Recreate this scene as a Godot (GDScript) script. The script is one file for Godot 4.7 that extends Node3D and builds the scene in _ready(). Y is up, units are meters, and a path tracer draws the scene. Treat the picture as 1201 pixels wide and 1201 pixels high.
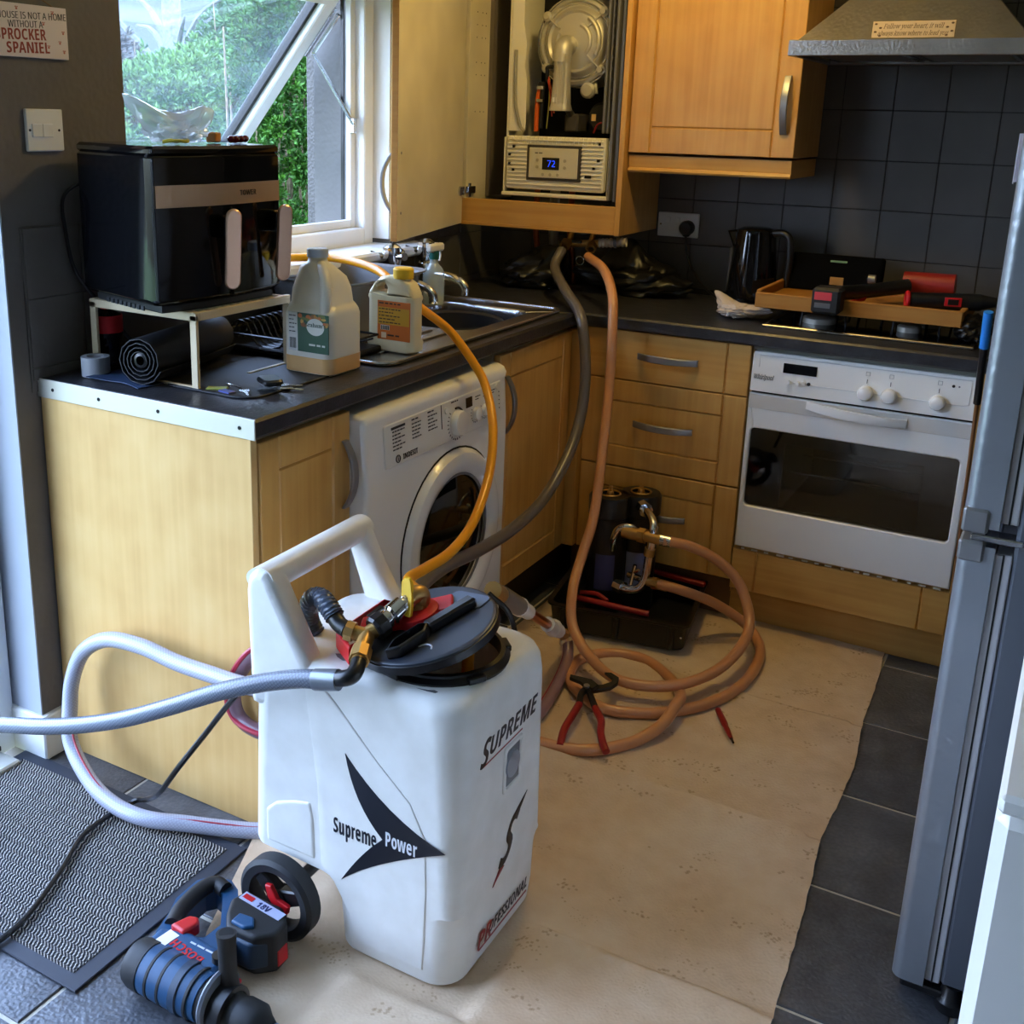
extends Node3D
# A small kitchen while the heating is power-flushed. Helpers first, then the place, then every thing in it.

class B:
	# collects triangles (outward = counter-clockwise here), commit() smooths by angle
	var v := PackedVector3Array()
	var u := PackedVector2Array()
	func tri(a: Vector3, b: Vector3, c: Vector3) -> void:
		v.append(a); v.append(b); v.append(c)
	func quad(a: Vector3, b: Vector3, c: Vector3, d: Vector3) -> void:
		tri(a, b, c); tri(a, c, d)
	func uvpad() -> void:
		while u.size() < v.size(): u.append(Vector2.ZERO)
	func fix(s: int) -> void:
		var vol := 0.0
		if s >= v.size(): return
		var o := v[s]
		for i in range(s, v.size(), 3):
			vol += (v[i] - o).dot((v[i + 1] - o).cross(v[i + 2] - o))
		if vol < 0.0:
			for i in range(s, v.size(), 3):
				var t := v[i + 1]; v[i + 1] = v[i + 2]; v[i + 2] = t
	func box(lo: Vector3, hi: Vector3, bev := 0.002, t := Transform3D()) -> B:
		var c := (lo + hi) * 0.5
		var h := (hi - lo).abs() * 0.5
		var b := minf(bev, minf(h.x, minf(h.y, h.z)) * 0.49)
		var s := v.size()
		var P := func(sx: float, sy: float, sz: float, ax: int) -> Vector3:
			var q := Vector3(sx * (h.x - b), sy * (h.y - b), sz * (h.z - b))
			if ax == 0: q.x = sx * h.x
			elif ax == 1: q.y = sy * h.y
			else: q.z = sz * h.z
			return t * (c + q)
		var ctr := t * c
		var sg: Array = [-1.0, 1.0]
		for ax in 3:
			for g in sg:
				var w := []
				for k in [[-1, -1], [1, -1], [1, 1], [-1, 1]]:
					var e := [k[0], k[1]]
					e.insert(ax, g)
					w.append(P.call(float(e[0]), float(e[1]), float(e[2]), ax))
				oq(w[0], w[1], w[2], w[3], ctr)
		if b > 0.0:
			for ax in 3:
				var a1 := (ax + 1) % 3
				var a2 := (ax + 2) % 3
				for g1 in sg:
					for g2 in sg:
						var e0 := [0.0, 0.0, 0.0]
						e0[a1] = g1; e0[a2] = g2
						var lo_e := e0.duplicate(); lo_e[ax] = -1.0
						var hi_e := e0.duplicate(); hi_e[ax] = 1.0
						oq(P.call(lo_e[0], lo_e[1], lo_e[2], a1), P.call(hi_e[0], hi_e[1], hi_e[2], a1), P.call(hi_e[0], hi_e[1], hi_e[2], a2), P.call(lo_e[0], lo_e[1], lo_e[2], a2), ctr)
			for x in sg:
				for y in sg:
					for z in sg:
						ot(P.call(x, y, z, 0), P.call(x, y, z, 1), P.call(x, y, z, 2), ctr)
		fix(s)
		return self
	func ot(a: Vector3, b: Vector3, c: Vector3, ctr: Vector3) -> void:
		if (b - a).cross(c - a).dot(a + b + c - ctr * 3.0) < 0.0: tri(a, c, b)
		else: tri(a, b, c)
	func oq(a: Vector3, b: Vector3, c: Vector3, d: Vector3, ctr: Vector3) -> void:
		if (b - a).cross(c - a).dot(a + b + c - ctr * 3.0) < 0.0: quad(a, d, c, b)
		else: quad(a, b, c, d)
	func inset(p: PackedVector2Array, d: float) -> PackedVector2Array:
		var o := PackedVector2Array()
		var n := p.size()
		for i in n:
			var a := (p[i] - p[(i + n - 1) % n]).normalized()
			var b := (p[(i + 1) % n] - p[i]).normalized()
			var na := Vector2(-a.y, a.x)
			var nb := Vector2(-b.y, b.x)
			var m := na + nb
			var k := 1.0 + na.dot(nb)
			o.append(p[i] + m * (d / maxf(k, 0.25)))
		return o
	# polygon in x,y of t, extruded along +z of t
	func prism(poly: PackedVector2Array, depth: float, t := Transform3D(), bev := 0.0) -> B:
		var p := poly.duplicate()
		var ar := 0.0
		for i in p.size(): ar += p[i].cross(p[(i + 1) % p.size()])
		if ar < 0.0: p.reverse()
		var s := v.size()
		var q := inset(p, bev) if bev > 0.0 else p
		var L := [[q, 0.0], [p, bev], [p, depth - bev], [q, depth]] if bev > 0.0 else [[p, 0.0], [p, depth]]
		var n := p.size()
		for k in L.size() - 1:
			var A: PackedVector2Array = L[k][0]
			var C: PackedVector2Array = L[k + 1][0]
			for i in n:
				var j := (i + 1) % n
				quad(t * Vector3(A[i].x, A[i].y, L[k][1]), t * Vector3(A[j].x, A[j].y, L[k][1]), t * Vector3(C[j].x, C[j].y, L[k + 1][1]), t * Vector3(C[i].x, C[i].y, L[k + 1][1]))
		var ix := Geometry2D.triangulate_polygon(p)
		for i in range(0, ix.size(), 3):
			var a := q[ix[i]]
			var b := q[ix[i + 1]]
			var c := q[ix[i + 2]]
			if (p[ix[i + 1]] - p[ix[i]]).cross(p[ix[i + 2]] - p[ix[i]]) < 0.0:
				var w := b; b = c; c = w
			tri(t * Vector3(a.x, a.y, depth), t * Vector3(b.x, b.y, depth), t * Vector3(c.x, c.y, depth))
			tri(t * Vector3(a.x, a.y, 0), t * Vector3(c.x, c.y, 0), t * Vector3(b.x, b.y, 0))
		fix(s)
		return self
	func loft(rings: Array, cap := true) -> B:
		var s := v.size()
		var n: int = rings[0].size()
		for k in rings.size() - 1:
			var A: PackedVector3Array = rings[k]
			var C: PackedVector3Array = rings[k + 1]
			for i in n:
				var j := (i + 1) % n
				quad(A[i], A[j], C[j], C[i])
		if cap:
			for e in [0, rings.size() - 1]:
				var A: PackedVector3Array = rings[e]
				var c := Vector3.ZERO
				for q in A: c += q
				c /= n
				for i in n:
					if e == 0: tri(c, A[(i + 1) % n], A[i])
					else: tri(c, A[i], A[(i + 1) % n])
		fix(s)
		return self
	func tube(pts: Array, r, seg := 10, closed := false) -> B:
		var rings := []
		var n := pts.size()
		var up := Vector3.ZERO
		for i in n:
			var d: Vector3
			if closed: d = pts[(i + 1) % n] - pts[(i + n - 1) % n]
			else: d = pts[mini(i + 1, n - 1)] - pts[maxi(i - 1, 0)]
			d = d.normalized()
			if up == Vector3.ZERO:
				up = Vector3.UP if absf(d.y) < 0.9 else Vector3.RIGHT
			up = (up - d * up.dot(d)).normalized()
			var w := d.cross(up)
			var rr: float = r[i] if r is Array else r
			var ring := PackedVector3Array()
			for k in seg:
				var a := TAU * k / seg
				ring.append(pts[i] + (up * cos(a) + w * sin(a)) * rr)
			rings.append(ring)
		if closed: rings.append(rings[0])
		return loft(rings, not closed)
	func rod(a: Vector3, b: Vector3, r: float, seg := 12) -> B:
		return tube([a, b], r, seg)
	# profile of (radius, height) along y of t
	func lathe(prof: Array, t := Transform3D(), seg := 24) -> B:
		var s := v.size()
		for k in prof.size() - 1:
			var p: Vector2 = prof[k]
			var q: Vector2 = prof[k + 1]
			for j in seg:
				var a := TAU * j / seg
				var b := TAU * (j + 1) / seg
				var A := t * Vector3(p.x * cos(a), p.y, p.x * sin(a))
				var Bq := t * Vector3(q.x * cos(a), q.y, q.x * sin(a))
				var C := t * Vector3(q.x * cos(b), q.y, q.x * sin(b))
				var D := t * Vector3(p.x * cos(b), p.y, p.x * sin(b))
				if q.x > 1e-6: tri(A, Bq, C)
				if p.x > 1e-6: tri(A, C, D)
		fix(s)
		return self
	func ball(c: Vector3, r: Vector3, seg := 14, t := Basis()) -> B:
		var pr := []
		for i in 9:
			var a := -PI / 2 + PI * i / 8
			pr.append(Vector2(maxf(cos(a), 0.0) if i > 0 and i < 8 else 0.0, sin(a)))
		return lathe(pr, Transform3D(t * Basis.from_scale(r), c), seg)
	# slab w x h in x,y of t, front face +z at 0, back at -th; relief(x, y) gives the front's depth at grid lines
	func slab(xs: Array, ys: Array, th: float, relief: Callable, t := Transform3D()) -> B:
		var s := v.size()
		var nx := xs.size()
		var ny := ys.size()
		var F := func(i: int, j: int) -> Vector3: return t * Vector3(xs[i], ys[j], relief.call(xs[i], ys[j]))
		var K := func(i: int, j: int) -> Vector3: return t * Vector3(xs[i], ys[j], -th)
		for i in nx - 1:
			for j in ny - 1:
				quad(F.call(i, j), F.call(i + 1, j), F.call(i + 1, j + 1), F.call(i, j + 1))
			quad(K.call(i, 0), K.call(i + 1, 0), F.call(i + 1, 0), F.call(i, 0))
			quad(F.call(i, ny - 1), F.call(i + 1, ny - 1), K.call(i + 1, ny - 1), K.call(i, ny - 1))
		for j in ny - 1:
			quad(K.call(0, j + 1), K.call(0, j), F.call(0, j), F.call(0, j + 1))
			quad(F.call(nx - 1, j + 1), F.call(nx - 1, j), K.call(nx - 1, j), K.call(nx - 1, j + 1))
		quad(K.call(0, 0), K.call(0, ny - 1), K.call(nx - 1, ny - 1), K.call(nx - 1, 0))
		fix(s)
		return self
	func commit(inv: Transform3D, angle := 40.0) -> ArrayMesh:
		var n := v.size()
		var pos := PackedVector3Array()
		pos.resize(n)
		var fn := PackedVector3Array()
		fn.resize(n / 3)
		var near := {}
		for i in n:
			pos[i] = inv * v[i]
		for f in n / 3:
			fn[f] = (pos[f * 3 + 1] - pos[f * 3]).cross(pos[f * 3 + 2] - pos[f * 3])
			for k in 3:
				var key := Vector3i((pos[f * 3 + k] * 20000.0).round())
				if near.has(key): near[key].append(f)
				else: near[key] = [f]
		var nor := PackedVector3Array()
		nor.resize(n)
		var unit := PackedVector3Array()
		unit.resize(fn.size())
		for f in fn.size(): unit[f] = fn[f].normalized()
		var ca := cos(deg_to_rad(angle))
		for i in n:
			var f := i / 3
			var s := Vector3.ZERO
			for g in near[Vector3i((pos[i] * 20000.0).round())]:
				if unit[f].dot(unit[g]) > ca: s += fn[g]
			nor[i] = s.normalized() if s.length_squared() > 1e-24 else Vector3.UP
		for i in range(0, n, 3):
			var a := pos[i + 1]; pos[i + 1] = pos[i + 2]; pos[i + 2] = a
			a = nor[i + 1]; nor[i + 1] = nor[i + 2]; nor[i + 2] = a
			if u.size() == n:
				var w := u[i + 1]; u[i + 1] = u[i + 2]; u[i + 2] = w
		var arr := []
		arr.resize(Mesh.ARRAY_MAX)
		arr[Mesh.ARRAY_VERTEX] = pos
		arr[Mesh.ARRAY_NORMAL] = nor
		if u.size() == n: arr[Mesh.ARRAY_TEX_UV] = u
		var m := ArrayMesh.new()
		m.add_surface_from_arrays(Mesh.PRIMITIVE_TRIANGLES, arr)
		return m

func V(x: float, y: float, z: float) -> Vector3: return Vector3(x, y, z)
func nb() -> B: return B.new()
func bx(lo: Vector3, hi: Vector3, bev := 0.002) -> B: return B.new().box(lo, hi, bev)
func P2(a: Array) -> PackedVector2Array:
	var o := PackedVector2Array()
	for i in range(0, a.size(), 2): o.append(Vector2(a[i], a[i + 1]))
	return o
func frame(o: Vector3, x: Vector3, y: Vector3) -> Transform3D:
	var xx := x.normalized()
	var zz := xx.cross(y).normalized()
	return Transform3D(Basis(xx, zz.cross(xx), zz), o)
func along(a: Vector3, b: Vector3) -> Transform3D:        # y runs from a to b
	var y := (b - a).normalized()
	var x := y.cross(Vector3.UP if absf(y.y) < 0.9 else Vector3.RIGHT).normalized()
	return Transform3D(Basis(x, y, x.cross(y)), a)
func spline(p: Array, per := 8, closed := false) -> Array:
	var o := []
	var n := p.size()
	for i in (n if closed else n - 1):
		var a: Vector3 = p[(i + n - 1) % n] if closed or i > 0 else p[0] * 2.0 - p[1]
		var b: Vector3 = p[i]
		var c: Vector3 = p[(i + 1) % n]
		var d: Vector3 = p[(i + 2) % n] if closed or i + 2 < n else p[n - 1] * 2.0 - p[n - 2]
		# centripetal-ish: plain cubic is even enough for these
		for k in per:
			o.append(b.cubic_interpolate(c, a, d, float(k) / per))
	if not closed: o.append(p[n - 1])
	return o
func rrect(cx: float, cz: float, w: float, d: float, r: float, y: float, per := 5) -> PackedVector3Array:   # rounded rectangle ring in x,z
	var o := PackedVector3Array()
	r = minf(r, minf(w, d) * 0.499)
	for q in 4:
		var sx: float = [1, -1, -1, 1][q]
		var sz: float = [1, 1, -1, -1][q]
		for k in per + 1:
			var a := PI / 2 * (q + float(k) / per)
			o.append(V(cx + sx * (w / 2 - r) + r * cos(a), y, cz + sz * (d / 2 - r) + r * sin(a)))
	return o
func rr2(w: float, h: float, r: float, per := 4, cx := 0.0, cy := 0.0) -> PackedVector2Array:
	var o := PackedVector2Array()
	for q in rrect(cx, cy, w, h, r, 0, per): o.append(Vector2(q.x, q.z))
	return o
func hole(outer: PackedVector2Array, inner: PackedVector2Array) -> PackedVector2Array:   # keyhole polygon, outer counter-clockwise
	var a := outer.duplicate()
	var b := inner.duplicate()
	if area(a) < 0: a.reverse()
	if area(b) > 0: b.reverse()
	var best := 1e9
	var bi := 0
	var bj := 0
	for i in a.size():
		for j in b.size():
			if a[i].distance_to(b[j]) < best: best = a[i].distance_to(b[j]); bi = i; bj = j
	var o := PackedVector2Array()
	for i in a.size() + 1: o.append(a[(bi + i) % a.size()])
	for j in b.size() + 1: o.append(b[(bj + j) % b.size()])
	var e := (a[bi] - b[bj]).normalized().orthogonal() * 2e-5
	o[0] -= e; o[o.size() - 1] -= e
	return o
func area(p: PackedVector2Array) -> float:
	var s := 0.0
	for i in p.size(): s += p[i].cross(p[(i + 1) % p.size()])
	return s

# ---- naming and tagging
var used := {}
var gx := {}
func numbered(n: String) -> String:
	if not used.has(n): used[n] = 0; return n
	used[n] += 1
	return "%s_%03d" % [n, used[n]]
func T(called: String, label: String, category: String, at := Vector3.ZERO, group := "") -> Node3D:
	var o := Node3D.new()
	o.name = numbered(called)
	o.position = at
	add_child(o, true)
	gx[o] = Transform3D(Basis(), at)
	o.set_meta("label", label); o.set_meta("category", category)
	if group: o.set_meta("group", group)
	return o
func S(called: String, b: B, m: Material, parent: Node = null, angle := 40.0) -> MeshInstance3D:   # a piece of the setting
	var o := part(called, b, m, parent, angle)
	if parent == null: o.set_meta("kind", "structure")
	return o
func part(called: String, b: B, m: Material, parent: Node = null, angle := 40.0) -> MeshInstance3D:
	var pt: Transform3D = gx.get(parent, Transform3D())
	var o := MeshInstance3D.new()
	o.mesh = b.commit(pt.affine_inverse(), angle)
	o.material_override = m
	o.name = numbered(called) if parent == null else called
	if parent == null: add_child(o, true)
	else: parent.add_child(o, true)
	gx[o] = pt
	return o
func one(called: String, label: String, category: String, b: B, m: Material, group := "", angle := 40.0) -> MeshInstance3D:   # a thing of one mesh
	var o := part(called, b, m, null, angle)
	o.set_meta("label", label); o.set_meta("category", category)
	if group: o.set_meta("group", group)
	return o
func words(parent: Node, s: String, at: Vector3, right: Vector3, up: Vector3, h: float, m: Material, fnt := "Droid Sans", bold := false, stretch := 1.0, slant := 0.0, thick := 0.0006) -> MeshInstance3D:
	var tm := TextMesh.new()
	tm.text = s
	var f := SystemFont.new()
	f.font_names = PackedStringArray([fnt])
	if bold: f.font_weight = 700
	tm.font = f
	tm.font_size = 32
	tm.pixel_size = h / 23.0
	tm.depth = thick
	tm.curve_step = 1.0
	var o := MeshInstance3D.new()
	o.mesh = tm
	o.material_override = m
	o.name = "lettering"
	var r := right.normalized()
	var z := r.cross(up).normalized()
	var y := z.cross(r)
	var t := Transform3D(Basis(r * stretch, y + r * slant, z), at)
	var pt: Transform3D = gx.get(parent, Transform3D())
	o.transform = pt.affine_inverse() * t
	if parent: parent.add_child(o, true)
	else: add_child(o, true)
	gx[o] = t
	return o

# ---- materials
func mt(c: Color, rough := 0.5, metal := 0.0) -> StandardMaterial3D:
	var m := StandardMaterial3D.new()
	m.albedo_color = c
	m.roughness = rough
	m.metallic = metal
	return m
func C(r: int, g: int, b: int) -> Color: return Color8(r, g, b)
func tri_tex(m: StandardMaterial3D, tex: Texture2D, sc: float, world := true) -> StandardMaterial3D:
	m.albedo_texture = tex
	m.uv1_triplanar = true
	m.uv1_world_triplanar = world
	m.uv1_triplanar_sharpness = 8.0
	m.uv1_scale = Vector3.ONE * sc
	return m
func noise(w: int, h: int, freq: float, sd: int, oct := 4, kind := FastNoiseLite.TYPE_SIMPLEX_SMOOTH) -> Image:
	var n := FastNoiseLite.new()
	n.noise_type = kind
	n.seed = sd
	n.frequency = freq
	n.fractal_octaves = oct
	return n.get_seamless_image(w, h)
func ramp(g: Image, cols: Array) -> Image:   # grey image through a list of colours
	var w := g.get_width()
	var h := g.get_height()
	g.convert(Image.FORMAT_L8)
	var src := g.get_data()
	var out := PackedByteArray()
	out.resize(w * h * 3)
	var lut := PackedByteArray()
	for i in 256:
		var f := i / 255.0 * (cols.size() - 1)
		var k := mini(int(f), cols.size() - 2)
		var c: Color = cols[k].lerp(cols[k + 1], f - k)
		lut.append(c.r8); lut.append(c.g8); lut.append(c.b8)
	for i in w * h:
		var k := src[i] * 3
		out[i * 3] = lut[k]; out[i * 3 + 1] = lut[k + 1]; out[i * 3 + 2] = lut[k + 2]
	return Image.create_from_data(w, h, false, Image.FORMAT_RGB8, out)
func tex(i: Image) -> ImageTexture: return ImageTexture.create_from_image(i)
func bump(m: StandardMaterial3D, g: Image, scale: float) -> StandardMaterial3D:
	var n: Image = g.duplicate()
	n.convert(Image.FORMAT_RGBA8)
	n.bump_map_to_normal_map(scale)
	m.normal_enabled = true
	m.normal_texture = tex(n)
	return m
var M := {}

func make_materials() -> void:
	# beech laminate: fine upright grain under broad soft tone bands
	var gr := noise(256, 8, 0.09, 3, 4)
	gr.resize(256, 512, Image.INTERPOLATE_CUBIC)
	var br := noise(256, 256, 0.012, 8, 3)
	br.resize(256, 512)
	var wood := ramp(blend(gr, br, 0.45), [C(192, 141, 68), C(207, 157, 82), C(217, 171, 96)])
	M.wood = tri_tex(mt(Color.WHITE, 0.42), tex(wood), 1.7)
	var wh := wood.duplicate()
	wh.rotate_90(CLOCKWISE)
	M.wood_h = tri_tex(mt(Color.WHITE, 0.42), tex(wh), 1.7)
	M.wood_pale = tri_tex(mt(C(255, 250, 236), 0.5), tex(ramp(blend(gr, br, 0.6), [C(208, 165, 104), C(221, 182, 121), C(229, 194, 137)])), 1.7)
	M.ply = tri_tex(mt(C(206, 186, 140), 0.7), tex(wh), 3.0)
	M.melamine = tri_tex(mt(C(232, 222, 192), 0.45), tex(ramp(noise(256, 256, 0.01, 21, 3), [C(228, 226, 222), C(255, 255, 255)])), 1.2)
	var sl := blend(noise(512, 512, 0.02, 4, 5), noise(512, 512, 0.11, 5, 3), 0.35)
	M.worktop = bump(tri_tex(mt(Color.WHITE, 0.36), tex(ramp(sl, [C(25, 25, 29), C(42, 42, 46), C(66, 66, 70)])), 1.6), sl, 1.2)
	M.wall = bump(tri_tex(mt(C(108, 103, 99), 0.8), tex(ramp(noise(256, 256, 0.02, 33, 4), [C(240, 240, 240), C(255, 255, 255)])), 1.0), noise(256, 256, 0.2, 34, 2), 0.25)
	M.daylit_reveal = mt(C(168, 174, 184), 0.6)  # wall grey made paler and bluer, standing in for daylight from the door
	M.white_paint = mt(C(232, 232, 228), 0.5)
	M.upvc = mt(C(238, 240, 240), 0.28)
	M.ceiling = mt(C(225, 222, 214), 0.9)
	M.tile = tri_tex(mt(C(92, 90, 88), 0.3), tex(ramp(noise(256, 256, 0.015, 41, 3), [C(232, 232, 232), C(255, 255, 255)])), 1.3)
	M.grout = mt(C(48, 47, 46), 0.9)
	var fl := blend(noise(512, 512, 0.012, 51, 5), noise(512, 512, 0.15, 52, 3), 0.4)
	M.floor = bump(tri_tex(mt(Color.WHITE, 0.34), tex(ramp(fl, [C(58, 60, 64), C(84, 86, 91), C(118, 120, 124)])), 1.1), fl, 1.6)
	M.floor_b = bump(tri_tex(mt(C(238, 238, 242), 0.36), tex(ramp(blend(noise(512, 512, 0.016, 61, 5), noise(512, 512, 0.13, 62, 3), 0.4), [C(60, 61, 65), C(83, 85, 89), C(110, 111, 115)])), 1.2), fl, 1.6)
	M.floor_grout = mt(C(196, 190, 176), 0.9)
	M.white = mt(C(236, 236, 232), 0.32)
	M.appliance = mt(C(238, 237, 232), 0.22)
	M.poly = bump(tri_tex(mt(C(240, 240, 236), 0.34), tex(ramp(noise(256, 256, 0.02, 71, 4), [C(242, 241, 238), C(255, 255, 255)])), 2.0), noise(256, 256, 0.05, 72, 2), 0.12)
	M.black = mt(C(22, 22, 24), 0.32)
	M.black_gloss = mt(C(9, 10, 13), 0.07)
	M.black_matt = mt(C(19, 20, 22), 0.6)
	M.rubber = mt(C(30, 32, 36), 0.6)
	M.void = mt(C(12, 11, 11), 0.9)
	M.steel = mt(C(196, 198, 202), 0.26, 1.0)
	M.brushed = bump(tri_tex(mt(C(188, 186, 184), 0.34, 1.0), tex(ramp(noise(256, 256, 0.02, 75, 3), [C(226, 226, 226), C(255, 255, 255)])), 1.5), noise(256, 256, 0.2, 76, 2), 0.25)
	M.alu = mt(C(206, 202, 190), 0.46, 0.55)
	M.chrome = mt(C(222, 224, 228), 0.1, 1.0)
	M.handle = mt(C(148, 148, 150), 0.38, 0.7)
	M.brass = mt(C(192, 154, 94), 0.42, 0.9)
	M.copper = mt(C(186, 104, 66), 0.3, 1.0)
	M.rose = mt(C(206, 166, 138), 0.3, 0.75)
	M.red = mt(C(196, 22, 30), 0.4)
	M.dark_red = mt(C(150, 24, 26), 0.4)
	M.yellow = mt(C(240, 190, 20), 0.6)
	M.hose_yellow = mt(C(242, 158, 18), 0.3)
	M.hose_grey = mt(C(98, 92, 90), 0.3)
	M.hose_pink = mt(C(204, 144, 98), 0.3)
	M.hose_clear = braid(C(186, 188, 202), C(166, 168, 184))
	M.hose_smoke = braid(C(118, 126, 140), C(98, 104, 118))
	M.hose_red = mt(C(168, 40, 62), 0.35)
	M.grey_plastic = mt(C(112, 114, 118), 0.45)
	M.fridge = bump(tri_tex(mt(C(150, 154, 160), 0.36, 0.55), tex(ramp(noise(128, 128, 0.03, 81, 3), [C(244, 244, 244), C(255, 255, 255)])), 1.0), noise(256, 256, 0.2, 82, 2), 0.2)
	M.fridge_side = mt(C(92, 96, 104), 0.45, 0.2)
	M.gasket = mt(C(172, 170, 172), 0.6)
	M.blue_tool = mt(C(26, 74, 114), 0.42)
	M.blue_dark = mt(C(30, 52, 74), 0.45)
	M.bag = mt(C(13, 13, 14), 0.38)
	M.plaster = bump(tri_tex(mt(C(84, 79, 74), 0.9), tex(ramp(noise(256, 256, 0.05, 91, 4), [C(220, 220, 220), C(255, 255, 255)])), 1.4), noise(256, 256, 0.2, 92, 3), 1.2)
	M.lawn = tri_tex(mt(C(255, 255, 255), 0.95), tex(ramp(noise(256, 256, 0.06, 95, 4), [C(58, 74, 34), C(88, 104, 50), C(120, 128, 74)])), 1.0)
	M.bark = tri_tex(mt(C(255, 255, 255), 0.95), tex(ramp(noise(128, 128, 0.06, 97, 4), [C(92, 78, 62), C(140, 122, 98), C(176, 160, 132)])), 3.0)
	M.pale_bark = tri_tex(mt(C(255, 255, 255), 0.95), tex(ramp(noise(128, 128, 0.06, 98, 4), [C(84, 86, 88), C(110, 112, 114), C(132, 134, 136)])), 3.0)
	M.leaf = mt(Color.WHITE, 0.6)
	M.leaf.vertex_color_use_as_albedo = true
	M.leaf.cull_mode = BaseMaterial3D.CULL_DISABLED
	M.leaf.backlight_enabled = true
	M.leaf.backlight = Color(0.35, 0.4, 0.2)
	var gl := mt(Color(0.82, 0.9, 0.95, 0.10), 0.0)
	gl.transparency = BaseMaterial3D.TRANSPARENCY_ALPHA
	gl.cull_mode = BaseMaterial3D.CULL_DISABLED
	M.glass = gl
	var wet := mt(Color(0.80, 0.88, 0.94, 0.12), 0.0)
	wet.transparency = BaseMaterial3D.TRANSPARENCY_ALPHA
	wet.cull_mode = BaseMaterial3D.CULL_DISABLED
	M.wet_glass = wet
	var dg := mt(Color(0.03, 0.03, 0.03, 0.5), 0.03)
	dg.transparency = BaseMaterial3D.TRANSPARENCY_ALPHA
	dg.cull_mode = BaseMaterial3D.CULL_DISABLED
	M.dark_glass = dg
	M.foil = mt(Color(0.9, 0.92, 0.95, 0.42), 0.12)
	M.foil.transparency = BaseMaterial3D.TRANSPARENCY_ALPHA
	M.foil.cull_mode = BaseMaterial3D.CULL_DISABLED
	var mk := mt(C(240, 236, 222), 0.3)
	mk.backlight_enabled = true
	mk.backlight = Color(0.6, 0.55, 0.45)
	M.milk_plastic = mk

func braid(a: Color, b: Color) -> StandardMaterial3D:
	var im := Image.create(64, 64, false, Image.FORMAT_RGB8)
	for x in 64:
		for y in 64:
			var d := mini(mini((x + y) % 16, (x - y + 64) % 16), 16)
			im.set_pixel(x, y, a.lerp(b, 1.0 if d < 4 else 0.0))
	return tri_tex(mt(Color.WHITE, 0.25), tex(im), 34.0)

func blend(a: Image, b: Image, k: float) -> Image:
	a = a.duplicate(); b = b.duplicate()
	a.convert(Image.FORMAT_L8); b.convert(Image.FORMAT_L8)
	var w := a.get_width()
	var h := a.get_height()
	if b.get_width() != w or b.get_height() != h: b.resize(w, h)
	var p := a.get_data()
	var q := b.get_data()
	for i in p.size(): p[i] = int(p[i] * (1.0 - k) + q[i] * k)
	return Image.create_from_data(w, h, false, Image.FORMAT_L8, p)

func make_light() -> void:
	var cam := Camera3D.new()
	cam.name = "camera"
	var n := 0.05
	var f := 1297.25
	cam.transform = Transform3D(Basis(V(0.86209, 0.02284, -0.50625), V(-0.15543, 0.96275, -0.22125), V(0.48234, 0.26942, 0.83352)), V(1.95592, 1.48062, 3.73558))
	cam.set_frustum(n * 1201.0 / f, Vector2(n * 77.19 / f, -n * 100.53 / f), n, 100.0)
	add_child(cam)
	cam.current = true
	var we := WorldEnvironment.new()
	we.name = "daylight"
	var e := Environment.new()
	e.background_mode = Environment.BG_SKY
	var sky := Sky.new()
	var sm := ProceduralSkyMaterial.new()       # bright overcast
	sm.sky_top_color = Color(0.62, 0.74, 0.94)
	sm.sky_horizon_color = Color(0.80, 0.88, 1.0)
	sm.ground_bottom_color = Color(0.20, 0.22, 0.20)
	sm.ground_horizon_color = Color(0.42, 0.46, 0.46)
	sm.sky_curve = 0.3
	sm.energy_multiplier = SKY
	sky.sky_material = sm
	e.sky = sky
	e.tonemap_mode = Environment.TONE_MAPPER_LINEAR
	e.tonemap_exposure = 1.0
	e.sdfgi_enabled = true
	e.ssao_enabled = true
	e.ssil_enabled = true
	we.environment = e
	add_child(we)

const SKY := 21.5
const LAMP := 0.5

func _ready() -> void:
	make_materials()
	make_light()
	room()
	window_wall()
	garden()
	left_run()
	washing_machine()
	sink_area()
	counter_left()
	back_run()
	oven()
	upper_cupboards()
	boiler()
	hood()
	corner_clutter()
	hob_and_tools()
	fridge()
	floor_things()
	machine()
	hoses()
	pump_unit()
	hammer_drill()

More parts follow.
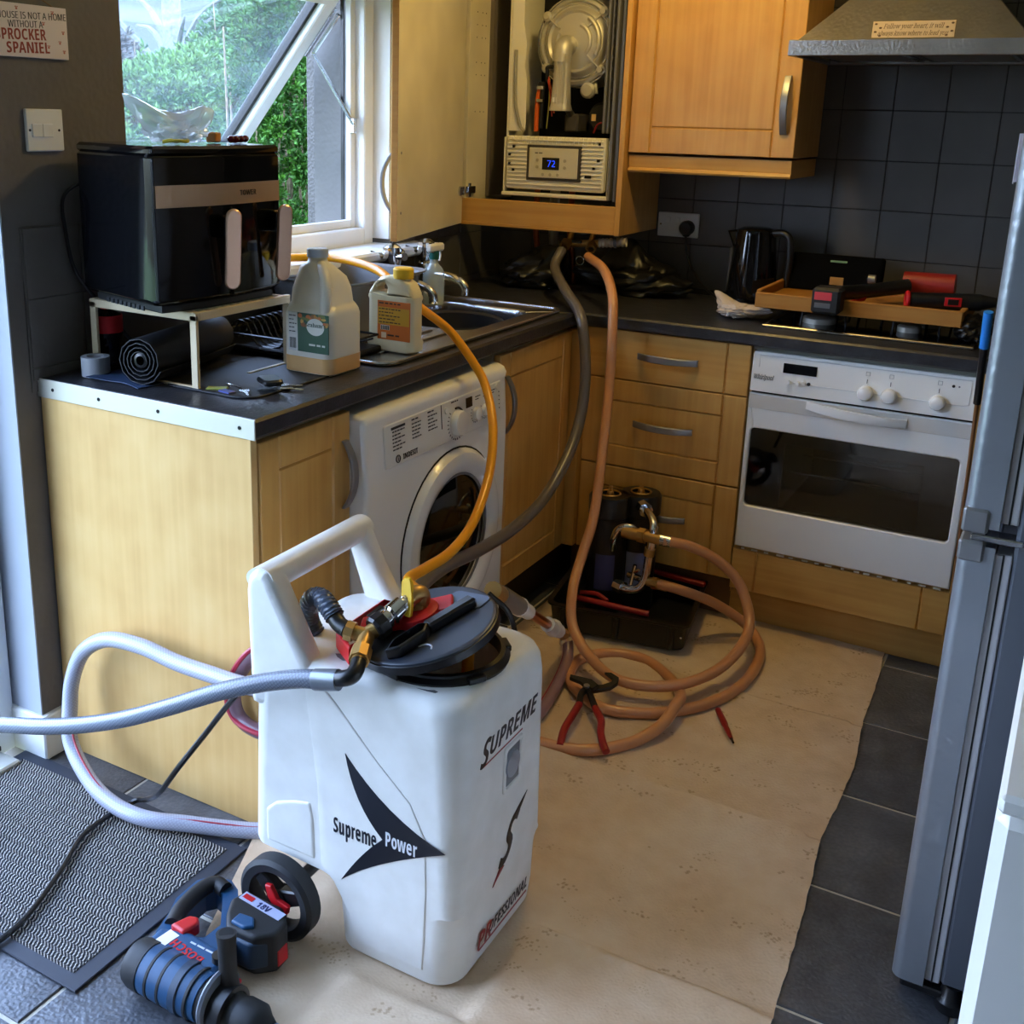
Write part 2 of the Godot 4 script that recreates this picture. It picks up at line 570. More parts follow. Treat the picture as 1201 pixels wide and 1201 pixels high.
# ---------------------------------------------------------------- the setting
func room() -> void:
	# floor slab with its tiles
	var fl := S("floor", bx(V(-0.02, -0.06, -0.02), V(2.62, -0.004, 4.72), 0.0), M.floor_grout)
	var pitch := 0.36
	var px := 0.337
	for i in range(-1, 8):
		for j in range(-2, 12):
			var x0 := maxf(0.262 + px * i + 0.004, 0.0)
			var x1 := minf(0.262 + px * (i + 1) - 0.004, 2.6)
			var z0 := maxf(0.616 + pitch * j + 0.004, 0.0)
			var z1 := minf(0.616 + pitch * (j + 1) - 0.004, 4.7)
			if x1 - x0 < 0.02 or z1 - z0 < 0.02: continue
			var lift := 0.0005 * ((i * 7 + j * 13) % 3 - 1)
			part("tile", bx(V(x0, -0.012, z0), V(x1, lift - 0.0005, z1), 0.002), M.floor if (i + j) % 2 == 0 else M.floor_b, fl)
	S("ceiling", bx(V(-0.3, 2.36, -0.3), V(2.8, 2.5, 4.9), 0.0), M.ceiling)
	var back := S("wall_back", bx(V(-0.3, -0.06, -0.25), V(2.8, 2.4, -0.008), 0.0), M.wall)
	S("wall_right", bx(V(2.6, -0.06, -0.1), V(2.8, 2.4, 4.9), 0.0), M.wall)
	S("wall_front", bx(V(-0.3, -0.06, 4.7), V(2.8, 2.4, 4.9), 0.0), M.wall)
	# splashback tiles on the back wall
	part("grout", bx(V(0.0, 0.88, -0.02), V(2.6, 1.985, -0.003), 0.0), M.grout, back)
	var t := 0.151
	for i in range(-8, 10):
		for j in range(-4, 3):
			var x0 := maxf(1.2 + t * i + 0.0013, 0.001)
			var x1 := minf(1.2 + t * (i + 1) - 0.0013, 2.59)
			var y0 := maxf(1.53 + t * j + 0.0013, 0.905)
			var y1 := 1.53 + t * (j + 1) - 0.0013
			if x1 < x0 + 0.01 or y1 < y0 + 0.01 or x0 > 1.95: continue
			part("tile", bx(V(x0, y0, -0.008), V(x1, y1, 0.0), 0.0012), M.tile, back)

func window_wall() -> void:
	var W = M.wall
	# left wall round the window (z .74-1.85, y 1.08-1.86) and the garden door (z 2.2-4.0)
	var wl := S("wall_left", bx(V(-0.3, -0.06, -0.3), V(0, 2.4, 0.74), 0.0), W)
	part("panel", bx(V(-0.3, -0.06, 0.74), V(0, 1.075, 1.85), 0.0), W, wl)
	part("panel", bx(V(-0.3, 1.87, 0.74), V(0, 2.4, 1.85), 0.0), W, wl)
	part("panel", bx(V(-0.3, -0.06, 1.85), V(0, 2.4, 2.205), 0.0), W, wl)
	part("daylit_reveal_slab", bx(V(-0.3, 0.0, 2.203), V(-0.0006, 2.1, 2.2085), 0.0), M.daylit_reveal, wl)  # thin added slab; daylight falling on the reveal is put into its colour
	part("panel", bx(V(-0.3, 2.1, 2.205), V(0, 2.4, 4.0), 0.0), W, wl)
	part("panel", bx(V(-0.3, -0.06, 4.0), V(0, 2.4, 4.9), 0.0), W, wl)
	var t := 0.151
	for zz in [[0.0, 0.74], [1.86, 2.165]]:
		part("grout", bx(V(-0.001, 0.88, zz[0]), V(0.004, 1.236, zz[1]), 0.0), M.grout if zz[0] < 1 else W, wl)
		var k := 0
		var z0: float = zz[0]
		while z0 < zz[1] - 0.01:
			var z1 := minf(z0 + t, zz[1])
			for j in 3:
				var y0 := maxf(0.933 + t * (j - 1), 0.905)
				part("tile", bx(V(0.0, y0 + 0.001, z0 + 0.001), V(0.0085, 0.933 + t * j - 0.001, z1 - 0.001), 0.0012), M.tile if zz[0] < 1 else W, wl)
			z0 += t
	# white skirting round the wall's end
	S("baseboard_left", bx(V(-0.11, 0.0, 2.15), V(0.015, 0.112, 2.218), 0.004), M.white_paint)
	# window: fixed frame, sill, tilted-out sash hung at its head
	var wn := S("window_1", bx(V(-0.13, 1.08, 0.75), V(-0.06, 1.865, 0.80), 0.004), M.upvc)
	part("frame", bx(V(-0.13, 1.08, 1.80), V(-0.06, 1.865, 1.85), 0.004), M.upvc, wn)
	part("frame", bx(V(-0.13, 1.08, 0.80), V(-0.06, 1.135, 1.80), 0.004), M.upvc, wn)
	part("frame", bx(V(-0.13, 1.82, 0.80), V(-0.06, 1.865, 1.80), 0.004), M.upvc, wn)
	part("frame_lip", bx(V(-0.115, 1.135, 0.80), V(-0.095, 1.82, 0.825), 0.002), M.upvc, wn)
	part("frame_lip", bx(V(-0.115, 1.135, 0.825), V(-0.095, 1.16, 1.80), 0.002), M.upvc, wn)
	part("seal", bx(V(-0.128, 1.14, 0.826), V(-0.118, 1.82, 0.832), 0.0), M.black, wn)
	part("lining", bx(V(-0.062, 1.1, 0.74), V(0.0, 1.866, 0.752), 0.0), M.white_paint, wn)
	part("lining", bx(V(-0.062, 1.858, 0.752), V(0.0, 1.87, 1.85), 0.0), M.white_paint, wn)
	part("windowsill", bx(V(-0.07, 1.055, 0.60), V(0.105, 1.085, 1.90), 0.008), M.upvc, wn)
	var a := deg_to_rad(41.0)
	var H := V(-0.11, 1.835, 0.0)
	var dn := V(-sin(a), -cos(a), 0)
	var nm := V(-cos(a), sin(a), 0)         # outwards
	var F := func(z: float) -> Transform3D: return Transform3D(Basis(V(0, 0, 1), dn, nm), V(H.x, H.y, z))
	var L := 0.70
	var fr: Transform3D = F.call(0.0)
	var sash := part("sash", nb().prism(hole(P2([0.83, 0, 1.79, 0, 1.79, L, 0.83, L]), P2([0.885, 0.055, 1.735, 0.055, 1.735, L - 0.055, 0.885, L - 0.055])), 0.06, fr, 0.004), M.upvc, wn)
	part("seal", nb().prism(hole(P2([0.832, 0.002, 1.788, 0.002, 1.788, L - 0.002, 0.832, L - 0.002]), P2([0.845, 0.015, 1.775, 0.015, 1.775, L - 0.015, 0.845, L - 0.015])), 0.012, fr.translated_local(V(0, 0, 0.06)), 0.002), M.black, sash)
	part("seal", nb().prism(hole(P2([0.884, 0.054, 1.736, 0.054, 1.736, L - 0.054, 0.884, L - 0.054]), P2([0.898, 0.068, 1.722, 0.068, 1.722, L - 0.068, 0.898, L - 0.068])), 0.03, fr.translated_local(V(0, 0, 0.022)), 0.002), M.black, sash)
	part("pane", nb().box(V(0.888, 0.058, 0.036), V(1.732, L - 0.058, 0.042), 0.0, fr), M.wet_glass, sash)
	var st := part("stay", nb().rod(V(-0.075, 1.45, 0.838), V(-0.225, 1.66, 0.84), 0.006, 8).rod(V(-0.225, 1.66, 0.84), V(-0.13, 1.77, 0.838), 0.007, 8), M.steel, wn)
	part("stay_bracket", bx(V(-0.095, 1.425, 0.825), V(-0.07, 1.47, 0.842), 0.002), M.steel, wn)
	part("stay_bracket", nb().box(V(0.822, 0.06, -0.006), V(0.836, 0.24, 0.008), 0.002, fr), M.steel, wn)
	# garden door, all glass in a white frame, and its threshold
	var dr := S("door_1", bx(V(-0.16, 0.0, 2.212), V(-0.095, 2.095, 2.262), 0.004), M.upvc)
	part("frame", bx(V(-0.16, 0.0, 3.94), V(-0.095, 2.095, 3.99), 0.004), M.upvc, dr)
	part("frame", bx(V(-0.16, 2.04, 2.262), V(-0.095, 2.095, 3.94), 0.004), M.upvc, dr)
	part("frame", bx(V(-0.16, 0.0, 2.262), V(-0.095, 0.07, 3.94), 0.004), M.upvc, dr)
	part("frame", bx(V(-0.16, 0.07, 3.07), V(-0.095, 2.04, 3.13), 0.004), M.upvc, dr)
	part("threshold", bx(V(-0.10, -0.005, 2.262), V(-0.02, 0.018, 3.94), 0.004), M.alu, dr)
	part("seal", bx(V(-0.094, 0.018, 2.262), V(-0.086, 0.03, 3.94), 0.001), M.black, dr)
	for z in [[2.262, 3.07], [3.13, 3.94]]:
		part("pane", bx(V(-0.132, 0.07, z[0]), V(-0.126, 2.04, z[1]), 0.0), M.glass, dr)
	# second glazed opening behind the camera is not needed: the garden door lights this half of the room
	# switch and sign
	var sw := T("light_switch", "white double rocker light switch plate on the grey wall", "switch", V(0, 1.433, 2.084))
	part("plate", bx(V(0.0005, 1.391, 2.036), V(0.009, 1.477, 2.132), 0.003), M.white, sw)
	for z in [2.066, 2.093]:
		part("rocker", bx(V(0.008, 1.42, z), V(0.0125, 1.447, z + 0.0265), 0.0012), M.white, sw)
	for z in [2.052, 2.128]:
		part("screw", nb().rod(V(0.008, 1.434, z - 0.004), V(0.0096, 1.434, z - 0.004), 0.0028, 10), M.black, sw)
	var sg := T("wall_sign", "white hanging sign with a dog saying in black and red letters", "sign", V(0.002, 1.63, 2.12))
	part("board", bx(V(0.003, 1.578, 2.008), V(0.009, 1.681, 2.25), 0.0012), mt(C(226, 214, 208), 0.6), sg)
	var ink := mt(C(44, 40, 42), 0.7)
	var rust := mt(C(150, 62, 48), 0.7)
	words(sg, "A HOUSE IS NOT A HOME", V(0.0092, 1.659, 2.104), V(0, 0.035, -1), Vector3.UP, 0.0125, ink, "Droid Sans", false, 0.95)
	words(sg, "WITHOUT A", V(0.0092, 1.642, 2.115), V(0, 0.035, -1), Vector3.UP, 0.0125, ink, "Droid Sans", false, 0.95)
	words(sg, "SPROCKER", V(0.0092, 1.622, 2.128), V(0, 0.035, -1), Vector3.UP, 0.0215, rust, "Droid Sans", true, 0.84)
	words(sg, "SPANIEL", V(0.0092, 1.597, 2.112), V(0, 0.035, -1), Vector3.UP, 0.0215, rust, "Droid Sans", true, 0.90)
	for p in [[1.671, 2.135], [1.668, 2.045], [1.63, 2.02], [1.645, 2.07], [1.61, 2.03], [1.592, 2.02], [1.6, 2.06]]:
		var paw := nb().ball(V(0.0092, p[0], p[1]), V(0.0006, 0.0022, 0.0026), 8)
		for k in 3: paw.ball(V(0.0092, p[0] + 0.0035, p[1] + (k - 1) * 0.0028), V(0.0006, 0.0013, 0.0011), 6)
		part("paw_print", paw, mt(C(196, 120, 104), 0.7), sg)
	part("cord", nb().tube([V(0.005, 1.677, 2.03), V(0.004, 1.72, 2.125), V(0.005, 1.677, 2.235)], 0.0014, 6), mt(C(120, 96, 70), 0.9), sg)

func garden() -> void:
	S("ground", bx(V(-9, -0.3, -6), V(-0.3, -0.16, 9), 0.0), M.lawn)
	# rendered pier and red downpipe just outside the window
	S("wall_outside", bx(V(-0.64, -0.2, 0.12), V(-0.34, 2.5, 0.335), 0.004), M.plaster)
	one("downpipe", "dark red downpipe beside the rendered pier outside the window", "pipe", nb().rod(V(-0.36, -0.16, 0.368), V(-0.36, 2.5, 0.368), 0.026, 12), mt(C(92, 26, 36), 0.5))
	var rng := RandomNumberGenerator.new()
	rng.seed = 7
	# a sprig: a little spray of flat pointed scales
	var sp := SurfaceTool.new()
	sp.begin(Mesh.PRIMITIVE_TRIANGLES)
	for k in 9:
		var a := rng.randf() * TAU
		var t := rng.randf_range(0.2, 1.1)
		var d := V(cos(a) * sin(t), cos(t), sin(a) * sin(t))
		var w := d.cross(V(rng.randf() - 0.5, rng.randf() - 0.5, rng.randf() - 0.5)).normalized() * 0.15
		var l := rng.randf_range(0.6, 1.1)
		sp.add_vertex(Vector3.ZERO); sp.add_vertex(d * l * 0.55 + w); sp.add_vertex(d * l)
		sp.add_vertex(Vector3.ZERO); sp.add_vertex(d * l); sp.add_vertex(d * l * 0.55 - w)
	sp.generate_normals()
	var sprig := sp.commit()
	sprig.surface_set_material(0, M.leaf)
	bush(sprig, "conifer_hedge", "bright green conifer hedge with bare brown twigs below, seen past the open sash", V(-1.35, -0.16, -0.72), V(0.36, 2.1, 0.62), 15000, 0.034, [C(70, 132, 28), C(108, 172, 40), C(44, 92, 24)], 0.62, rng, 1.12)
	bush(sprig, "garden_shrub", "wide yellow-green shrub seen through the wet window glass", V(-3.3, -0.16, -2.5), V(0.9, 1.98, 1.9), 21000, 0.050, [C(104, 158, 62), C(138, 186, 84), C(74, 120, 48)], 0.62, rng, 1.0)
	bush(sprig, "garden_shrub", "dull purple-brown shrub behind the yellow-green one", V(-4.6, -0.16, -1.9), V(0.7, 2.4, 0.8), 5200, 0.06, [C(104, 88, 84), C(132, 112, 104), C(92, 96, 70)], 0.8, rng, 0.95)
	bush(sprig, "garden_shrub", "upright green shrub below the bare tree", V(-4.8, -0.16, -4.4), V(0.6, 2.7, 0.7), 5200, 0.06, [C(88, 140, 70), C(120, 170, 92), C(66, 110, 56)], 0.8, rng, 0.95)
	# bare pale tree
	var tr := T("bare_tree", "pale leafless tree behind the garden shrubs", "tree", V(-6.0, -0.16, -4.6))
	part("trunk", nb().tube(spline([V(-6.0, -0.2, -4.6), V(-5.95, 1.2, -4.55), V(-6.1, 3.2, -4.7)], 4), 0.09, 8), M.pale_bark, tr)
	for k in 16:
		var b0 := V(-6.0, rng.randf_range(1.4, 3.0), -4.6)
		var a := rng.randf() * TAU
		var l := rng.randf_range(0.9, 2.2)
		var e := b0 + V(cos(a) * l * 0.9, l * rng.randf_range(0.2, 0.8), sin(a) * l * 0.9)
		var m := (b0 + e) * 0.5 + V(0, 0.15, 0)
		part("branch", nb().tube(spline([b0, m, e], 4), [0.035, 0.034, 0.032, 0.03, 0.028, 0.024, 0.02, 0.016, 0.01], 6), M.pale_bark, tr)
	# neighbour's grey slate roof and wall far behind
	var hs := T("neighbour_house", "house with a grey slate roof far beyond the garden shrubs", "house", V(-11, -0.16, -6))
	part("wall", bx(V(-13, -0.3, -14), V(-11, 2.3, -2), 0.02), mt(C(96, 94, 92), 0.9), hs)
	part("roof", nb().prism(P2([-10.7, 2.15, -13.3, 2.15, -12.4, 3.5]), 13.0, Transform3D(Basis(), V(0, 0, -14.5)), 0.02), mt(C(50, 54, 62), 0.8), hs)

func bush(sprig: Mesh, called: String, label: String, at: Vector3, r: Vector3, n: int, size: float, cols: Array, bare: float, rng: RandomNumberGenerator, top: float) -> void:
	var o := T(called, label, "shrub" if called != "conifer_hedge" else "hedge", at)
	var tw := nb()
	for k in 46:
		var a := rng.randf() * TAU
		var q := sqrt(rng.randf())
		var f := V(cos(a) * r.x * q * 0.9, 0, sin(a) * r.z * q * 0.9)
		var e := f * 1.1 + V(rng.randf_range(-0.12, 0.12), r.y * rng.randf_range(0.6, 0.95), rng.randf_range(-0.12, 0.12))
		tw.tube([at + f * 0.7, at + (f + e) * 0.5 + V(rng.randf_range(-0.05, 0.05), 0, rng.randf_range(-0.05, 0.05)), at + e], [0.014, 0.009, 0.004], 5)
	var twigs := part("twigs", tw, M.bark, o)
	twigs.set_meta("kind", "stuff")
	# clump centres on the crown's skin, sprigs round each
	var xs := []
	var cs := PackedColorArray()
	var clumps := n / 26
	for c in clumps:
		var a := rng.randf() * TAU
		var u := rng.randf_range(0.0, 1.0)
		var y := lerpf(1.0 - bare, 1.0, pow(u, 0.7))
		var w := sqrt(maxf(1.0 - pow(absf(y * 2.0 - 1.0), 2.6), 0.05))
		var dep := rng.randf_range(0.72, 1.0)
		var ctr := V(cos(a) * r.x * w * dep, y * r.y * top, sin(a) * r.z * w * dep)
		var tone := rng.randf()
		for k in 26:
			var d := V(rng.randfn(), rng.randfn() * 0.8, rng.randfn()) * size * 1.1
			var p := ctr + d
			var out := (d + V(cos(a), 0.7, sin(a)) * size).normalized()
			var x := out.cross(V(rng.randf() - 0.5, 0.3, rng.randf() - 0.5)).normalized()
			var b := Basis(x, out, x.cross(out)) * Basis(Vector3.UP, rng.randf() * TAU)
			xs.append(Transform3D(b.scaled(Vector3.ONE * size * rng.randf_range(0.7, 1.4)), p))
			var c0: Color = cols[0]
			var col := c0.lerp(cols[1], clampf(tone * 0.7 + rng.randf() * 0.3, 0, 1)).lerp(cols[2], rng.randf() * 0.5)
			cs.append((col.srgb_to_linear() * 0.55).clamp())
	var mm := MultiMesh.new()
	mm.transform_format = MultiMesh.TRANSFORM_3D
	mm.use_colors = true
	mm.mesh = sprig
	mm.instance_count = xs.size()
	for i in xs.size():
		mm.set_instance_transform(i, xs[i])
		mm.set_instance_color(i, cs[i])
	var mi := MultiMeshInstance3D.new()
	mi.name = "foliage"
	mi.multimesh = mm
	mi.set_meta("kind", "stuff")
	o.add_child(mi)

# ---------------------------------------------------------------- kitchen units
# a laminate front: w x h, stile lines s in from both sides, rail lines sy in from top and bottom (0 = none)
func front(t: Transform3D, w: float, h: float, s: float, sy: float, th := 0.019) -> B:
	var g := 0.004
	var xs := [0.0, 0.002, s - g, s, s + g, w - s - g, w - s, w - s + g, w - 0.002, w]
	var ys := [0.0, 0.002, h - 0.002, h]
	if sy > 0.0: ys = [0.0, 0.002, sy - g, sy, sy + g, h - sy - g, h - sy, h - sy + g, h - 0.002, h]
	var rel := func(x: float, y: float) -> float:
		if x <= 0.0 or y <= 0.0 or x >= w - 1e-6 or y >= h - 1e-6: return -0.002
		if absf(x - s) < 1e-5 or absf(x - (w - s)) < 1e-5: return -0.006
		if sy > 0.0 and x > s and x < w - s:
			if absf(y - sy) < 1e-5 or absf(y - (h - sy)) < 1e-5: return -0.0065
			if y > sy and y < h - sy: return -0.0015
		return 0.0
	return nb().slab(xs, ys, th, rel, t)
# bow handle from a to b standing off along n
func bow(a: Vector3, b: Vector3, n: Vector3, off := 0.03, wd := 0.019) -> B:
	var side := (b - a).normalized().cross(n).normalized()
	var rings := []
	for i in 13:
		var f := i / 12.0
		var p := a.lerp(b, f) + n * (off * (1.0 - pow(absf(f * 2 - 1), 2.2)))
		var t := 0.0045
		var w := wd * (0.5 + 0.06 * sin(f * PI))
		var r := PackedVector3Array()
		for q in [[-1, -0.6], [-0.8, -1], [0.8, -1], [1, -0.6], [1, 0.6], [0.8, 1], [-0.8, 1], [-1, 0.6]]:
			r.append(p + side * w * q[0] + n * (t * q[1] + t))
		rings.append(r)
	return nb().loft(rings)
var FX := Basis(V(0, 0, -1), V(0, 1, 0), V(1, 0, 0))      # fronts that face +x: x runs towards -z
var FZ := Basis()                                          # fronts that face +z

func left_run() -> void:
	# one L-shaped laminate worktop with a cut-out for the sink bowl
	var L := P2([0.0, 0.0, 2.45, 0.0, 2.45, 0.612, 0.612, 0.612, 0.612, 2.146, 0.0, 2.146])
	var cut := rr2(0.355, 0.42, 0.05, 4, 0.335, 0.93)
	var T0 := Transform3D(Basis(V(1, 0, 0), V(0, 0, 1), V(0, -1, 0)), V(0, 0.91, 0))
	var wt := T("worktop", "dark slate-effect worktop running round the corner of the kitchen", "worktop", V(0.3, 0.87, 0.3))
	part("top", nb().prism(hole(L, cut), 0.04, T0, 0.006), M.worktop, wt)
	var es := part("end_strip", bx(V(0.0, 0.869, 2.146), V(0.613, 0.911, 2.15), 0.0015), M.alu, wt)
	for x in [0.05, 0.19, 0.36, 0.575]:
		part("screw", nb().lathe([Vector2(0.0, 0.0), Vector2(0.004, 0.0), Vector2(0.004, 0.0012), Vector2(0, 0.0012)], Transform3D(Basis(V(1, 0, 0), V(0, 0, 1), V(0, -1, 0)), V(x, 0.89, 2.1498)), 10), M.void, es)
	# end unit
	var u := T("base_cabinet", "end base cabinet with the wide pale beech end panel beside the door", "cabinet", V(0.3, 0, 1.98), "beech base cabinets")
	part("carcass", bx(V(0.02, 0.14, 1.822), V(0.578, 0.866, 2.126), 0.001), M.melamine, u)
	part("end_panel", bx(V(0.004, 0.0, 2.127), V(0.598, 0.868, 2.145), 0.0012), M.wood_pale, u)
	var d := part("door", front(Transform3D(FX, V(0.602, 0.15, 2.124)), 0.306, 0.706, 0.062, 0.07), M.wood, u)
	part("handle", bow(V(0.602, 0.795, 1.842), V(0.602, 0.64, 1.842), V(1, 0, 0), 0.026), M.handle, d)
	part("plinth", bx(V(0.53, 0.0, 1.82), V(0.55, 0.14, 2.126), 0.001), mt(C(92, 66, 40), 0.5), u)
	# sink cupboard
	u = T("base_cabinet", "beech sink cupboard between the washing machine and the corner", "cabinet", V(0.3, 0, 0.87), "beech base cabinets")
	part("carcass", nb().prism(hole(P2([0.02, 0.62, 0.578, 0.62, 0.578, 1.11, 0.02, 1.11]), P2([0.05, 0.65, 0.55, 0.65, 0.55, 1.08, 0.05, 1.08])), 0.72, Transform3D(Basis(V(1, 0, 0), V(0, 0, 1), V(0, -1, 0)), V(0, 0.866, 0))), M.melamine, u)
	d = part("door", front(Transform3D(FX, V(0.602, 0.15, 1.108)), 0.478, 0.706, 0.062, 0.07), M.wood, u)
	part("handle", bow(V(0.602, 0.795, 1.075), V(0.602, 0.63, 1.075), V(1, 0, 0), 0.028), M.handle, d)
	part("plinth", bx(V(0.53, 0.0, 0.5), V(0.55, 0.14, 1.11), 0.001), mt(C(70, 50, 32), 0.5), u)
	part("corner_post", bx(V(0.58, 0.15, 0.582), V(0.638, 0.858, 0.626), 0.0015), M.wood, u)

func washing_machine() -> void:
	var w := T("washing_machine", "white front-loading washing machine under the worktop", "washing machine", V(0.33, 0, 1.46))
	var X := 0.64
	var z0 := 1.128
	var z1 := 1.81
	# cabinet with a rounded front and top
	var prof := P2([0.06, 0.02, 0.06, 0.845, X - 0.03, 0.845, X - 0.012, 0.838, X - 0.004, 0.824, X - 0.008, 0.806, X, 0.70, X, 0.02])
	part("cabinet", nb().prism(prof, z1 - z0, Transform3D(Basis(), V(0, 0, z0)), 0.010), M.appliance, w, 50)
	# control fascia, tilted back
	var tl := Transform3D(Basis(V(0, 0, -1), V(-0.075, 1, 0).normalized(), V(1, 0.075, 0).normalized()), V(X + 0.003, 0.703, 1.735))
	var fx := z1 - 0.078 - z0 - 0.005
	part("fascia", nb().prism(rr2(0.57, 0.103, 0.008, 3, 0.285, 0.0515), 0.006, tl.translated_local(V(0, 0, -0.0062)), 0.002), mt(C(222, 221, 214), 0.3), w)
	var ink := mt(C(40, 42, 46), 0.6)
	var P := func(x: float, y: float, z := 0.0012) -> Vector3: return tl * V(x, y, z)
	var R := V(0, 0, -1)
	var U := tl.basis.y
	words(w, "INDESIT", P.call(0.105, 0.016), R, U, 0.0125, ink, "Droid Sans", true, 0.95)
	part("emblem", nb().tube(ring(P.call(0.052, 0.016), R, U, 0.0085, 16), 0.0014, 5, true), ink, w)
	words(w, "i", P.call(0.052, 0.016), R, U, 0.011, ink, "Droid Sans", true)
	part("printed_block", nb().box(V(0.03, 0.088, 0), V(0.088, 0.0935, 0.0013), 0.0, tl), ink, w)
	blurb(w, tl, 0.034, 0.082, 0.052, 6, 0.0085, 0.0042, ink, 1)
	blurb(w, tl, 0.118, 0.093, 0.036, 1, 0.0085, 0.005, ink, 2)
	blurb(w, tl, 0.118, 0.083, 0.040, 5, 0.0085, 0.004, ink, 3)
	blurb(w, tl, 0.190, 0.095, 0.030, 1, 0.0085, 0.005, ink, 4)
	blurb(w, tl, 0.190, 0.085, 0.042, 5, 0.0085, 0.004, ink, 5)
	part("divider_line", nb().box(V(0.252, 0.04, 0), V(0.2535, 0.1, 0.0012), 0.0, tl), ink, w)
	var dial := part("dial", nb().lathe([Vector2(0.033, 0.0), Vector2(0.033, 0.012), Vector2(0.030, 0.018), Vector2(0.018, 0.020), Vector2(0, 0.020)], Transform3D(Basis(R, tl.basis.z, U * -1.0).orthonormalized(), P.call(0.325, 0.04)), 28), M.appliance, w)
	part("dial_mark", nb().tube(arc(P.call(0.325, 0.04, 0.0015), R, U, 0.038, 0.5, 1.7, 8), 0.003, 5), M.black, w)
	for k in 14:
		var a := PI * 0.75 + k * 0.24
		part("dial_tick", nb().rod(P.call(0.325 + 0.039 * cos(a), 0.04 + 0.039 * sin(a), 0), P.call(0.325 + 0.044 * cos(a), 0.04 + 0.044 * sin(a), 0), 0.0012, 4), ink, w)
	for x in [0.423, 0.472]:
		part("dial", nb().lathe([Vector2(0.017, 0.0), Vector2(0.016, 0.010), Vector2(0.010, 0.012), Vector2(0, 0.012)], Transform3D(Basis(R, tl.basis.z, U * -1.0).orthonormalized(), P.call(x, 0.043)), 20), M.appliance, w)
		for k in 9:
			var a := PI * 0.8 + k * 0.35
			part("dial_tick", nb().rod(P.call(x + 0.021 * cos(a), 0.043 + 0.021 * sin(a), 0), P.call(x + 0.024 * cos(a), 0.043 + 0.024 * sin(a), 0), 0.001, 4), ink, w)
	part("display", nb().box(V(0.375, 0.066, 0), V(0.407, 0.092, 0.0015), 0.001, tl), mt(C(30, 14, 14), 0.15), w)
	blurb(w, tl, 0.302, 0.096, 0.034, 1, 0.008, 0.005, ink, 20)
	part("button", nb().lathe([Vector2(0.009, 0), Vector2(0.008, 0.003), Vector2(0, 0.003)], Transform3D(Basis(R, tl.basis.z, U * -1.0).orthonormalized(), P.call(0.275, 0.082)), 16), M.appliance, w)
	for k in 3:
		blurb(w, tl, 0.425 + k * 0.042, 0.086, 0.026, 2, 0.007, 0.0036, ink, 8 + k)
	for k in 5:
		part("indicator", nb().ball(P.call(0.552, 0.075 - k * 0.011, 0.001), V(0.0014, 0.0014, 0.0014), 6), ink, w)
	part("button", nb().lathe([Vector2(0.009, 0), Vector2(0.008, 0.004), Vector2(0, 0.004)], Transform3D(Basis(R, tl.basis.z, U * -1.0).orthonormalized(), P.call(0.54, 0.092)), 16), M.appliance, w)
	# porthole: white ring, dark glass bowl
	var D := Transform3D(Basis(V(0, 0, -1), V(1, 0, 0), V(0, -1, 0)), V(X, 0.44, 1.425))
	D.basis = Basis(V(0, 0, -1), V(1, 0, 0), V(0, 0, -1).cross(V(1, 0, 0)))
	var q := Basis.from_scale(V(1.0, 1, 1.0))
	var door := part("door", nb().lathe([Vector2(0.168, -0.003), Vector2(0.172, 0.008), Vector2(0.18, 0.018), Vector2(0.205, 0.026), Vector2(0.226, 0.020), Vector2(0.236, 0.004), Vector2(0.236, -0.004)], D, 48), M.appliance, w)
	part("door_gap", nb().tube(ring(V(X + 0.001, 0.44, 1.425), V(0, 0, -1), V(0, 1, 0), 0.2385, 48), 0.0025, 5, true), M.void, door)
	part("door_glass", nb().lathe([Vector2(0.0, 0.016), Vector2(0.06, 0.0155), Vector2(0.12, 0.012), Vector2(0.155, 0.006), Vector2(0.171, 0.002)], D, 40), mt(C(9, 9, 11), 0.05), door)
	part("door_rim", nb().tube(ring(V(X + 0.008, 0.44, 1.425), V(0, 0, -1), V(0, 1, 0), 0.170, 40), 0.004, 6, true), mt(C(110, 110, 112), 0.3), door)
	part("foot", nb().rod(V(X - 0.06, 0.0, z0 + 0.06), V(X - 0.06, 0.03, z0 + 0.06), 0.02), M.rubber, w)
	part("foot", nb().rod(V(X - 0.06, 0.0, z1 - 0.06), V(X - 0.06, 0.03, z1 - 0.06), 0.02), M.rubber, w)

func ring(c: Vector3, r: Vector3, u: Vector3, rad: float, n: int) -> Array:
	return arc(c, r, u, rad, 0.0, TAU - TAU / n, n - 1)
func arc(c: Vector3, r: Vector3, u: Vector3, rad: float, a0: float, a1: float, n: int) -> Array:
	var o := []
	for i in n + 1:
		var a := lerpf(a0, a1, float(i) / n)
		o.append(c + r * (cos(a) * rad) + u * (sin(a) * rad))
	return o

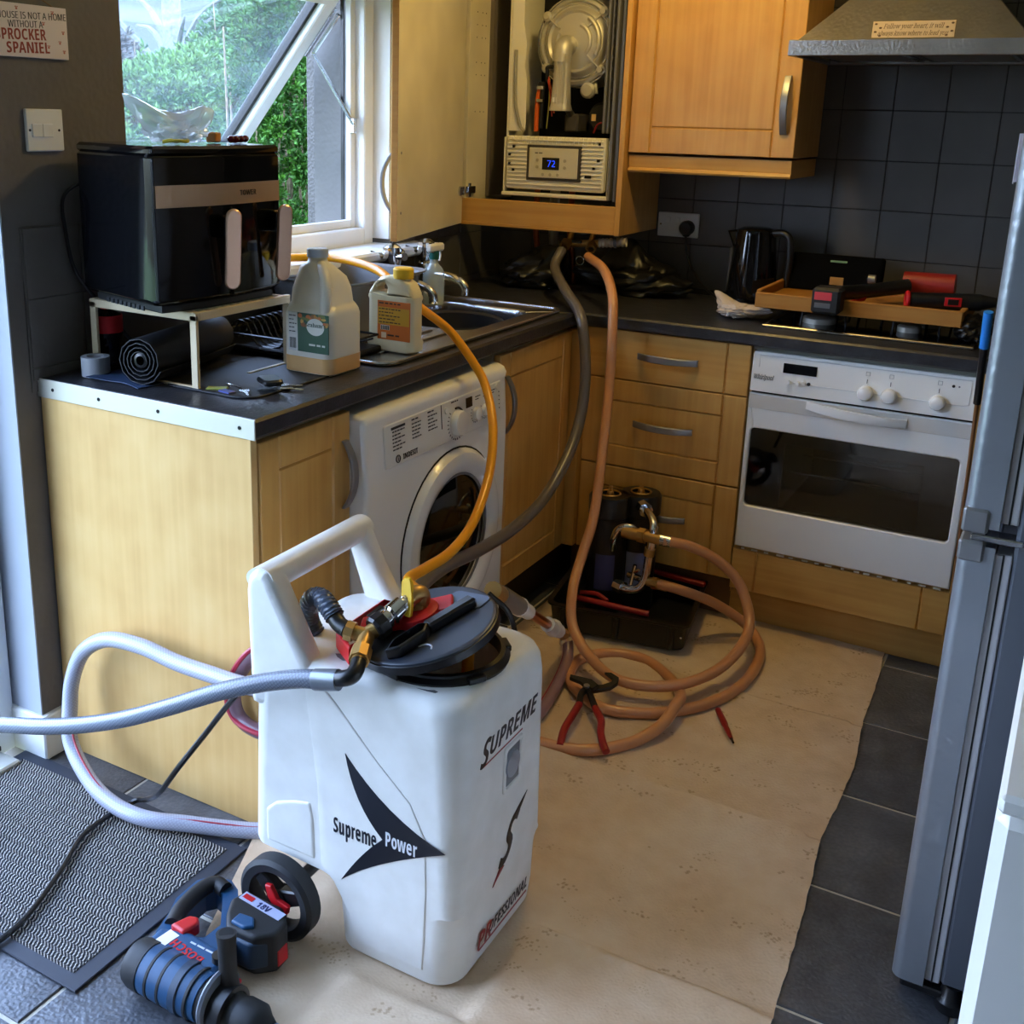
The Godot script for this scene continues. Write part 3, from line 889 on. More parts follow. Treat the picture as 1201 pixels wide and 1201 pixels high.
func sink_area() -> void:
	var s := T("sink", "stainless steel sink with drainer set into the worktop", "sink", V(0.33, 0.91, 1.12))
	var T0 := Transform3D(Basis(V(1, 0, 0), V(0, 0, 1), V(0, -1, 0)), V(0, 0.9175, 0))
	part("deck", nb().prism(hole(rr2(0.475, 0.99, 0.05, 5, 0.335, 1.125), rr2(0.345, 0.41, 0.06, 5, 0.335, 0.93)), 0.007, T0, 0.003), M.steel, s)
	part("rim", nb().tube(Array(rrect(0.335, 1.125, 0.47, 0.985, 0.05, 0.9175, 6)), 0.0045, 8, true), M.steel, s)
	var rings := []
	for k in [[0.0, 0.916, 0.345, 0.41, 0.06], [1, 0.912, 0.338, 0.403, 0.06], [1, 0.90, 0.334, 0.40, 0.06], [1, 0.775, 0.315, 0.38, 0.06], [1, 0.762, 0.29, 0.355, 0.05], [1, 0.758, 0.02, 0.02, 0.005]]:
		rings.append(rrect(0.335, 0.93, k[2], k[3], k[4], k[1], 5))
	part("bowl", nb().loft(rings, false), M.steel, s)
	for k in 7:
		part("drainer_rib", nb().tube([V(0.15 + k * 0.055, 0.9185, 1.18), V(0.15 + k * 0.055, 0.9205, 1.20), V(0.15 + k * 0.055, 0.9205, 1.50), V(0.15 + k * 0.055, 0.9185, 1.52)], 0.003, 6), M.steel, s)
	# round black bowl standing in the sink
	one("washing_bowl", "round black plastic bowl standing in the sink under the yellow hose", "bowl", nb().lathe([Vector2(0, 0.762), Vector2(0.11, 0.762), Vector2(0.13, 0.80), Vector2(0.146, 0.896), Vector2(0.152, 0.902), Vector2(0.150, 0.906), Vector2(0.142, 0.90), Vector2(0.126, 0.802), Vector2(0.107, 0.768), Vector2(0, 0.768)], Transform3D(Basis(), V(0.345, 0, 0.93)), 40), M.black)
	# two pillar taps with lever heads
	var k := 0
	for z in [0.93, 0.735]:
		var tp := T("tap", ["chrome pillar tap behind the small yellow-capped bottle", "chrome pillar tap nearer the corner, by the soap bottle"][k], "tap", V(0.13, 0.917, z), "sink taps")
		part("body", nb().lathe([Vector2(0.0, 0.917), Vector2(0.030, 0.917), Vector2(0.030, 0.926), Vector2(0.020, 0.934), Vector2(0.019, 0.99), Vector2(0.024, 1.0), Vector2(0.024, 1.035), Vector2(0.015, 1.045), Vector2(0, 1.047)], Transform3D(Basis(), V(0.13, 0, z)), 18), M.chrome, tp)
		part("spout", nb().tube(spline([V(0.13, 0.99, z), V(0.19, 1.0, z), V(0.25, 0.99, z), V(0.275, 0.97, z), V(0.278, 0.945, z)], 4), 0.0135, 10), M.chrome, tp)
		part("head", nb().lathe([Vector2(0, 1.04), Vector2(0.026, 1.045), Vector2(0.030, 1.07), Vector2(0.027, 1.10), Vector2(0.013, 1.110), Vector2(0, 1.111)], Transform3D(Basis(), V(0.13, 0, z)), 16), M.chrome, tp)
		for a in [0.4, 2.5, 4.6]:
			part("grip", nb().tube([V(0.13, 1.075, z), V(0.13 + cos(a) * 0.045, 1.075, z + sin(a) * 0.045), V(0.13 + cos(a) * 0.066, 1.078, z + sin(a) * 0.066)], [0.010, 0.009, 0.012], 8), M.chrome, tp)
		k += 1
	# clear soap spray bottle by the taps
	var sp := T("spray_bottle", "clear bottle with a little yellow soap standing by the taps", "bottle", V(0.2, 0.917, 0.80))
	var pl := mt(Color(0.85, 0.9, 0.88, 0.4), 0.08)
	pl.transparency = BaseMaterial3D.TRANSPARENCY_ALPHA
	part("bottle", nb().lathe([Vector2(0, 0.919), Vector2(0.032, 0.919), Vector2(0.034, 0.925), Vector2(0.034, 1.01), Vector2(0.028, 1.03), Vector2(0.014, 1.045), Vector2(0.013, 1.06)], Transform3D(Basis(), V(0.2, 0, 0.80)), 20), pl, sp)
	part("soap", nb().lathe([Vector2(0, 0.921), Vector2(0.031, 0.921), Vector2(0.031, 0.945), Vector2(0, 0.945)], Transform3D(Basis(), V(0.2, 0, 0.80)), 20), mt(C(196, 190, 120), 0.2), sp)
	part("collar", nb().rod(V(0.2, 1.058, 0.80), V(0.2, 1.082, 0.80), 0.015), mt(C(28, 92, 84), 0.4), sp)
	part("spray_head", nb().box(V(0.19, 1.08, 0.755), V(0.212, 1.105, 0.835), 0.006), M.white, sp)
	part("trigger", nb().tube([V(0.2, 1.085, 0.765), V(0.2, 1.065, 0.762), V(0.2, 1.05, 0.768)], 0.004, 6), M.white, sp)
	# upright grey washing-up basin
	var r2 := []
	for q in [[0.921, 0.22, 0.29, 0.05], [0.93, 0.235, 0.305, 0.05], [1.065, 0.285, 0.37, 0.06], [1.072, 0.31, 0.395, 0.065], [1.076, 0.31, 0.395, 0.065], [1.072, 0.28, 0.362, 0.058], [0.935, 0.228, 0.298, 0.05], [0.928, 0.02, 0.02, 0.005]]:
		r2.append(rrect(0.235, 1.31, q[1], q[2], q[3], q[0], 5))
	one("washing_up_basin", "grey rectangular washing-up basin standing on the drainer", "basin", nb().loft(r2, true), M.grey_plastic)
	# black dish rack with wire prongs, left on the drainer behind the milk bottle
	var dr := T("dish_rack", "black wire dish rack on the drainer behind the milk bottle", "dish rack", V(0.28, 0.92, 1.62))
	var rk := [V(0.12, 0.975, 1.50), V(0.12, 0.975, 1.78), V(0.46, 0.975, 1.78), V(0.46, 0.975, 1.50)]
	part("tray", bx(V(0.11, 0.921, 1.49), V(0.47, 0.934, 1.70), 0.004), M.black, dr)
	for i in 9:
		var z := 1.505 + i * 0.022
		part("prong", nb().tube(spline([V(0.13, 0.934, z), V(0.16, 0.985, z), V(0.2, 0.985, z), V(0.23, 0.938, z), V(0.3, 0.938, z), V(0.33, 0.985, z), V(0.37, 0.985, z), V(0.4, 0.938, z), V(0.45, 0.95, z)], 3), 0.0024, 6), M.black, dr)
	part("rail", nb().tube([V(0.12, 0.96, 1.495), V(0.46, 0.96, 1.495), V(0.46, 0.96, 1.695), V(0.12, 0.96, 1.695)], 0.003, 6, true), M.black, dr)

func counter_left() -> void:
	var wood_edge := mt(C(206, 188, 154), 0.5)
	# rack of flat bar under the air fryer
	var r := T("shelf_rack", "cream metal shelf rack standing on the worktop, carrying the air fryer", "rack", V(0.2, 0.91, 1.88))
	var leg := func(x: float, z: float) -> B: return bx(V(x - 0.009, 0.911, z - 0.004), V(x + 0.009, 1.07, z + 0.004), 0.001)
	for p in [[0.06, 2.03], [0.355, 2.03], [0.06, 1.722], [0.355, 1.722]]:
		part("leg", leg.call(p[0], p[1]), wood_edge, r)
	part("rail", bx(V(0.051, 1.058, 2.022), V(0.364, 1.076, 2.034), 0.001), wood_edge, r)
	part("rail", bx(V(0.351, 1.058, 1.718), V(0.364, 1.076, 2.022), 0.001), wood_edge, r)
	part("rail", bx(V(0.051, 1.058, 1.718), V(0.062, 1.076, 2.022), 0.001), wood_edge, r)
	part("foot_bar", bx(V(0.24, 0.911, 2.024), V(0.352, 0.917, 2.032), 0.001), wood_edge, r)
	part("foot_bar", bx(V(0.348, 0.911, 1.726), V(0.358, 0.917, 1.86), 0.001), wood_edge, r)
	for i in 12:
		part("shelf_wire", nb().rod(V(0.055, 1.074, 1.735 + i * 0.0255), V(0.36, 1.074, 1.735 + i * 0.0255), 0.0025, 6), wood_edge, r)
	# air fryer
	var a := T("air_fryer", "glossy black double-drawer air fryer on the rack, steel band and rose handles", "air fryer", V(0.2, 1.077, 1.9))
	var foot := [Vector2(0.055, 2.045), Vector2(0.315, 2.112), Vector2(0.335, 2.105), Vector2(0.358, 1.98), Vector2(0.362, 1.88), Vector2(0.356, 1.745), Vector2(0.335, 1.722), Vector2(0.045, 1.70), Vector2(0.045, 2.03)]
	var fp := PackedVector2Array(foot)
	var up := Transform3D(Basis(V(1, 0, 0), V(0, 0, 1), V(0, -1, 0)), V(0, 1.40, 0))
	part("body", nb().prism(fp, 0.305, up, 0.012), M.black_gloss, a, 50)
	part("lid", nb().prism(fp, 0.02, up.translated_local(V(0, 0, -0.012)), 0.006), M.black_gloss, a)
	part("base", nb().prism(PackedVector2Array([Vector2(0.075, 2.03), Vector2(0.32, 2.085), Vector2(0.345, 1.98), Vector2(0.345, 1.76), Vector2(0.075, 1.72)]), 0.018, up.translated_local(V(0, 0, 0.305)), 0.003), M.black_matt, a)
	# steel band that follows the bowed front, just proud of it
	var ft := [Vector2(0.3375, 2.106), Vector2(0.3605, 1.98), Vector2(0.3645, 1.88), Vector2(0.3585, 1.746), Vector2(0.336, 1.7195)]
	var bd := nb()
	for i in ft.size() - 1:
		var p: Vector2 = ft[i]
		var q: Vector2 = ft[i + 1]
		bd.quad(V(p.x, 1.292, p.y), V(q.x, 1.292, q.y), V(q.x, 1.336, q.y), V(p.x, 1.336, p.y))
		bd.quad(V(q.x - 0.004, 1.292, q.y), V(p.x - 0.004, 1.292, p.y), V(p.x - 0.004, 1.336, p.y), V(q.x - 0.004, 1.336, q.y))
		bd.quad(V(p.x, 1.336, p.y), V(q.x, 1.336, q.y), V(q.x - 0.004, 1.336, q.y), V(p.x - 0.004, 1.336, p.y))
		bd.quad(V(p.x - 0.004, 1.292, p.y), V(q.x - 0.004, 1.292, q.y), V(q.x, 1.292, q.y), V(p.x, 1.292, p.y))
	var band := part("steel_band", bd, mt(C(206, 178, 150), 0.28, 0.6), a)
	words(a, "TOWER", V(0.3655, 1.315, 1.86), V(0.02, 0, -1), Vector3.UP, 0.011, mt(C(70, 60, 52), 0.5), "Droid Sans", true)
	part("seam", nb().box(V(0.352, 1.10, 1.9125), V(0.3655, 1.288, 1.9145), 0.0), M.void, a)
	for z in [1.965, 1.795]:
		var h := part("handle", nb().prism(rr2(0.034, 0.172, 0.017, 5), 0.010, frame(V(0.386, 1.202, z - 0.026), V(0.5, 0.0, -0.87), V(0.06, 1, 0.16)), 0.003), M.rose, a)
		part("handle_edge", nb().prism(rr2(0.022, 0.05, 0.011, 5), 0.03, frame(V(0.355, 1.25, z - 0.017), V(0, 0.0, -1), V(0.06, 1, 0.20)), 0.002), M.black_gloss, h)
	for i in 9:
		part("vent", nb().box(V(-0.006, -0.005, 0), V(0.006, 0.005, 0.004), 0.002, frame(V(0.15 + i * 0.017, 1.088, 2.0665 + i * 0.0044), V(1, 0, 0.25), V(0, 1, 0))), mt(C(40, 42, 46), 0.3), a)
	var cb := one("fryer_cable", "black mains cable looping behind the air fryer", "cable", nb().tube(spline([V(0.05, 1.34, 1.99), V(0.02, 1.30, 2.055), V(0.022, 1.22, 2.06), V(0.03, 1.13, 2.045), V(0.05, 1.05, 1.99), V(0.1, 0.95, 1.93), V(0.17, 0.93, 1.86)], 6), 0.0045, 8), M.black)
	# crumpled clear bag and bits lying on top of the fryer
	var rng := RandomNumberGenerator.new()
	rng.seed = 12
	one("plastic_bag", "crumpled clear plastic bag lying on top of the air fryer", "bag", crumple(V(0.225, 1.435, 1.925), V(0.075, 0.035, 0.085), rng, [V(-0.02, 0.055, 0.055), V(0.02, 0.035, -0.02)], 0.5), M.foil)
	one("rubber_bands", "tangle of yellow rubber bands on the front of the fryer lid", "rubber bands", nb().tube(spline([V(0.25, 1.417, 1.99), V(0.27, 1.42, 1.97), V(0.28, 1.418, 1.95), V(0.265, 1.422, 1.935), V(0.25, 1.417, 1.95), V(0.26, 1.421, 1.975)], 5, true), 0.0032, 6, true), mt(C(206, 190, 60), 0.5))
	one("wooden_block", "small wooden block on the fryer lid beside the clear bag", "block", nb().box(V(-0.012, 0, -0.018), V(0.012, 0.022, 0.018), 0.003, Transform3D(Basis(V(0, 1, 0), 0.4), V(0.21, 1.4135, 1.79))), mt(C(176, 120, 54), 0.6))
	var br := nb()
	for i in 9:
		var p := V(0.27 - i * 0.004 + 0.008 * sin(i * 2.0), 1.422, 1.80 - i * 0.010)
		br.ball(p, V(0.009, 0.008, 0.009), 10)
	one("bead_bracelet", "dark red bead bracelet on the front edge of the fryer lid", "bracelet", br, mt(C(92, 16, 36), 0.25))
	# cola bottle, tape, keys, mat roll under the rack
	var co := T("cola_bottle", "cola bottle with a red label standing behind the rack leg by the wall", "bottle", V(0.05, 0.911, 1.985))
	var cg := mt(C(26, 14, 12), 0.08)
	part("bottle", nb().lathe([Vector2(0, 0.911), Vector2(0.03, 0.911), Vector2(0.033, 0.92), Vector2(0.03, 0.945), Vector2(0.027, 0.96), Vector2(0.033, 0.99), Vector2(0.034, 1.02), Vector2(0.030, 1.036), Vector2(0.016, 1.045), Vector2(0.013, 1.048)], Transform3D(Basis(), V(0.05, 0, 1.985)), 20), cg, co)
	part("label", nb().lathe([Vector2(0.0345, 0.995), Vector2(0.0347, 1.032), Vector2(0.033, 1.034)], Transform3D(Basis(), V(0.05, 0, 1.985)), 20), M.red, co)
	part("green_patch", nb().box(V(0.038, 1.0, 2.018), V(0.056, 1.03, 2.0205), 0.001), mt(C(120, 176, 60), 0.5), co)
	part("cap", nb().rod(V(0.05, 1.046, 1.985), V(0.05, 1.056, 1.985), 0.014), M.red, co)
	one("tape_roll", "roll of grey tape lying beside the rack leg", "tape", nb().lathe([Vector2(0.018, 0.912), Vector2(0.031, 0.912), Vector2(0.031, 0.955), Vector2(0.018, 0.955), Vector2(0.018, 0.912)], Transform3D(Basis(), V(0.088, 0, 2.06)), 26), mt(C(158, 160, 164), 0.4))
	var rl := T("rolled_mat", "rolled-up black rubber mat lying under the rack", "mat", V(0.22, 0.911, 1.92))
	var sp := []
	var A := V(0.238, 0.966, 2.075)
	var Bq := V(0.30, 0.966, 1.74)
	var f := frame(A, V(1, 0, -0.22), V(0, 1, 0))
	for turn in 46:
		var an := turn * 0.55
		sp.append([an, 0.018 + 0.0365 * turn / 45.0])
	var poly := PackedVector2Array()
	for s in sp: poly.append(Vector2(cos(s[0]), sin(s[0])) * s[1])
	for i in range(sp.size() - 1, -1, -1): poly.append(Vector2(cos(sp[i][0]), sin(sp[i][0])) * (sp[i][1] - 0.0022))
	part("roll", nb().prism(poly, 0.33, f.translated_local(V(0, 0, -0.33))), M.rubber, rl)
	part("core", nb().lathe([Vector2(0.010, -0.3), Vector2(0.017, -0.3), Vector2(0.017, -0.004), Vector2(0.010, -0.002), Vector2(0.010, -0.3)], Transform3D(Basis(f.basis.x, f.basis.z, -f.basis.y), A), 20), M.black, rl)
	part("loose_end", sheet_strip([V(0.255, 0.9115, 2.10), V(0.20, 0.913, 2.085), V(0.15, 0.913, 2.09), V(0.105, 0.918, 2.105)], V(0.01, 0, -0.09), 0.002), mt(C(48, 66, 96), 0.5), rl)
	one("rubber_mat", "flat black mat under the rolled mat and rack", "mat", nb().prism(rr2(0.26, 0.36, 0.05, 5, 0.36, 1.86), 0.004, Transform3D(Basis(V(1, 0, 0), V(0, 0, 1), V(0, -1, 0)), V(0.02, 0.9145, 0.0)), 0.0015), M.rubber)
	keys()
	milk_bottle()
	small_bottle()

func sheet_strip(p: Array, wide: Vector3, th: float) -> B:
	var rings := []
	var q := spline(p, 4)
	for c in q:
		rings.append(PackedVector3Array([c, c + wide, c + wide + V(0, th, 0), c + V(0, th, 0)]))
	return nb().loft(rings)

# an uneven crumpled sheet-like lump; peaks are extra lobes pushed out
func crumple(c: Vector3, r: Vector3, rng: RandomNumberGenerator, peaks := [], rough := 0.35, flat := 0.0) -> B:
	var ns := FastNoiseLite.new()
	ns.seed = rng.randi() % 1000
	ns.frequency = 1.0
	ns.noise_type = FastNoiseLite.TYPE_CELLULAR
	ns.cellular_return_type = FastNoiseLite.RETURN_DISTANCE2_SUB
	ns.fractal_octaves = 3
	ns.fractal_gain = 0.45
	var rings := []
	for i in 31:
		var th := PI * i / 30.0
		var ring_ := PackedVector3Array()
		for j in 54:
			var ph := TAU * j / 54
			var d := V(sin(th) * cos(ph), cos(th), sin(th) * sin(ph))
			var k := 1.0 + rough * (ns.get_noise_3d(d.x * 1.5, d.y * 1.5, d.z * 1.5) + 0.35)
			var p := Vector3(d.x * r.x, d.y * r.y, d.z * r.z) * k
			for q in peaks:
				var a: float = maxf(d.dot(q.normalized()), 0.0)
				p += q * pow(a, 7.0)
			if p.y < -r.y * (0.55 if flat == 0.0 else flat): p.y = -r.y * (0.55 if flat == 0.0 else flat)
			ring_.append(c + p)
		rings.append(ring_)
	return nb().loft(rings, false)

func keys() -> void:
	var k := T("key_bunch", "bunch of keys with a black car fob lying on the worktop's front edge", "keys", V(0.48, 0.911, 1.95))
	part("key_ring", nb().tube(ring(V(0.42, 0.918, 1.985), V(1, 0, 0), V(0, 0.5, 0.87), 0.017, 24), 0.0016, 6, true), M.steel, k)
	part("key_ring", nb().tube(ring(V(0.47, 0.916, 1.915), V(1, 0, 0), V(0, 0.5, 0.87), 0.012, 20), 0.0015, 6, true), M.steel, k)
	part("fob", nb().prism(rr2(0.045, 0.062, 0.014, 4), 0.013, frame(V(0.485, 0.926, 1.945), V(0.5, 0, -0.85), V(0.85, 0, 0.5)).rotated_local(V(1, 0, 0), PI), 0.004), M.black, k)
	var key := func(o: Vector3, d: Vector3, l: float) -> B:
		var t := frame(o, d, V(0, 1, 0).cross(d))
		return nb().prism(P2([0, -0.010, 0.008, -0.012, 0.018, -0.008, 0.022, -0.004, l, -0.004, l + 0.004, 0.0, l - 0.004, 0.003, l - 0.01, 0.002, l - 0.016, 0.004, 0.022, 0.003, 0.018, 0.008, 0.008, 0.012, 0, 0.010]), 0.0022, t, 0.0005)
	part("key", key.call(V(0.45, 0.915, 1.99), V(0.7, 0, 0.55).normalized(), 0.05), M.steel, k)
	part("key", key.call(V(0.50, 0.915, 1.925), V(0.9, 0, -0.2).normalized(), 0.048), mt(C(198, 186, 140), 0.3, 1.0), k)
	part("key", key.call(V(0.49, 0.918, 1.92), V(0.9, 0, -0.5).normalized(), 0.045), M.steel, k)
	part("tag", nb().box(V(-0.022, 0, -0.010), V(0.022, 0.005, 0.010), 0.002, Transform3D(Basis(V(0, 1, 0), 0.5), V(0.395, 0.913, 2.01))), mt(C(150, 158, 70), 0.4), k)
	part("tag", nb().box(V(-0.018, 0, -0.009), V(0.018, 0.005, 0.009), 0.002, Transform3D(Basis(V(0, 1, 0), -0.2), V(0.43, 0.913, 2.02))), mt(C(60, 70, 140), 0.4), k)

func milk_bottle() -> void:
	# two-litre milk jug, hollow handle, standing square-on to the room
	var m := T("milk_jug", "large translucent milk jug with a green label, standing on the worktop", "bottle", V(0.46, 0.911, 1.72))
	var cx := 0.455
	var cz := 1.715
	var rings := []
	for q in [[0.911, 0.118, 0.118, 0.02, 0.0], [0.917, 0.134, 0.134, 0.025, 0.0], [1.045, 0.136, 0.136, 0.028, 0.0], [1.056, 0.132, 0.132, 0.03, 0.0], [1.064, 0.126, 0.126, 0.032, -0.004], [1.070, 0.120, 0.120, 0.034, -0.008], [1.10, 0.116, 0.118, 0.038, -0.010], [1.125, 0.104, 0.106, 0.042, -0.012], [1.148, 0.078, 0.080, 0.038, -0.014], [1.16, 0.046, 0.046, 0.023, -0.014], [1.168, 0.042, 0.042, 0.021, -0.014], [1.172, 0.042, 0.042, 0.021, -0.014]]:
		rings.append(rrect(cx + q[4], cz + q[4] * (1.0 if q[0] < 1.14 else 0.0), q[1], q[2], q[3], q[0], 5))
	part("jug", nb().loft(rings), M.milk_plastic, m, 55)
	part("handle", nb().tube(spline([V(cx + 0.042, 1.05, cz + 0.052), V(cx + 0.050, 1.085, cz + 0.058), V(cx + 0.046, 1.115, cz + 0.052), V(cx + 0.024, 1.144, cz + 0.030), V(cx + 0.0, 1.152, cz + 0.008)], 5), 0.0125, 10), M.milk_plastic, m)
	part("cap", nb().lathe([Vector2(0.0, 1.17), Vector2(0.0245, 1.17), Vector2(0.0245, 1.186), Vector2(0.022, 1.189), Vector2(0, 1.189)], Transform3D(Basis(), V(cx - 0.014, 0, cz)), 28), mt(C(196, 206, 220), 0.35), m)
	part("dregs", nb().loft([rrect(cx, cz, 0.1352, 0.1352, 0.0255, 0.9165, 5), rrect(cx, cz, 0.1365, 0.1365, 0.026, 0.952, 5)], false), mt(C(226, 178, 116), 0.3), m)
	var zf := cz + 0.0685
	var lab := part("label", bx(V(cx - 0.044, 0.964, zf - 0.001), V(cx + 0.066, 1.052, zf + 0.0008), 0.0006), mt(C(28, 84, 52), 0.45), m)
	part("label_strip", bx(V(cx - 0.046, 0.964, zf), V(cx - 0.020, 1.052, zf + 0.0012), 0.0003), mt(C(220, 220, 214), 0.5), lab)
	var rng := RandomNumberGenerator.new()
	rng.seed = 5
	var fl := [C(196, 132, 52), C(222, 172, 84), C(150, 92, 40), C(120, 128, 62), C(214, 120, 60)]
	for i in 34:
		var x := cx - 0.018 + rng.randf() * 0.082
		var y := 1.02 + rng.randf() * 0.03
		part("printed_leaf", nb().ball(V(x, y, zf + 0.0009), V(0.004 + rng.randf() * 0.004, 0.003 + rng.randf() * 0.003, 0.0006), 7), mt(fl[i % 5], 0.5), lab)
	part("label_oval", nb().lathe([Vector2(0, 0), Vector2(0.024, 0), Vector2(0.024, 0.0012), Vector2(0, 0.0012)], Transform3D(Basis(V(1, 0, 0), V(0, 0, 1), V(0, -0.8, 0)), V(cx + 0.030, 1.023, zf + 0.0008)), 28), mt(C(232, 232, 220), 0.5), lab)
	words(lab, "Graham's", V(cx + 0.030, 1.027, zf + 0.0022), V(1, 0, 0), Vector3.UP, 0.0085, mt(C(28, 72, 46), 0.5), "Droid Serif", true)
	var lt := Transform3D(Basis(), V(cx, 0, zf + 0.0009))
	blurb(lab, lt, 0.014, 1.012, 0.032, 1, 0.01, 0.0045, mt(C(28, 72, 46), 0.5), 31)
	blurb(lab, lt, 0.012, 0.982, 0.044, 1, 0.01, 0.006, mt(C(220, 226, 214), 0.5), 32)
	blurb(lab, Transform3D(Basis(), V(cx, 0, zf + 0.0012)), -0.043, 1.044, 0.020, 5, 0.009, 0.003, M.black, 33)
	for i in 6:
		part("barcode_bar", bx(V(cx - 0.042 + i * 0.0032, 0.970, zf + 0.001), V(cx - 0.0405 + i * 0.0032, 0.994, zf + 0.0016), 0.0), M.black, lab)

func small_bottle() -> void:
	var b := T("cleaner_bottle", "small cream bottle with yellow cap and orange label on the drainer", "bottle", V(0.49, 0.92, 1.5))
	var cx := 0.49
	var cz := 1.465
	var rings := []
	for q in [[0.9205, 0.125, 0.058], [0.925, 0.137, 0.066], [0.945, 0.140, 0.068], [0.952, 0.132, 0.062], [1.045, 0.132, 0.062], [1.052, 0.136, 0.066], [1.058, 0.134, 0.064]]:
		rings.append(rrect(cx, cz, q[1], q[2], 0.02, q[0], 5))
	part("body", nb().loft(rings), mt(C(226, 214, 176), 0.35), b, 50)
	# shoulder with the through-hole of the grip
	var sh := hole(P2([-0.066, 0.0, 0.066, 0.0, 0.064, 0.012, 0.052, 0.034, 0.024, 0.05, -0.012, 0.05, -0.03, 0.047, -0.05, 0.03, -0.066, 0.008]), P2([-0.043, 0.012, -0.014, 0.009, -0.012, 0.022, -0.020, 0.033, -0.032, 0.031, -0.044, 0.019]))
	part("shoulder", nb().prism(sh, 0.05, Transform3D(Basis(), V(cx, 1.055, cz - 0.025)), 0.008), mt(C(226, 214, 176), 0.35), b, 50)
	part("neck", nb().rod(V(cx + 0.022, 1.095, cz), V(cx + 0.022, 1.108, cz), 0.019, 18), mt(C(226, 214, 176), 0.35), b)
	part("cap", nb().lathe([Vector2(0, 1.1), Vector2(0.025, 1.1), Vector2(0.0255, 1.122), Vector2(0.022, 1.126), Vector2(0, 1.126)], Transform3D(Basis(), V(cx + 0.022, 0, cz)), 26), M.yellow, b)
	var zf := cz + 0.0312
	var lab := part("label", bx(V(cx - 0.032, 0.95, zf - 0.002), V(cx + 0.062, 1.046, zf + 0.0008), 0.0006), mt(C(206, 108, 32), 0.5), b)
	part("label_patch", bx(V(cx - 0.030, 0.988, zf), V(cx + 0.060, 1.030, zf + 0.0011), 0.0), mt(C(208, 158, 36), 0.5), lab)
	var ink := mt(C(70, 46, 24), 0.6)
	var lt := Transform3D(Basis(), V(cx, 0, zf + 0.0011))
	blurb(lab, lt, -0.027, 1.040, 0.07, 1, 0.008, 0.005, ink, 41)
	blurb(lab, lt, -0.027, 1.026, 0.062, 5, 0.0082, 0.0036, ink, 42)
	part("barcode", bx(V(cx - 0.022, 0.974, zf + 0.0005), V(cx + 0.004, 0.986, zf + 0.0013), 0.0), mt(C(222, 216, 200), 0.5), lab)
	for i in 6:
		part("barcode_bar", bx(V(cx - 0.020 + i * 0.004, 0.975, zf + 0.001), V(cx - 0.018 + i * 0.004, 0.985, zf + 0.0018), 0.0), M.black, lab)
	part("logo_patch", bx(V(cx - 0.020, 0.954, zf + 0.0005), V(cx - 0.006, 0.968, zf + 0.0013), 0.0), mt(C(236, 210, 170), 0.5), lab)
	blurb(lab, lt, -0.002, 0.962, 0.034, 1, 0.008, 0.006, ink, 43)

# print too small to read in the photo: word-shaped dashes, flat on t
func blurb(p: Node, t: Transform3D, x: float, y: float, w: float, rows: int, pitch: float, h: float, m: Material, sd: int) -> void:
	var rng := RandomNumberGenerator.new()
	rng.seed = sd
	var b := nb()
	for r in rows:
		var cx := x
		while cx < x + w * (0.75 if r % 2 else 1.0) - h:
			var l := minf(h * rng.randf_range(1.2, 3.2), x + w - cx)
			b.box(V(cx, y - r * pitch - h * 0.35, 0), V(cx + l, y - r * pitch + h * 0.35, 0.0006), 0.0, t)
			cx += l + h * 0.7
	part("lettering", b, m, p)

func back_run() -> void:
	var u := T("drawer_cabinet", "beech three-drawer cabinet between the corner and the oven", "cabinet", V(0.9, 0, 0.3))
	part("carcass", bx(V(0.66, 0.14, 0.02), V(1.14, 0.868, 0.575), 0.001), M.melamine, u)
	var ys := [[0.718, 0.152, 0.0], [0.440, 0.274, 0.066], [0.147, 0.288, 0.066]]
	var hy := [0.797, 0.585, 0.303]
	for k in 3:
		var q: Array = ys[k]
		var d := part("drawer", front(Transform3D(FZ, V(0.64, q[0], 0.60)), 0.506, q[1], 0.068, q[2]), M.wood_h if k == 0 else M.wood, u)
		part("handle", bow(V(0.808, hy[k], 0.60), V(0.995, hy[k], 0.60), V(0, 0, 1), 0.026), M.handle, d)
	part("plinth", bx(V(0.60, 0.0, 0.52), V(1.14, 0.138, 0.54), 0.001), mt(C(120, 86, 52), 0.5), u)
	# oven housing: strip below the oven and plinth
	var h := T("oven_housing", "beech strip and plinth carrying the built-in oven", "cabinet", V(1.45, 0, 0.3))
	part("side", bx(V(1.1475, 0.1, 0.02), V(1.151, 0.868, 0.578), 0.0), M.wood, h)
	part("side", bx(V(1.752, 0.1, 0.02), V(1.77, 0.868, 0.598), 0.001), M.wood, h)
	part("shelf", bx(V(1.151, 0.238, 0.02), V(1.752, 0.256, 0.578), 0.001), M.wood, h)
	part("strip", front(Transform3D(FZ, V(1.15, 0.122, 0.60)), 0.606, 0.128, 0.072, 0.0), M.wood_h, h)
	part("plinth", bx(V(1.14, 0.0, 0.52), V(1.84, 0.12, 0.54), 0.001), M.wood_h, h)
	part("filler_rail", bx(V(1.15, 0.856, 0.56), V(1.752, 0.869, 0.585), 0.001), mt(C(120, 122, 112), 0.5), h)

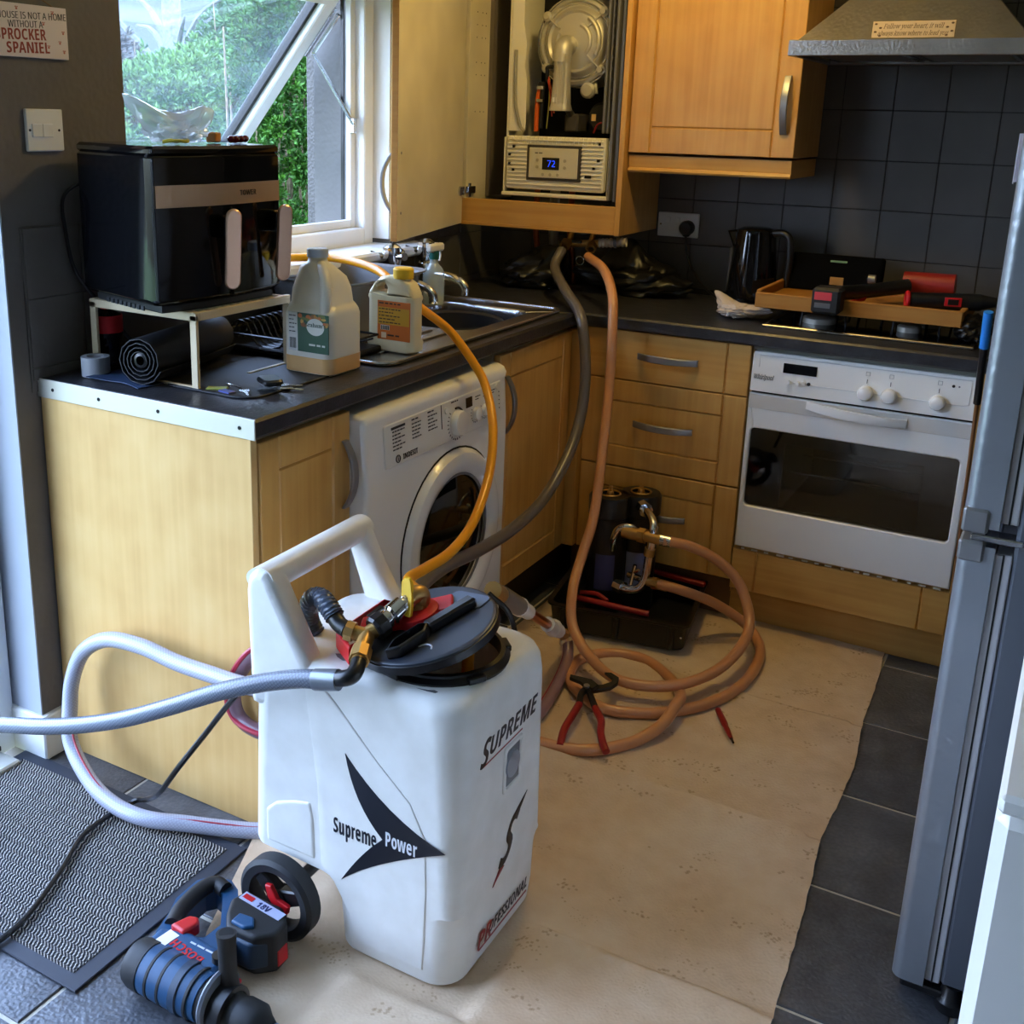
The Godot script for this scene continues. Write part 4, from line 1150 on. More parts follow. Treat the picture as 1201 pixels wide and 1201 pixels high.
func oven() -> void:
	var o := T("oven", "white built-in electric oven with a dark glass window", "oven", V(1.45, 0.256, 0.3))
	var F := 0.605
	part("case", nb().prism(hole(P2([1.155, 0.262, 1.75, 0.262, 1.75, 0.742, 1.155, 0.742]), P2([1.262, 0.38, 1.645, 0.38, 1.645, 0.605, 1.262, 0.605])), 0.42, Transform3D(Basis(), V(0, 0, 0.14)), 0.0), mt(C(140, 134, 122), 0.5), o)
	part("cavity_back", bx(V(1.155, 0.262, 0.12), V(1.75, 0.742, 0.14), 0.0), mt(C(120, 114, 104), 0.6), o)
	# tilted control panel
	var cp := part("control_panel", nb().prism(P2([0.50, 0.742, F + 0.004, 0.742, F - 0.004, 0.848, F - 0.010, 0.855, 0.50, 0.855]), 0.596, Transform3D(Basis(V(0, 0, 1), V(0, 1, 0), V(-1, 0, 0)), V(1.7505, 0, 0)), 0.003), M.appliance, o)
	var tz := Transform3D(Basis(V(1, 0, 0), V(0, 1, -0.075).normalized(), V(0, 0.075, 1).normalized()), V(1.1545, 0.742, F + 0.0045))
	part("panel_line", nb().tube([tz * V(0.02, 0.07, 0), tz * V(0.02, 0.105, 0), tz * V(0.575, 0.105, 0), tz * V(0.575, 0.04, 0), tz * V(0.56, 0.036, 0), tz * V(0.12, 0.036, 0)], 0.0012, 5), mt(C(206, 206, 204), 0.4), cp)
	part("clock", nb().box(V(0.088, 0.062, -0.002), V(0.181, 0.09, 0.0015), 0.003, tz), M.black_gloss, cp)
	words(cp, "Whirlpool", tz * V(0.036, 0.042, 0.0008), V(1, 0, 0), tz.basis.y, 0.0125, mt(C(40, 40, 46), 0.5), "Droid Serif", false, 0.68, 0.25)
	for x in [0.107, 0.133, 0.150]:
		part("button", nb().rod(tz * V(x, 0.038, 0), tz * V(x, 0.038, 0.008), 0.005), M.appliance, cp)
	part("button", nb().rod(tz * V(0.163, 0.039, 0), tz * V(0.163, 0.039, 0.004), 0.005), M.black, cp)
	part("lamp", nb().rod(tz * V(0.532, 0.085, 0), tz * V(0.532, 0.085, 0.002), 0.004), M.black, cp)
	part("lamp", nb().rod(tz * V(0.546, 0.085, 0), tz * V(0.546, 0.085, 0.002), 0.0022), mt(C(90, 90, 96), 0.5), cp)
	for x in [0.316, 0.377, 0.499]:
		part("knob", nb().lathe([Vector2(0.0, 0), Vector2(0.0205, 0), Vector2(0.0205, 0.012), Vector2(0.017, 0.024), Vector2(0.010, 0.027), Vector2(0, 0.027)], Transform3D(Basis(tz.basis.x, tz.basis.z, -tz.basis.y), tz * V(x, 0.036, 0)), 24), M.appliance, cp)
		part("knob_mark", nb().box(V(x - 0.0008, 0.062, 0), V(x + 0.0008, 0.074, 0.0008), 0.0, tz), M.black, cp)
		part("symbol", nb().tube([tz * V(x - 0.005, 0.084, 0), tz * V(x + 0.005, 0.084, 0), tz * V(x + 0.005, 0.094, 0), tz * V(x - 0.005, 0.094, 0)], 0.0007, 4, true), M.handle, cp)
	part("gap", bx(V(1.157, 0.734, 0.52), V(1.748, 0.743, F - 0.012), 0.0), M.void, o)
	# door: white frame round dark glass with a curved lower edge, cream top band and bowed handle
	var win := PackedVector2Array()
	for p in rr2(0.562, 0.238, 0.012, 4, 1.4485, 0.512):
		var q := p
		if p.y < 0.45: q.y -= 0.008 * (1.0 - pow((p.x - 1.4485) / 0.281, 2))
		win.append(q)
	var low := PackedVector2Array()
	for k in 13: low.append(Vector2(1.18 + k * 0.0447, 0.0))
	var d := part("door", nb().prism(hole(P2([1.154, 0.262, 1.7505, 0.262, 1.7505, 0.734, 1.154, 0.734]), win), 0.024, Transform3D(Basis(), V(0, 0, F - 0.024)), 0.003), M.appliance, o)
	part("door_band", bx(V(1.156, 0.69, F - 0.003), V(1.7485, 0.731, F + 0.0012), 0.001), mt(C(214, 210, 202), 0.3), d)
	part("handle", bow(V(1.318, 0.722, F), V(1.585, 0.708, F), V(0, 0, 1), 0.034, 0.024), M.appliance, d)
	part("glass", bx(V(1.168, 0.388, F - 0.016), V(1.729, 0.630, F - 0.008), 0.0), M.dark_glass, d)
	part("glass_border", nb().prism(hole(P2([1.166, 0.386, 1.731, 0.386, 1.731, 0.632, 1.166, 0.632]), P2([1.264, 0.398, 1.642, 0.398, 1.642, 0.592, 1.264, 0.592])), 0.003, Transform3D(Basis(), V(0, 0, F - 0.022)), 0.0), M.black_gloss, d)
	for y in [0.575, 0.485]:
		part("rack", nb().rod(V(1.264, y, 0.50), V(1.642, y, 0.50), 0.0035, 8).rod(V(1.264, y, 0.30), V(1.642, y, 0.30), 0.003, 8), M.steel, o)
	var rng := RandomNumberGenerator.new()
	rng.seed = 3
	part("foil_sheet", crumple(V(1.50, 0.545, 0.40), V(0.10, 0.03, 0.05), rng), mt(C(150, 152, 158), 0.3, 0.6), o)
	var chips := nb()
	for k in 16:
		var x := 1.165 + k * 0.036 + rng.randf() * 0.012
		chips.box(V(x, 0.2535, 0.5995), V(x + rng.randf_range(0.006, 0.022), 0.2575 + rng.randf() * 0.002, 0.603), 0.0005)
	part("flaked_edge", chips, mt(C(226, 214, 190), 0.8), o).set_meta("kind", "stuff")

func upper_cupboards() -> void:
	# warm ceiling lamp, out of the picture above the worktops
	var l := T("ceiling_lamp", "round white ceiling lamp with a warm bulb above the kitchen", "lamp", V(0.95, 2.36, 1.0))
	part("rose", nb().lathe([Vector2(0, 2.36), Vector2(0.06, 2.36), Vector2(0.055, 2.335), Vector2(0.02, 2.33), Vector2(0.02, 2.29), Vector2(0, 2.29)], Transform3D(Basis(), V(0.95, 0, 1.0)), 24), M.white, l)
	var glow := mt(C(255, 214, 150), 0.4)
	glow.emission_enabled = true
	glow.emission = Color(1.0, 0.85, 0.55)
	glow.emission_energy_multiplier = 4.0
	part("bulb", nb().ball(V(0.95, 2.25, 1.0), V(0.045, 0.05, 0.045), 16), glow, l)
	var o := OmniLight3D.new()
	o.name = "bulb_light"
	o.position = V(0.95, 2.25, 1.0)
	o.light_color = Color(1.0, 0.85, 0.50)
	o.light_energy = LAMP
	o.light_size = 0.045
	o.omni_range = 8.0
	o.omni_attenuation = 2.0
	o.shadow_enabled = true
	add_child(o)
	# boiler cupboard in the corner with its door swung open
	var b := T("boiler_cupboard", "tall beech wall cupboard housing the boiler, door swung open", "cupboard", V(0.33, 1.125, 0.17))
	part("side_panel", bx(V(0.036, 1.20, 0.004), V(0.052, 2.05, 0.348), 0.001), M.melamine, b)
	part("side_panel", bx(V(0.604, 1.122, 0.004), V(0.622, 2.05, 0.352), 0.0015), M.wood, b)
	part("top_panel", bx(V(0.036, 2.05, 0.004), V(0.622, 2.068, 0.35), 0.001), M.melamine, b)
	part("bottom_rail", bx(V(0.036, 1.135, 0.325), V(0.604, 1.213, 0.35), 0.0015), M.wood_h, b)
	part("bottom_lip", bx(V(0.036, 1.124, 0.30), V(0.604, 1.135, 0.353), 0.0015), M.wood_h, b)
	part("back_panel", bx(V(0.052, 1.213, 0.002), V(0.604, 2.05, 0.008), 0.0), mt(C(120, 110, 96), 0.8), b)
	part("back_board", bx(V(0.0525, 1.215, 0.008), V(0.066, 2.045, 0.21), 0.0), mt(C(104, 96, 86), 0.8), b)
	for y in [1.50, 1.62, 1.66, 1.74, 1.78, 1.82]:
		for z in [0.10, 0.24, 0.265, 0.30]:
			part("shelf_pin_hole", nb().rod(V(0.0515, y, z), V(0.0662 if z < 0.2 else 0.0524, y, z), 0.0022, 8), M.void, b)
	# door, inner face to the room, folded back along the window wall
	var h0 := V(0.046, 0, 0.362)
	var h1 := V(0.205, 0, 1.02)
	var dx := (h0 - h1).normalized()
	var D := Transform3D(Basis(dx, Vector3.UP, dx.cross(Vector3.UP)), V(h1.x, 1.128, h1.z))
	var wd := h0.distance_to(h1)
	var dr := part("door", nb().box(V(0.0, 0.0, -0.018), V(wd, 0.92, 0.0), 0.002, D), M.melamine, b)
	part("door_face", nb().box(V(0.001, 0.001, -0.021), V(wd - 0.001, 0.919, -0.0175), 0.001, D), M.wood, dr)
	part("edge_band", nb().box(V(-0.0012, 0.001, -0.018), V(0.0, 0.919, 0.0), 0.0, D), M.ply, dr)
	part("handle", bow(D * V(0.03, 0.08, -0.021), D * V(0.03, 0.25, -0.021), D.basis.z * -1.0, 0.032), M.handle, dr)
	for p in [[0.03, 0.08], [0.03, 0.25]]:
		part("screw", nb().rod(D * V(p[0], p[1], -0.001), D * V(p[0], p[1], 0.0015), 0.004, 10), M.handle, dr)
	var hg := part("hinge", nb().rod(D * V(wd - 0.035, 0.11, 0.0), D * V(wd - 0.035, 0.11, 0.006), 0.016, 16).box(V(wd - 0.045, 0.095, 0.0), V(wd, 0.125, 0.008), 0.002, D), M.steel, b)
	part("hinge_arm", bx(V(0.052, 1.228, 0.30), V(0.064, 1.252, 0.352), 0.002), M.steel, hg)
	part("hinge_plate", bx(V(0.052, 1.215, 0.318), V(0.056, 1.262, 0.334), 0.001), M.steel, hg)
	# closed wall cupboard
	var c := T("wall_cupboard", "closed beech wall cupboard between the boiler and the extractor hood", "cupboard", V(0.88, 1.32, 0.16))
	part("carcass", bx(V(0.626, 1.385, 0.004), V(1.142, 2.05, 0.308), 0.0015), M.wood, c)
	var d := part("door", front(Transform3D(FZ, V(0.628, 1.386, 0.33)), 0.515, 0.665, 0.068, 0.078), M.wood, c)
	part("handle", bow(V(1.108, 1.452, 0.33), V(1.108, 1.618, 0.33), V(0, 0, 1), 0.028), M.handle, d)
	part("pelmet", nb().prism(P2([0.004, 1.325, 0.318, 1.325, 0.322, 1.331, 0.318, 1.338, 0.312, 1.340, 0.316, 1.352, 0.318, 1.378, 0.004, 1.378]), 0.512, Transform3D(Basis(V(0, 0, 1), V(0, 1, 0), V(-1, 0, 0)), V(1.138, 0, 0)), 0.001), M.wood_h, c)

func boiler() -> void:
	var b := T("boiler", "wall-hung gas boiler with its front cover off, aluminium heat exchanger showing", "boiler", V(0.36, 1.22, 0.15))
	var cream := mt(C(236, 232, 214), 0.45)
	var frame_grey := mt(C(120, 120, 122), 0.4, 0.4)
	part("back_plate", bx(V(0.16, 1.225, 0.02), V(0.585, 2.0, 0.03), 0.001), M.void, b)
	part("side_panel", bx(V(0.160, 1.30, 0.03), V(0.168, 2.0, 0.27), 0.001), cream, b)
	# cream left inner cover, with its ragged front edge
	part("side_cover", nb().prism(P2([0.17, 1.44, 0.232, 1.44, 0.232, 1.60, 0.222, 1.65, 0.226, 1.72, 0.214, 1.78, 0.212, 2.0, 0.17, 2.0]), 0.004, Transform3D(Basis(), V(0, 0, 0.27)), 0.001), cream, b)
	part("clip_strap", nb().tube(spline([V(0.190, 1.70, 0.277), V(0.192, 1.60, 0.279), V(0.197, 1.52, 0.279), V(0.215, 1.46, 0.279), V(0.23, 1.44, 0.279)], 5), 0.006, 8), mt(C(150, 146, 132), 0.5), b)
	part("rail", bx(V(0.520, 1.44, 0.22), V(0.529, 2.0, 0.30), 0.002), frame_grey, b)
	part("rail", bx(V(0.534, 1.44, 0.22), V(0.541, 2.0, 0.295), 0.002), frame_grey, b)
	part("side_panel", bx(V(0.556, 1.23, 0.03), V(0.566, 2.0, 0.315), 0.002), frame_grey, b)
	part("side_panel", bx(V(0.570, 1.225, 0.03), V(0.583, 2.0, 0.30), 0.002), frame_grey, b)
	var foam := nb()
	for k in 14: foam.ball(V(0.5485, 1.56 + k * 0.032, 0.30), V(0.0045, 0.02, 0.006), 7)
	part("foam_seal", foam, M.void, b)
	# heat exchanger disc facing out
	var X := V(0.378, 1.728, 0.20)
	var D := Transform3D(Basis(V(1, 0, 0), V(0, 0, 1), V(0, -1, 0)), X)
	var hx := part("heat_exchanger", nb().lathe([Vector2(0.145, -0.12), Vector2(0.145, -0.01), Vector2(0.138, 0.0), Vector2(0.135, 0.012), Vector2(0.126, 0.018), Vector2(0.122, 0.010), Vector2(0.112, 0.010), Vector2(0.106, 0.024), Vector2(0.096, 0.030), Vector2(0.088, 0.024), Vector2(0.07, 0.030), Vector2(0.03, 0.034), Vector2(0, 0.034)], D, 56), M.alu, b)
	for rr in [0.118, 0.142]:
		part("rim_ring", nb().tube(ring(X + V(0, 0, 0.010), V(1, 0, 0), V(0, 1, 0), rr, 44), 0.003, 6, true), M.steel, hx)
	for a in [0.75, 2.5, -0.75, -2.45]:
		var d := V(cos(a), sin(a), 0)
		part("lug", nb().lathe([Vector2(0, 0), Vector2(0.017, 0), Vector2(0.016, 0.026), Vector2(0.009, 0.028), Vector2(0.008, 0.036), Vector2(0, 0.036)], Transform3D(D.basis, X + d * 0.131), 16), M.alu, hx)
		part("stud", nb().rod(X + d * 0.122 + V(0, 0, 0.026), X + d * 0.065 + V(0, 0, 0.036), 0.003, 6), M.alu, hx)
	var rib := func(a0: float, a1: float, r: float) -> B: return nb().tube(arc(X + V(0, 0, 0.030), V(1, 0, 0), V(0, 1, 0), r, a0, a1, 12), 0.008, 8)
	part("cast_rib", rib.call(-0.7, 1.2, 0.055), M.alu, hx)
	part("cast_rib", rib.call(2.7, 3.6, 0.062), M.alu, hx)
	part("cast_rib", rib.call(-0.5, 1.0, 0.086), M.alu, hx)
	# burner elbow and gas-air duct coming down in front
	var du := part("air_duct", nb().tube(spline([V(0.362, 1.715, 0.232), V(0.362, 1.715, 0.262), V(0.362, 1.70, 0.278), V(0.360, 1.66, 0.28)], 5), 0.030, 16).ball(V(0.362, 1.712, 0.262), V(0.034, 0.026, 0.026), 16), M.alu, b)
	var dr := []
	for k in [[1.69, 0.052, 0.040], [1.60, 0.058, 0.044], [1.53, 0.064, 0.05], [1.516, 0.07, 0.056], [1.508, 0.07, 0.056]]:
		dr.append(rrect(0.362 + (1.69 - k[0]) * 0.0, 0.28, k[1], k[2], 0.02, k[0], 4))
	part("duct_box", nb().loft(dr), M.alu, du)
	for x in [0.352, 0.366, 0.378]:
		part("duct_rib", bx(V(x, 1.53, 0.298), V(x + 0.004, 1.685, 0.308), 0.001), M.alu, du)
	part("sticker", bx(V(0.343, 1.535, 0.3045), V(0.357, 1.55, 0.3065), 0.0), M.white, du)
	part("flange", nb().lathe([Vector2(0, 0), Vector2(0.026, 0), Vector2(0.026, 0.012), Vector2(0.018, 0.02), Vector2(0, 0.02)], Transform3D(D.basis, V(0.425, 1.575, 0.20)), 18), M.alu, b)
	part("bracket", nb().prism(P2([0.41, 1.56, 0.455, 1.565, 0.45, 1.60, 0.425, 1.62, 0.405, 1.60]), 0.012, Transform3D(Basis(), V(0, 0, 0.19)), 0.002), M.alu, b)
	# wires, orange lead, black sensor
	part("ignition_lead", nb().tube(spline([V(0.262, 1.44, 0.25), V(0.262, 1.50, 0.25), V(0.264, 1.55, 0.25), V(0.272, 1.59, 0.25)], 4), 0.008, 8), mt(C(214, 96, 24), 0.4), b)
	part("sensor", nb().rod(V(0.279, 1.45, 0.25), V(0.279, 1.58, 0.25), 0.008).rod(V(0.276, 1.58, 0.25), V(0.276, 1.60, 0.25), 0.013), M.black, b)
	part("plug", nb().tube(spline([V(0.296, 1.60, 0.25), V(0.296, 1.635, 0.255), V(0.298, 1.645, 0.258), V(0.318, 1.647, 0.258)], 4), 0.007, 8), M.black, b)
	var k := 0
	for w in [[0.300, 1.62, 0.325, 1.50], [0.296, 1.62, 0.318, 1.49], [0.306, 1.61, 0.300, 1.45]]:
		part("wire", nb().tube(spline([V(w[0], w[1], 0.252), V((w[0] + w[2]) / 2 + 0.008, (w[1] + w[3]) / 2, 0.262), V(w[2], w[3], 0.25)], 6), 0.0022, 6), [mt(C(206, 84, 40), 0.4), mt(C(196, 60, 40), 0.4), mt(C(206, 200, 90), 0.4)][k], b)
		k += 1
	part("clip", bx(V(0.265, 1.535, 0.255), V(0.288, 1.545, 0.265), 0.001), M.steel, b)
	part("clip", bx(V(0.265, 1.575, 0.255), V(0.290, 1.587, 0.266), 0.001), M.steel, b)
	part("gas_valve", nb().box(V(0.35, 1.44, 0.12), V(0.40, 1.50, 0.22), 0.006).rod(V(0.37, 1.49, 0.2), V(0.37, 1.515, 0.24), 0.012), mt(C(66, 62, 58), 0.5), b)
	part("pump_body", nb().lathe([Vector2(0, 0), Vector2(0.05, 0), Vector2(0.05, 0.06), Vector2(0.04, 0.075), Vector2(0, 0.075)], Transform3D(D.basis, V(0.47, 1.49, 0.12)), 22), M.black_matt, b)
	part("tag", bx(V(0.441, 1.478, 0.20), V(0.456, 1.5, 0.203), 0.0), mt(C(222, 180, 110), 0.5), b)
	part("red_wire", nb().tube(spline([V(0.465, 1.44, 0.235), V(0.48, 1.468, 0.24), V(0.505, 1.475, 0.24)], 5), 0.003, 6), M.dark_red, b)
	# control box: ribbed cream tray with the display
	var y0 := 1.232
	var cb := part("control_box", nb().prism(P2([0.18, 1.425, 0.54, 1.425, 0.538, 1.258, 0.532, 1.252, 0.188, 1.252, 0.182, 1.258]), 0.03, Transform3D(Basis(), V(0, 0, 0.276)), 0.004), cream, b)
	part("frame_bar", bx(V(0.168, 1.228, 0.28), V(0.560, 1.241, 0.31), 0.003), cream, cb)
	part("frame_bar", bx(V(0.168, 1.241, 0.28), V(0.176, 1.42, 0.30), 0.002), cream, cb)
	part("frame_bar", bx(V(0.548, 1.241, 0.28), V(0.556, 1.42, 0.30), 0.002), cream, cb)
	for k2 in 12:
		var y := 1.266 + k2 * 0.0132
		if y > 1.278 and y < 1.40:
			part("rib", bx(V(0.186, y, 0.305), V(0.262, y + 0.0035, 0.3115), 0.0008), cream, cb)
			part("rib", bx(V(0.458, y, 0.305), V(0.534, y + 0.0035, 0.3115), 0.0008), cream, cb)
		else:
			part("rib", bx(V(0.186, y, 0.305), V(0.534, y + 0.0035, 0.3115), 0.0008), cream, cb)
	for k2 in 22:
		part("rib", bx(V(0.192 + k2 * 0.0158, 1.402, 0.305), V(0.1935 + k2 * 0.0158, 1.424, 0.3105), 0.0), cream, cb)
	for p in [[0.207, 1.386], [0.192, 1.36], [0.192, 1.33], [0.207, 1.31], [0.5, 1.325], [0.515, 1.35], [0.517, 1.402]]:
		part("slot", bx(V(p[0], p[1], 0.303), V(p[0] + 0.008, p[1] + 0.008, 0.3125), 0.0), M.void, cb)
	part("slot", bx(V(0.475, 1.297, 0.303), V(0.496, 1.306, 0.3125), 0.0), M.void, cb)
	var pn := part("display_panel", bx(V(0.262, 1.283, 0.303), V(0.459, 1.398, 0.313), 0.002), mt(C(58, 54, 52), 0.4), cb)
	part("fascia", bx(V(0.272, 1.292, 0.31), V(0.449, 1.389, 0.3165), 0.004), mt(C(214, 208, 186), 0.4), pn)
	part("screen", bx(V(0.322, 1.319, 0.315), V(0.384, 1.358, 0.318), 0.001), M.black_gloss, pn)
	var bl := mt(C(40, 90, 255), 0.4)
	bl.emission_enabled = true
	bl.emission = Color(0.12, 0.28, 1.0)
	bl.emission_energy_multiplier = 1.2
	words(pn, "72", V(0.356, 1.338, 0.3185), V(1, 0, 0), Vector3.UP, 0.020, bl, "Droid Sans Mono", true)
	blurb(pn, Transform3D(Basis(), V(0, 0, 0.3165)), 0.294, 1.372, 0.032, 1, 0.01, 0.005, mt(C(90, 84, 72), 0.5), 3)
	for p in [[0.304, 1.349], [0.304, 1.327], [0.404, 1.349], [0.404, 1.327], [0.326, 1.303], [0.353, 1.303], [0.380, 1.303]]:
		part("button", nb().rod(V(p[0], p[1], 0.316), V(p[0], p[1], 0.3185), 0.0055), mt(C(176, 168, 146), 0.4), pn)

func hood() -> void:
	var h := T("extractor_hood", "stainless steel chimney extractor hood above the hob", "hood", V(1.44, 1.66, 0.25))
	part("band", nb().prism(hole(P2([1.14, 0.0, 1.745, 0.0, 1.745, 0.5, 1.14, 0.5]), P2([1.155, 0.03, 1.73, 0.03, 1.73, 0.485, 1.155, 0.485])), 0.042, Transform3D(Basis(V(1, 0, 0), V(0, 0, 1), V(0, -1, 0)), V(0, 1.705, 0)), 0.002), M.brushed, h)
	var r0 := PackedVector3Array([V(1.155, 1.705, 0.012), V(1.73, 1.705, 0.012), V(1.73, 1.705, 0.47), V(1.155, 1.705, 0.47)])
	var r1 := PackedVector3Array([V(1.32, 1.89, 0.012), V(1.565, 1.89, 0.012), V(1.565, 1.89, 0.27), V(1.32, 1.89, 0.27)])
	var r2 := PackedVector3Array([V(1.32, 2.35, 0.012), V(1.565, 2.35, 0.012), V(1.565, 2.35, 0.27), V(1.32, 2.35, 0.27)])
	part("canopy", nb().loft([r0, r1]), M.brushed, h, 20)
	part("chimney", nb().loft([r1, r2]), M.brushed, h, 20)
	part("underside", bx(V(1.155, 1.674, 0.03), V(1.73, 1.682, 0.485), 0.0), mt(C(70, 70, 70), 0.4, 0.6), h)
	for x in [1.185, 1.45]:
		part("filter", nb().prism(hole(P2([x, 0.05, x + 0.245, 0.05, x + 0.245, 0.44, x, 0.44]), P2([x + 0.012, 0.062, x + 0.233, 0.062, x + 0.233, 0.428, x + 0.012, 0.428])), 0.008, Transform3D(Basis(V(1, 0, 0), V(0, 0, 1), V(0, -1, 0)), V(0, 1.676, 0)), 0.001), M.steel, h)
		part("filter_mesh", bx(V(x + 0.012, 1.67, 0.062), V(x + 0.233, 1.673, 0.428), 0.0), M.handle, h)
	var p := T("plaque", "small cream plaque with a motto standing on the hood's edge", "plaque", V(1.453, 1.706, 0.482))
	var t := frame(V(1.453, 1.7285, 0.478), V(1, 0, 0), V(0, 1, -0.12))
	part("board", nb().box(V(-0.102, -0.0215, -0.003), V(0.102, 0.0215, 0.003), 0.001, t), mt(C(206, 182, 146), 0.6), p)
	var ink := mt(C(92, 66, 46), 0.7)
	words(p, "Follow your heart, it will", t * V(0, 0.008, 0.0032), V(1, 0, 0), t.basis.y, 0.0115, ink, "Droid Serif", false, 0.78, 0.3)
	words(p, "always know where to lead you", t * V(0, -0.010, 0.0032), V(1, 0, 0), t.basis.y, 0.0115, ink, "Droid Serif", false, 0.72, 0.3)
	for s in [-1.0, 1.0]:
		for k in 4:
			part("printed_leaf", nb().ball(t * V(s * (0.094 - (k % 2) * 0.012), 0.014 - k * 0.010, 0.003), V(0.004, 0.0026, 0.0006), 7), ink, p)

func corner_clutter() -> void:
	var s := T("wall_socket", "white double socket with one black plug, on the dark tiles", "socket", V(0.70, 1.14, 0.0))
	part("plate", bx(V(0.629, 1.1, 0.0005), V(0.774, 1.182, 0.010), 0.003), mt(C(236, 236, 232), 0.4), s)
	part("screw", nb().rod(V(0.640, 1.141, 0.009), V(0.640, 1.141, 0.0115), 0.003), M.steel, s)
	for x in [0.665, 0.70]:
		part("rocker", bx(V(x - 0.008, 1.148, 0.009), V(x + 0.008, 1.166, 0.0125), 0.001), mt(C(240, 240, 236), 0.4), s)
	var pl := one("plug", "black three-pin plug pushed into the white double socket", "plug", nb().lathe([Vector2(0, 0.0), Vector2(0.025, 0.0), Vector2(0.025, 0.022), Vector2(0.02, 0.034), Vector2(0, 0.036)], Transform3D(Basis(V(1, 0, 0), V(0, 0, 1), V(0, -1, 0)), V(0.738, 1.134, 0.0125)), 20).box(V(0.725, 1.105, 0.014), V(0.751, 1.13, 0.036), 0.006), M.black)
	one("kettle_cable", "black kettle cable hanging from the plug down to the worktop", "cable", nb().tube(spline([V(0.738, 1.108, 0.028), V(0.742, 1.08, 0.032), V(0.748, 1.05, 0.034), V(0.775, 1.0, 0.05), V(0.83, 0.955, 0.09), V(0.90, 0.925, 0.15), V(0.94, 0.918, 0.19)], 6), 0.0042, 8), M.black)
	# kettle
	var k := T("kettle", "black jug kettle against the tiles left of the hob", "kettle", V(1.02, 0.911, 0.17))
	var c := V(1.015, 0, 0.17)
	part("base", nb().lathe([Vector2(0, 0.911), Vector2(0.08, 0.911), Vector2(0.082, 0.925), Vector2(0.07, 0.932), Vector2(0, 0.932)], Transform3D(Basis(), c), 32), M.black, k)
	part("jug", nb().lathe([Vector2(0, 0.934), Vector2(0.078, 0.934), Vector2(0.080, 0.945), Vector2(0.074, 1.02), Vector2(0.066, 1.10), Vector2(0.062, 1.145), Vector2(0.058, 1.158), Vector2(0.04, 1.166), Vector2(0, 1.168)], Transform3D(Basis(), c), 36), M.black_gloss, k)
	part("spout", nb().prism(P2([-0.060, 1.085, -0.088, 1.15, -0.062, 1.155, -0.04, 1.15]), 0.036, Transform3D(Basis(), c + V(0, 0, -0.018)), 0.006), M.black_gloss, k)
	part("handle", nb().tube(spline([c + V(0.05, 1.15, 0.01), c + V(0.09, 1.152, 0.015), c + V(0.112, 1.13, 0.018), c + V(0.116, 1.06, 0.018), c + V(0.108, 0.98, 0.016), c + V(0.085, 0.955, 0.014), c + V(0.065, 0.96, 0.01)], 5), 0.012, 10), M.black, k)
	part("water_window", nb().box(V(-0.0722, 0.97, 0.018), V(-0.060, 1.10, 0.034), 0.003, Transform3D(Basis(), c)), mt(C(70, 74, 80), 0.1), k)
	# bin bag and dark wrappings under the boiler
	var rng := RandomNumberGenerator.new()
	rng.seed = 44
	one("bin_bag", "crumpled black bin bag lying on the worktop below the socket", "bag", crumple(V(0.62, 0.955, 0.15), V(0.19, 0.075, 0.12), rng, [V(-0.02, 0.085, -0.02), V(0.06, 0.0, 0.0), V(-0.08, 0.02, 0.04)], 0.5, 0.6), M.bag, "", 55)
	one("bin_bag", "dark plastic sheeting bunched in the corner under the boiler", "bag", crumple(V(0.25, 0.955, 0.20), V(0.15, 0.08, 0.13), rng, [V(0.03, 0.05, 0.0)], 0.45, 0.5), M.bag, "", 55)
	# pipes under the boiler
	var px := [0.20, 0.27, 0.335]
	var lb := ["copper pipe under the boiler, nearest the window", "grey flue pipe dropping from the boiler into the corner", "copper pipe under the boiler, beside the grey hose"]
	for i in 3:
		one("pipe", lb[i], "pipe", nb().tube(spline([V(px[i], 1.24, 0.09), V(px[i], 1.10, 0.09), V(px[i] + 0.01, 1.0, 0.08), V(px[i] + 0.01, 0.912, 0.06)], 4), [0.011, 0.018, 0.011][i], 12), [M.copper, mt(C(128, 126, 122), 0.5), M.copper][i])
	# valves: two drain manifolds that the hoses join
	var m := T("valve_manifold", "pair of small brass service valves where the hoses join under the boiler", "valve", V(0.47, 1.06, 0.29))
	part("body", nb().rod(V(0.405, 1.078, 0.29), V(0.54, 1.088, 0.29), 0.012).rod(V(0.42, 1.08, 0.29), V(0.42, 1.20, 0.20), 0.009).rod(V(0.50, 1.086, 0.29), V(0.50, 1.20, 0.20), 0.009), M.brass, m)
	part("nut", nb().lathe([Vector2(0.019, 0), Vector2(0.019, 0.022), Vector2(0.012, 0.022)], along(V(0.42, 1.085, 0.30), V(0.418, 1.06, 0.34)), 6), M.brass, m, 10)
	part("nut", nb().lathe([Vector2(0.019, 0), Vector2(0.019, 0.022), Vector2(0.012, 0.022)], along(V(0.51, 1.082, 0.30), V(0.52, 1.05, 0.35)), 6), M.brass, m, 10)
	part("lever", nb().box(V(0.44, 1.085, 0.302), V(0.475, 1.095, 0.31), 0.003), M.black, m)
	part("hose_clip", nb().tube(ring(V(0.478, 1.03, 0.32), V(1, 0, 0), V(0, 1, 0), 0.014, 20), 0.0015, 6, true), M.steel, m)
	var wc := T("white_coupler", "white ribbed pipe coupling lying above the bin bag", "coupling", V(0.57, 1.09, 0.30))
	var cp := []
	for i in 15: cp.append(Vector2(0.016 if i % 2 == 0 else 0.0135, i * 0.0065))
	part("sleeve", nb().lathe(cp, along(V(0.535, 1.09, 0.30), V(0.64, 1.10, 0.28)), 18), mt(C(190, 180, 160), 0.5), wc)
	part("collar", nb().rod(V(0.583, 1.0945, 0.2905), V(0.592, 1.0955, 0.2885), 0.0185), M.grey_plastic, wc)
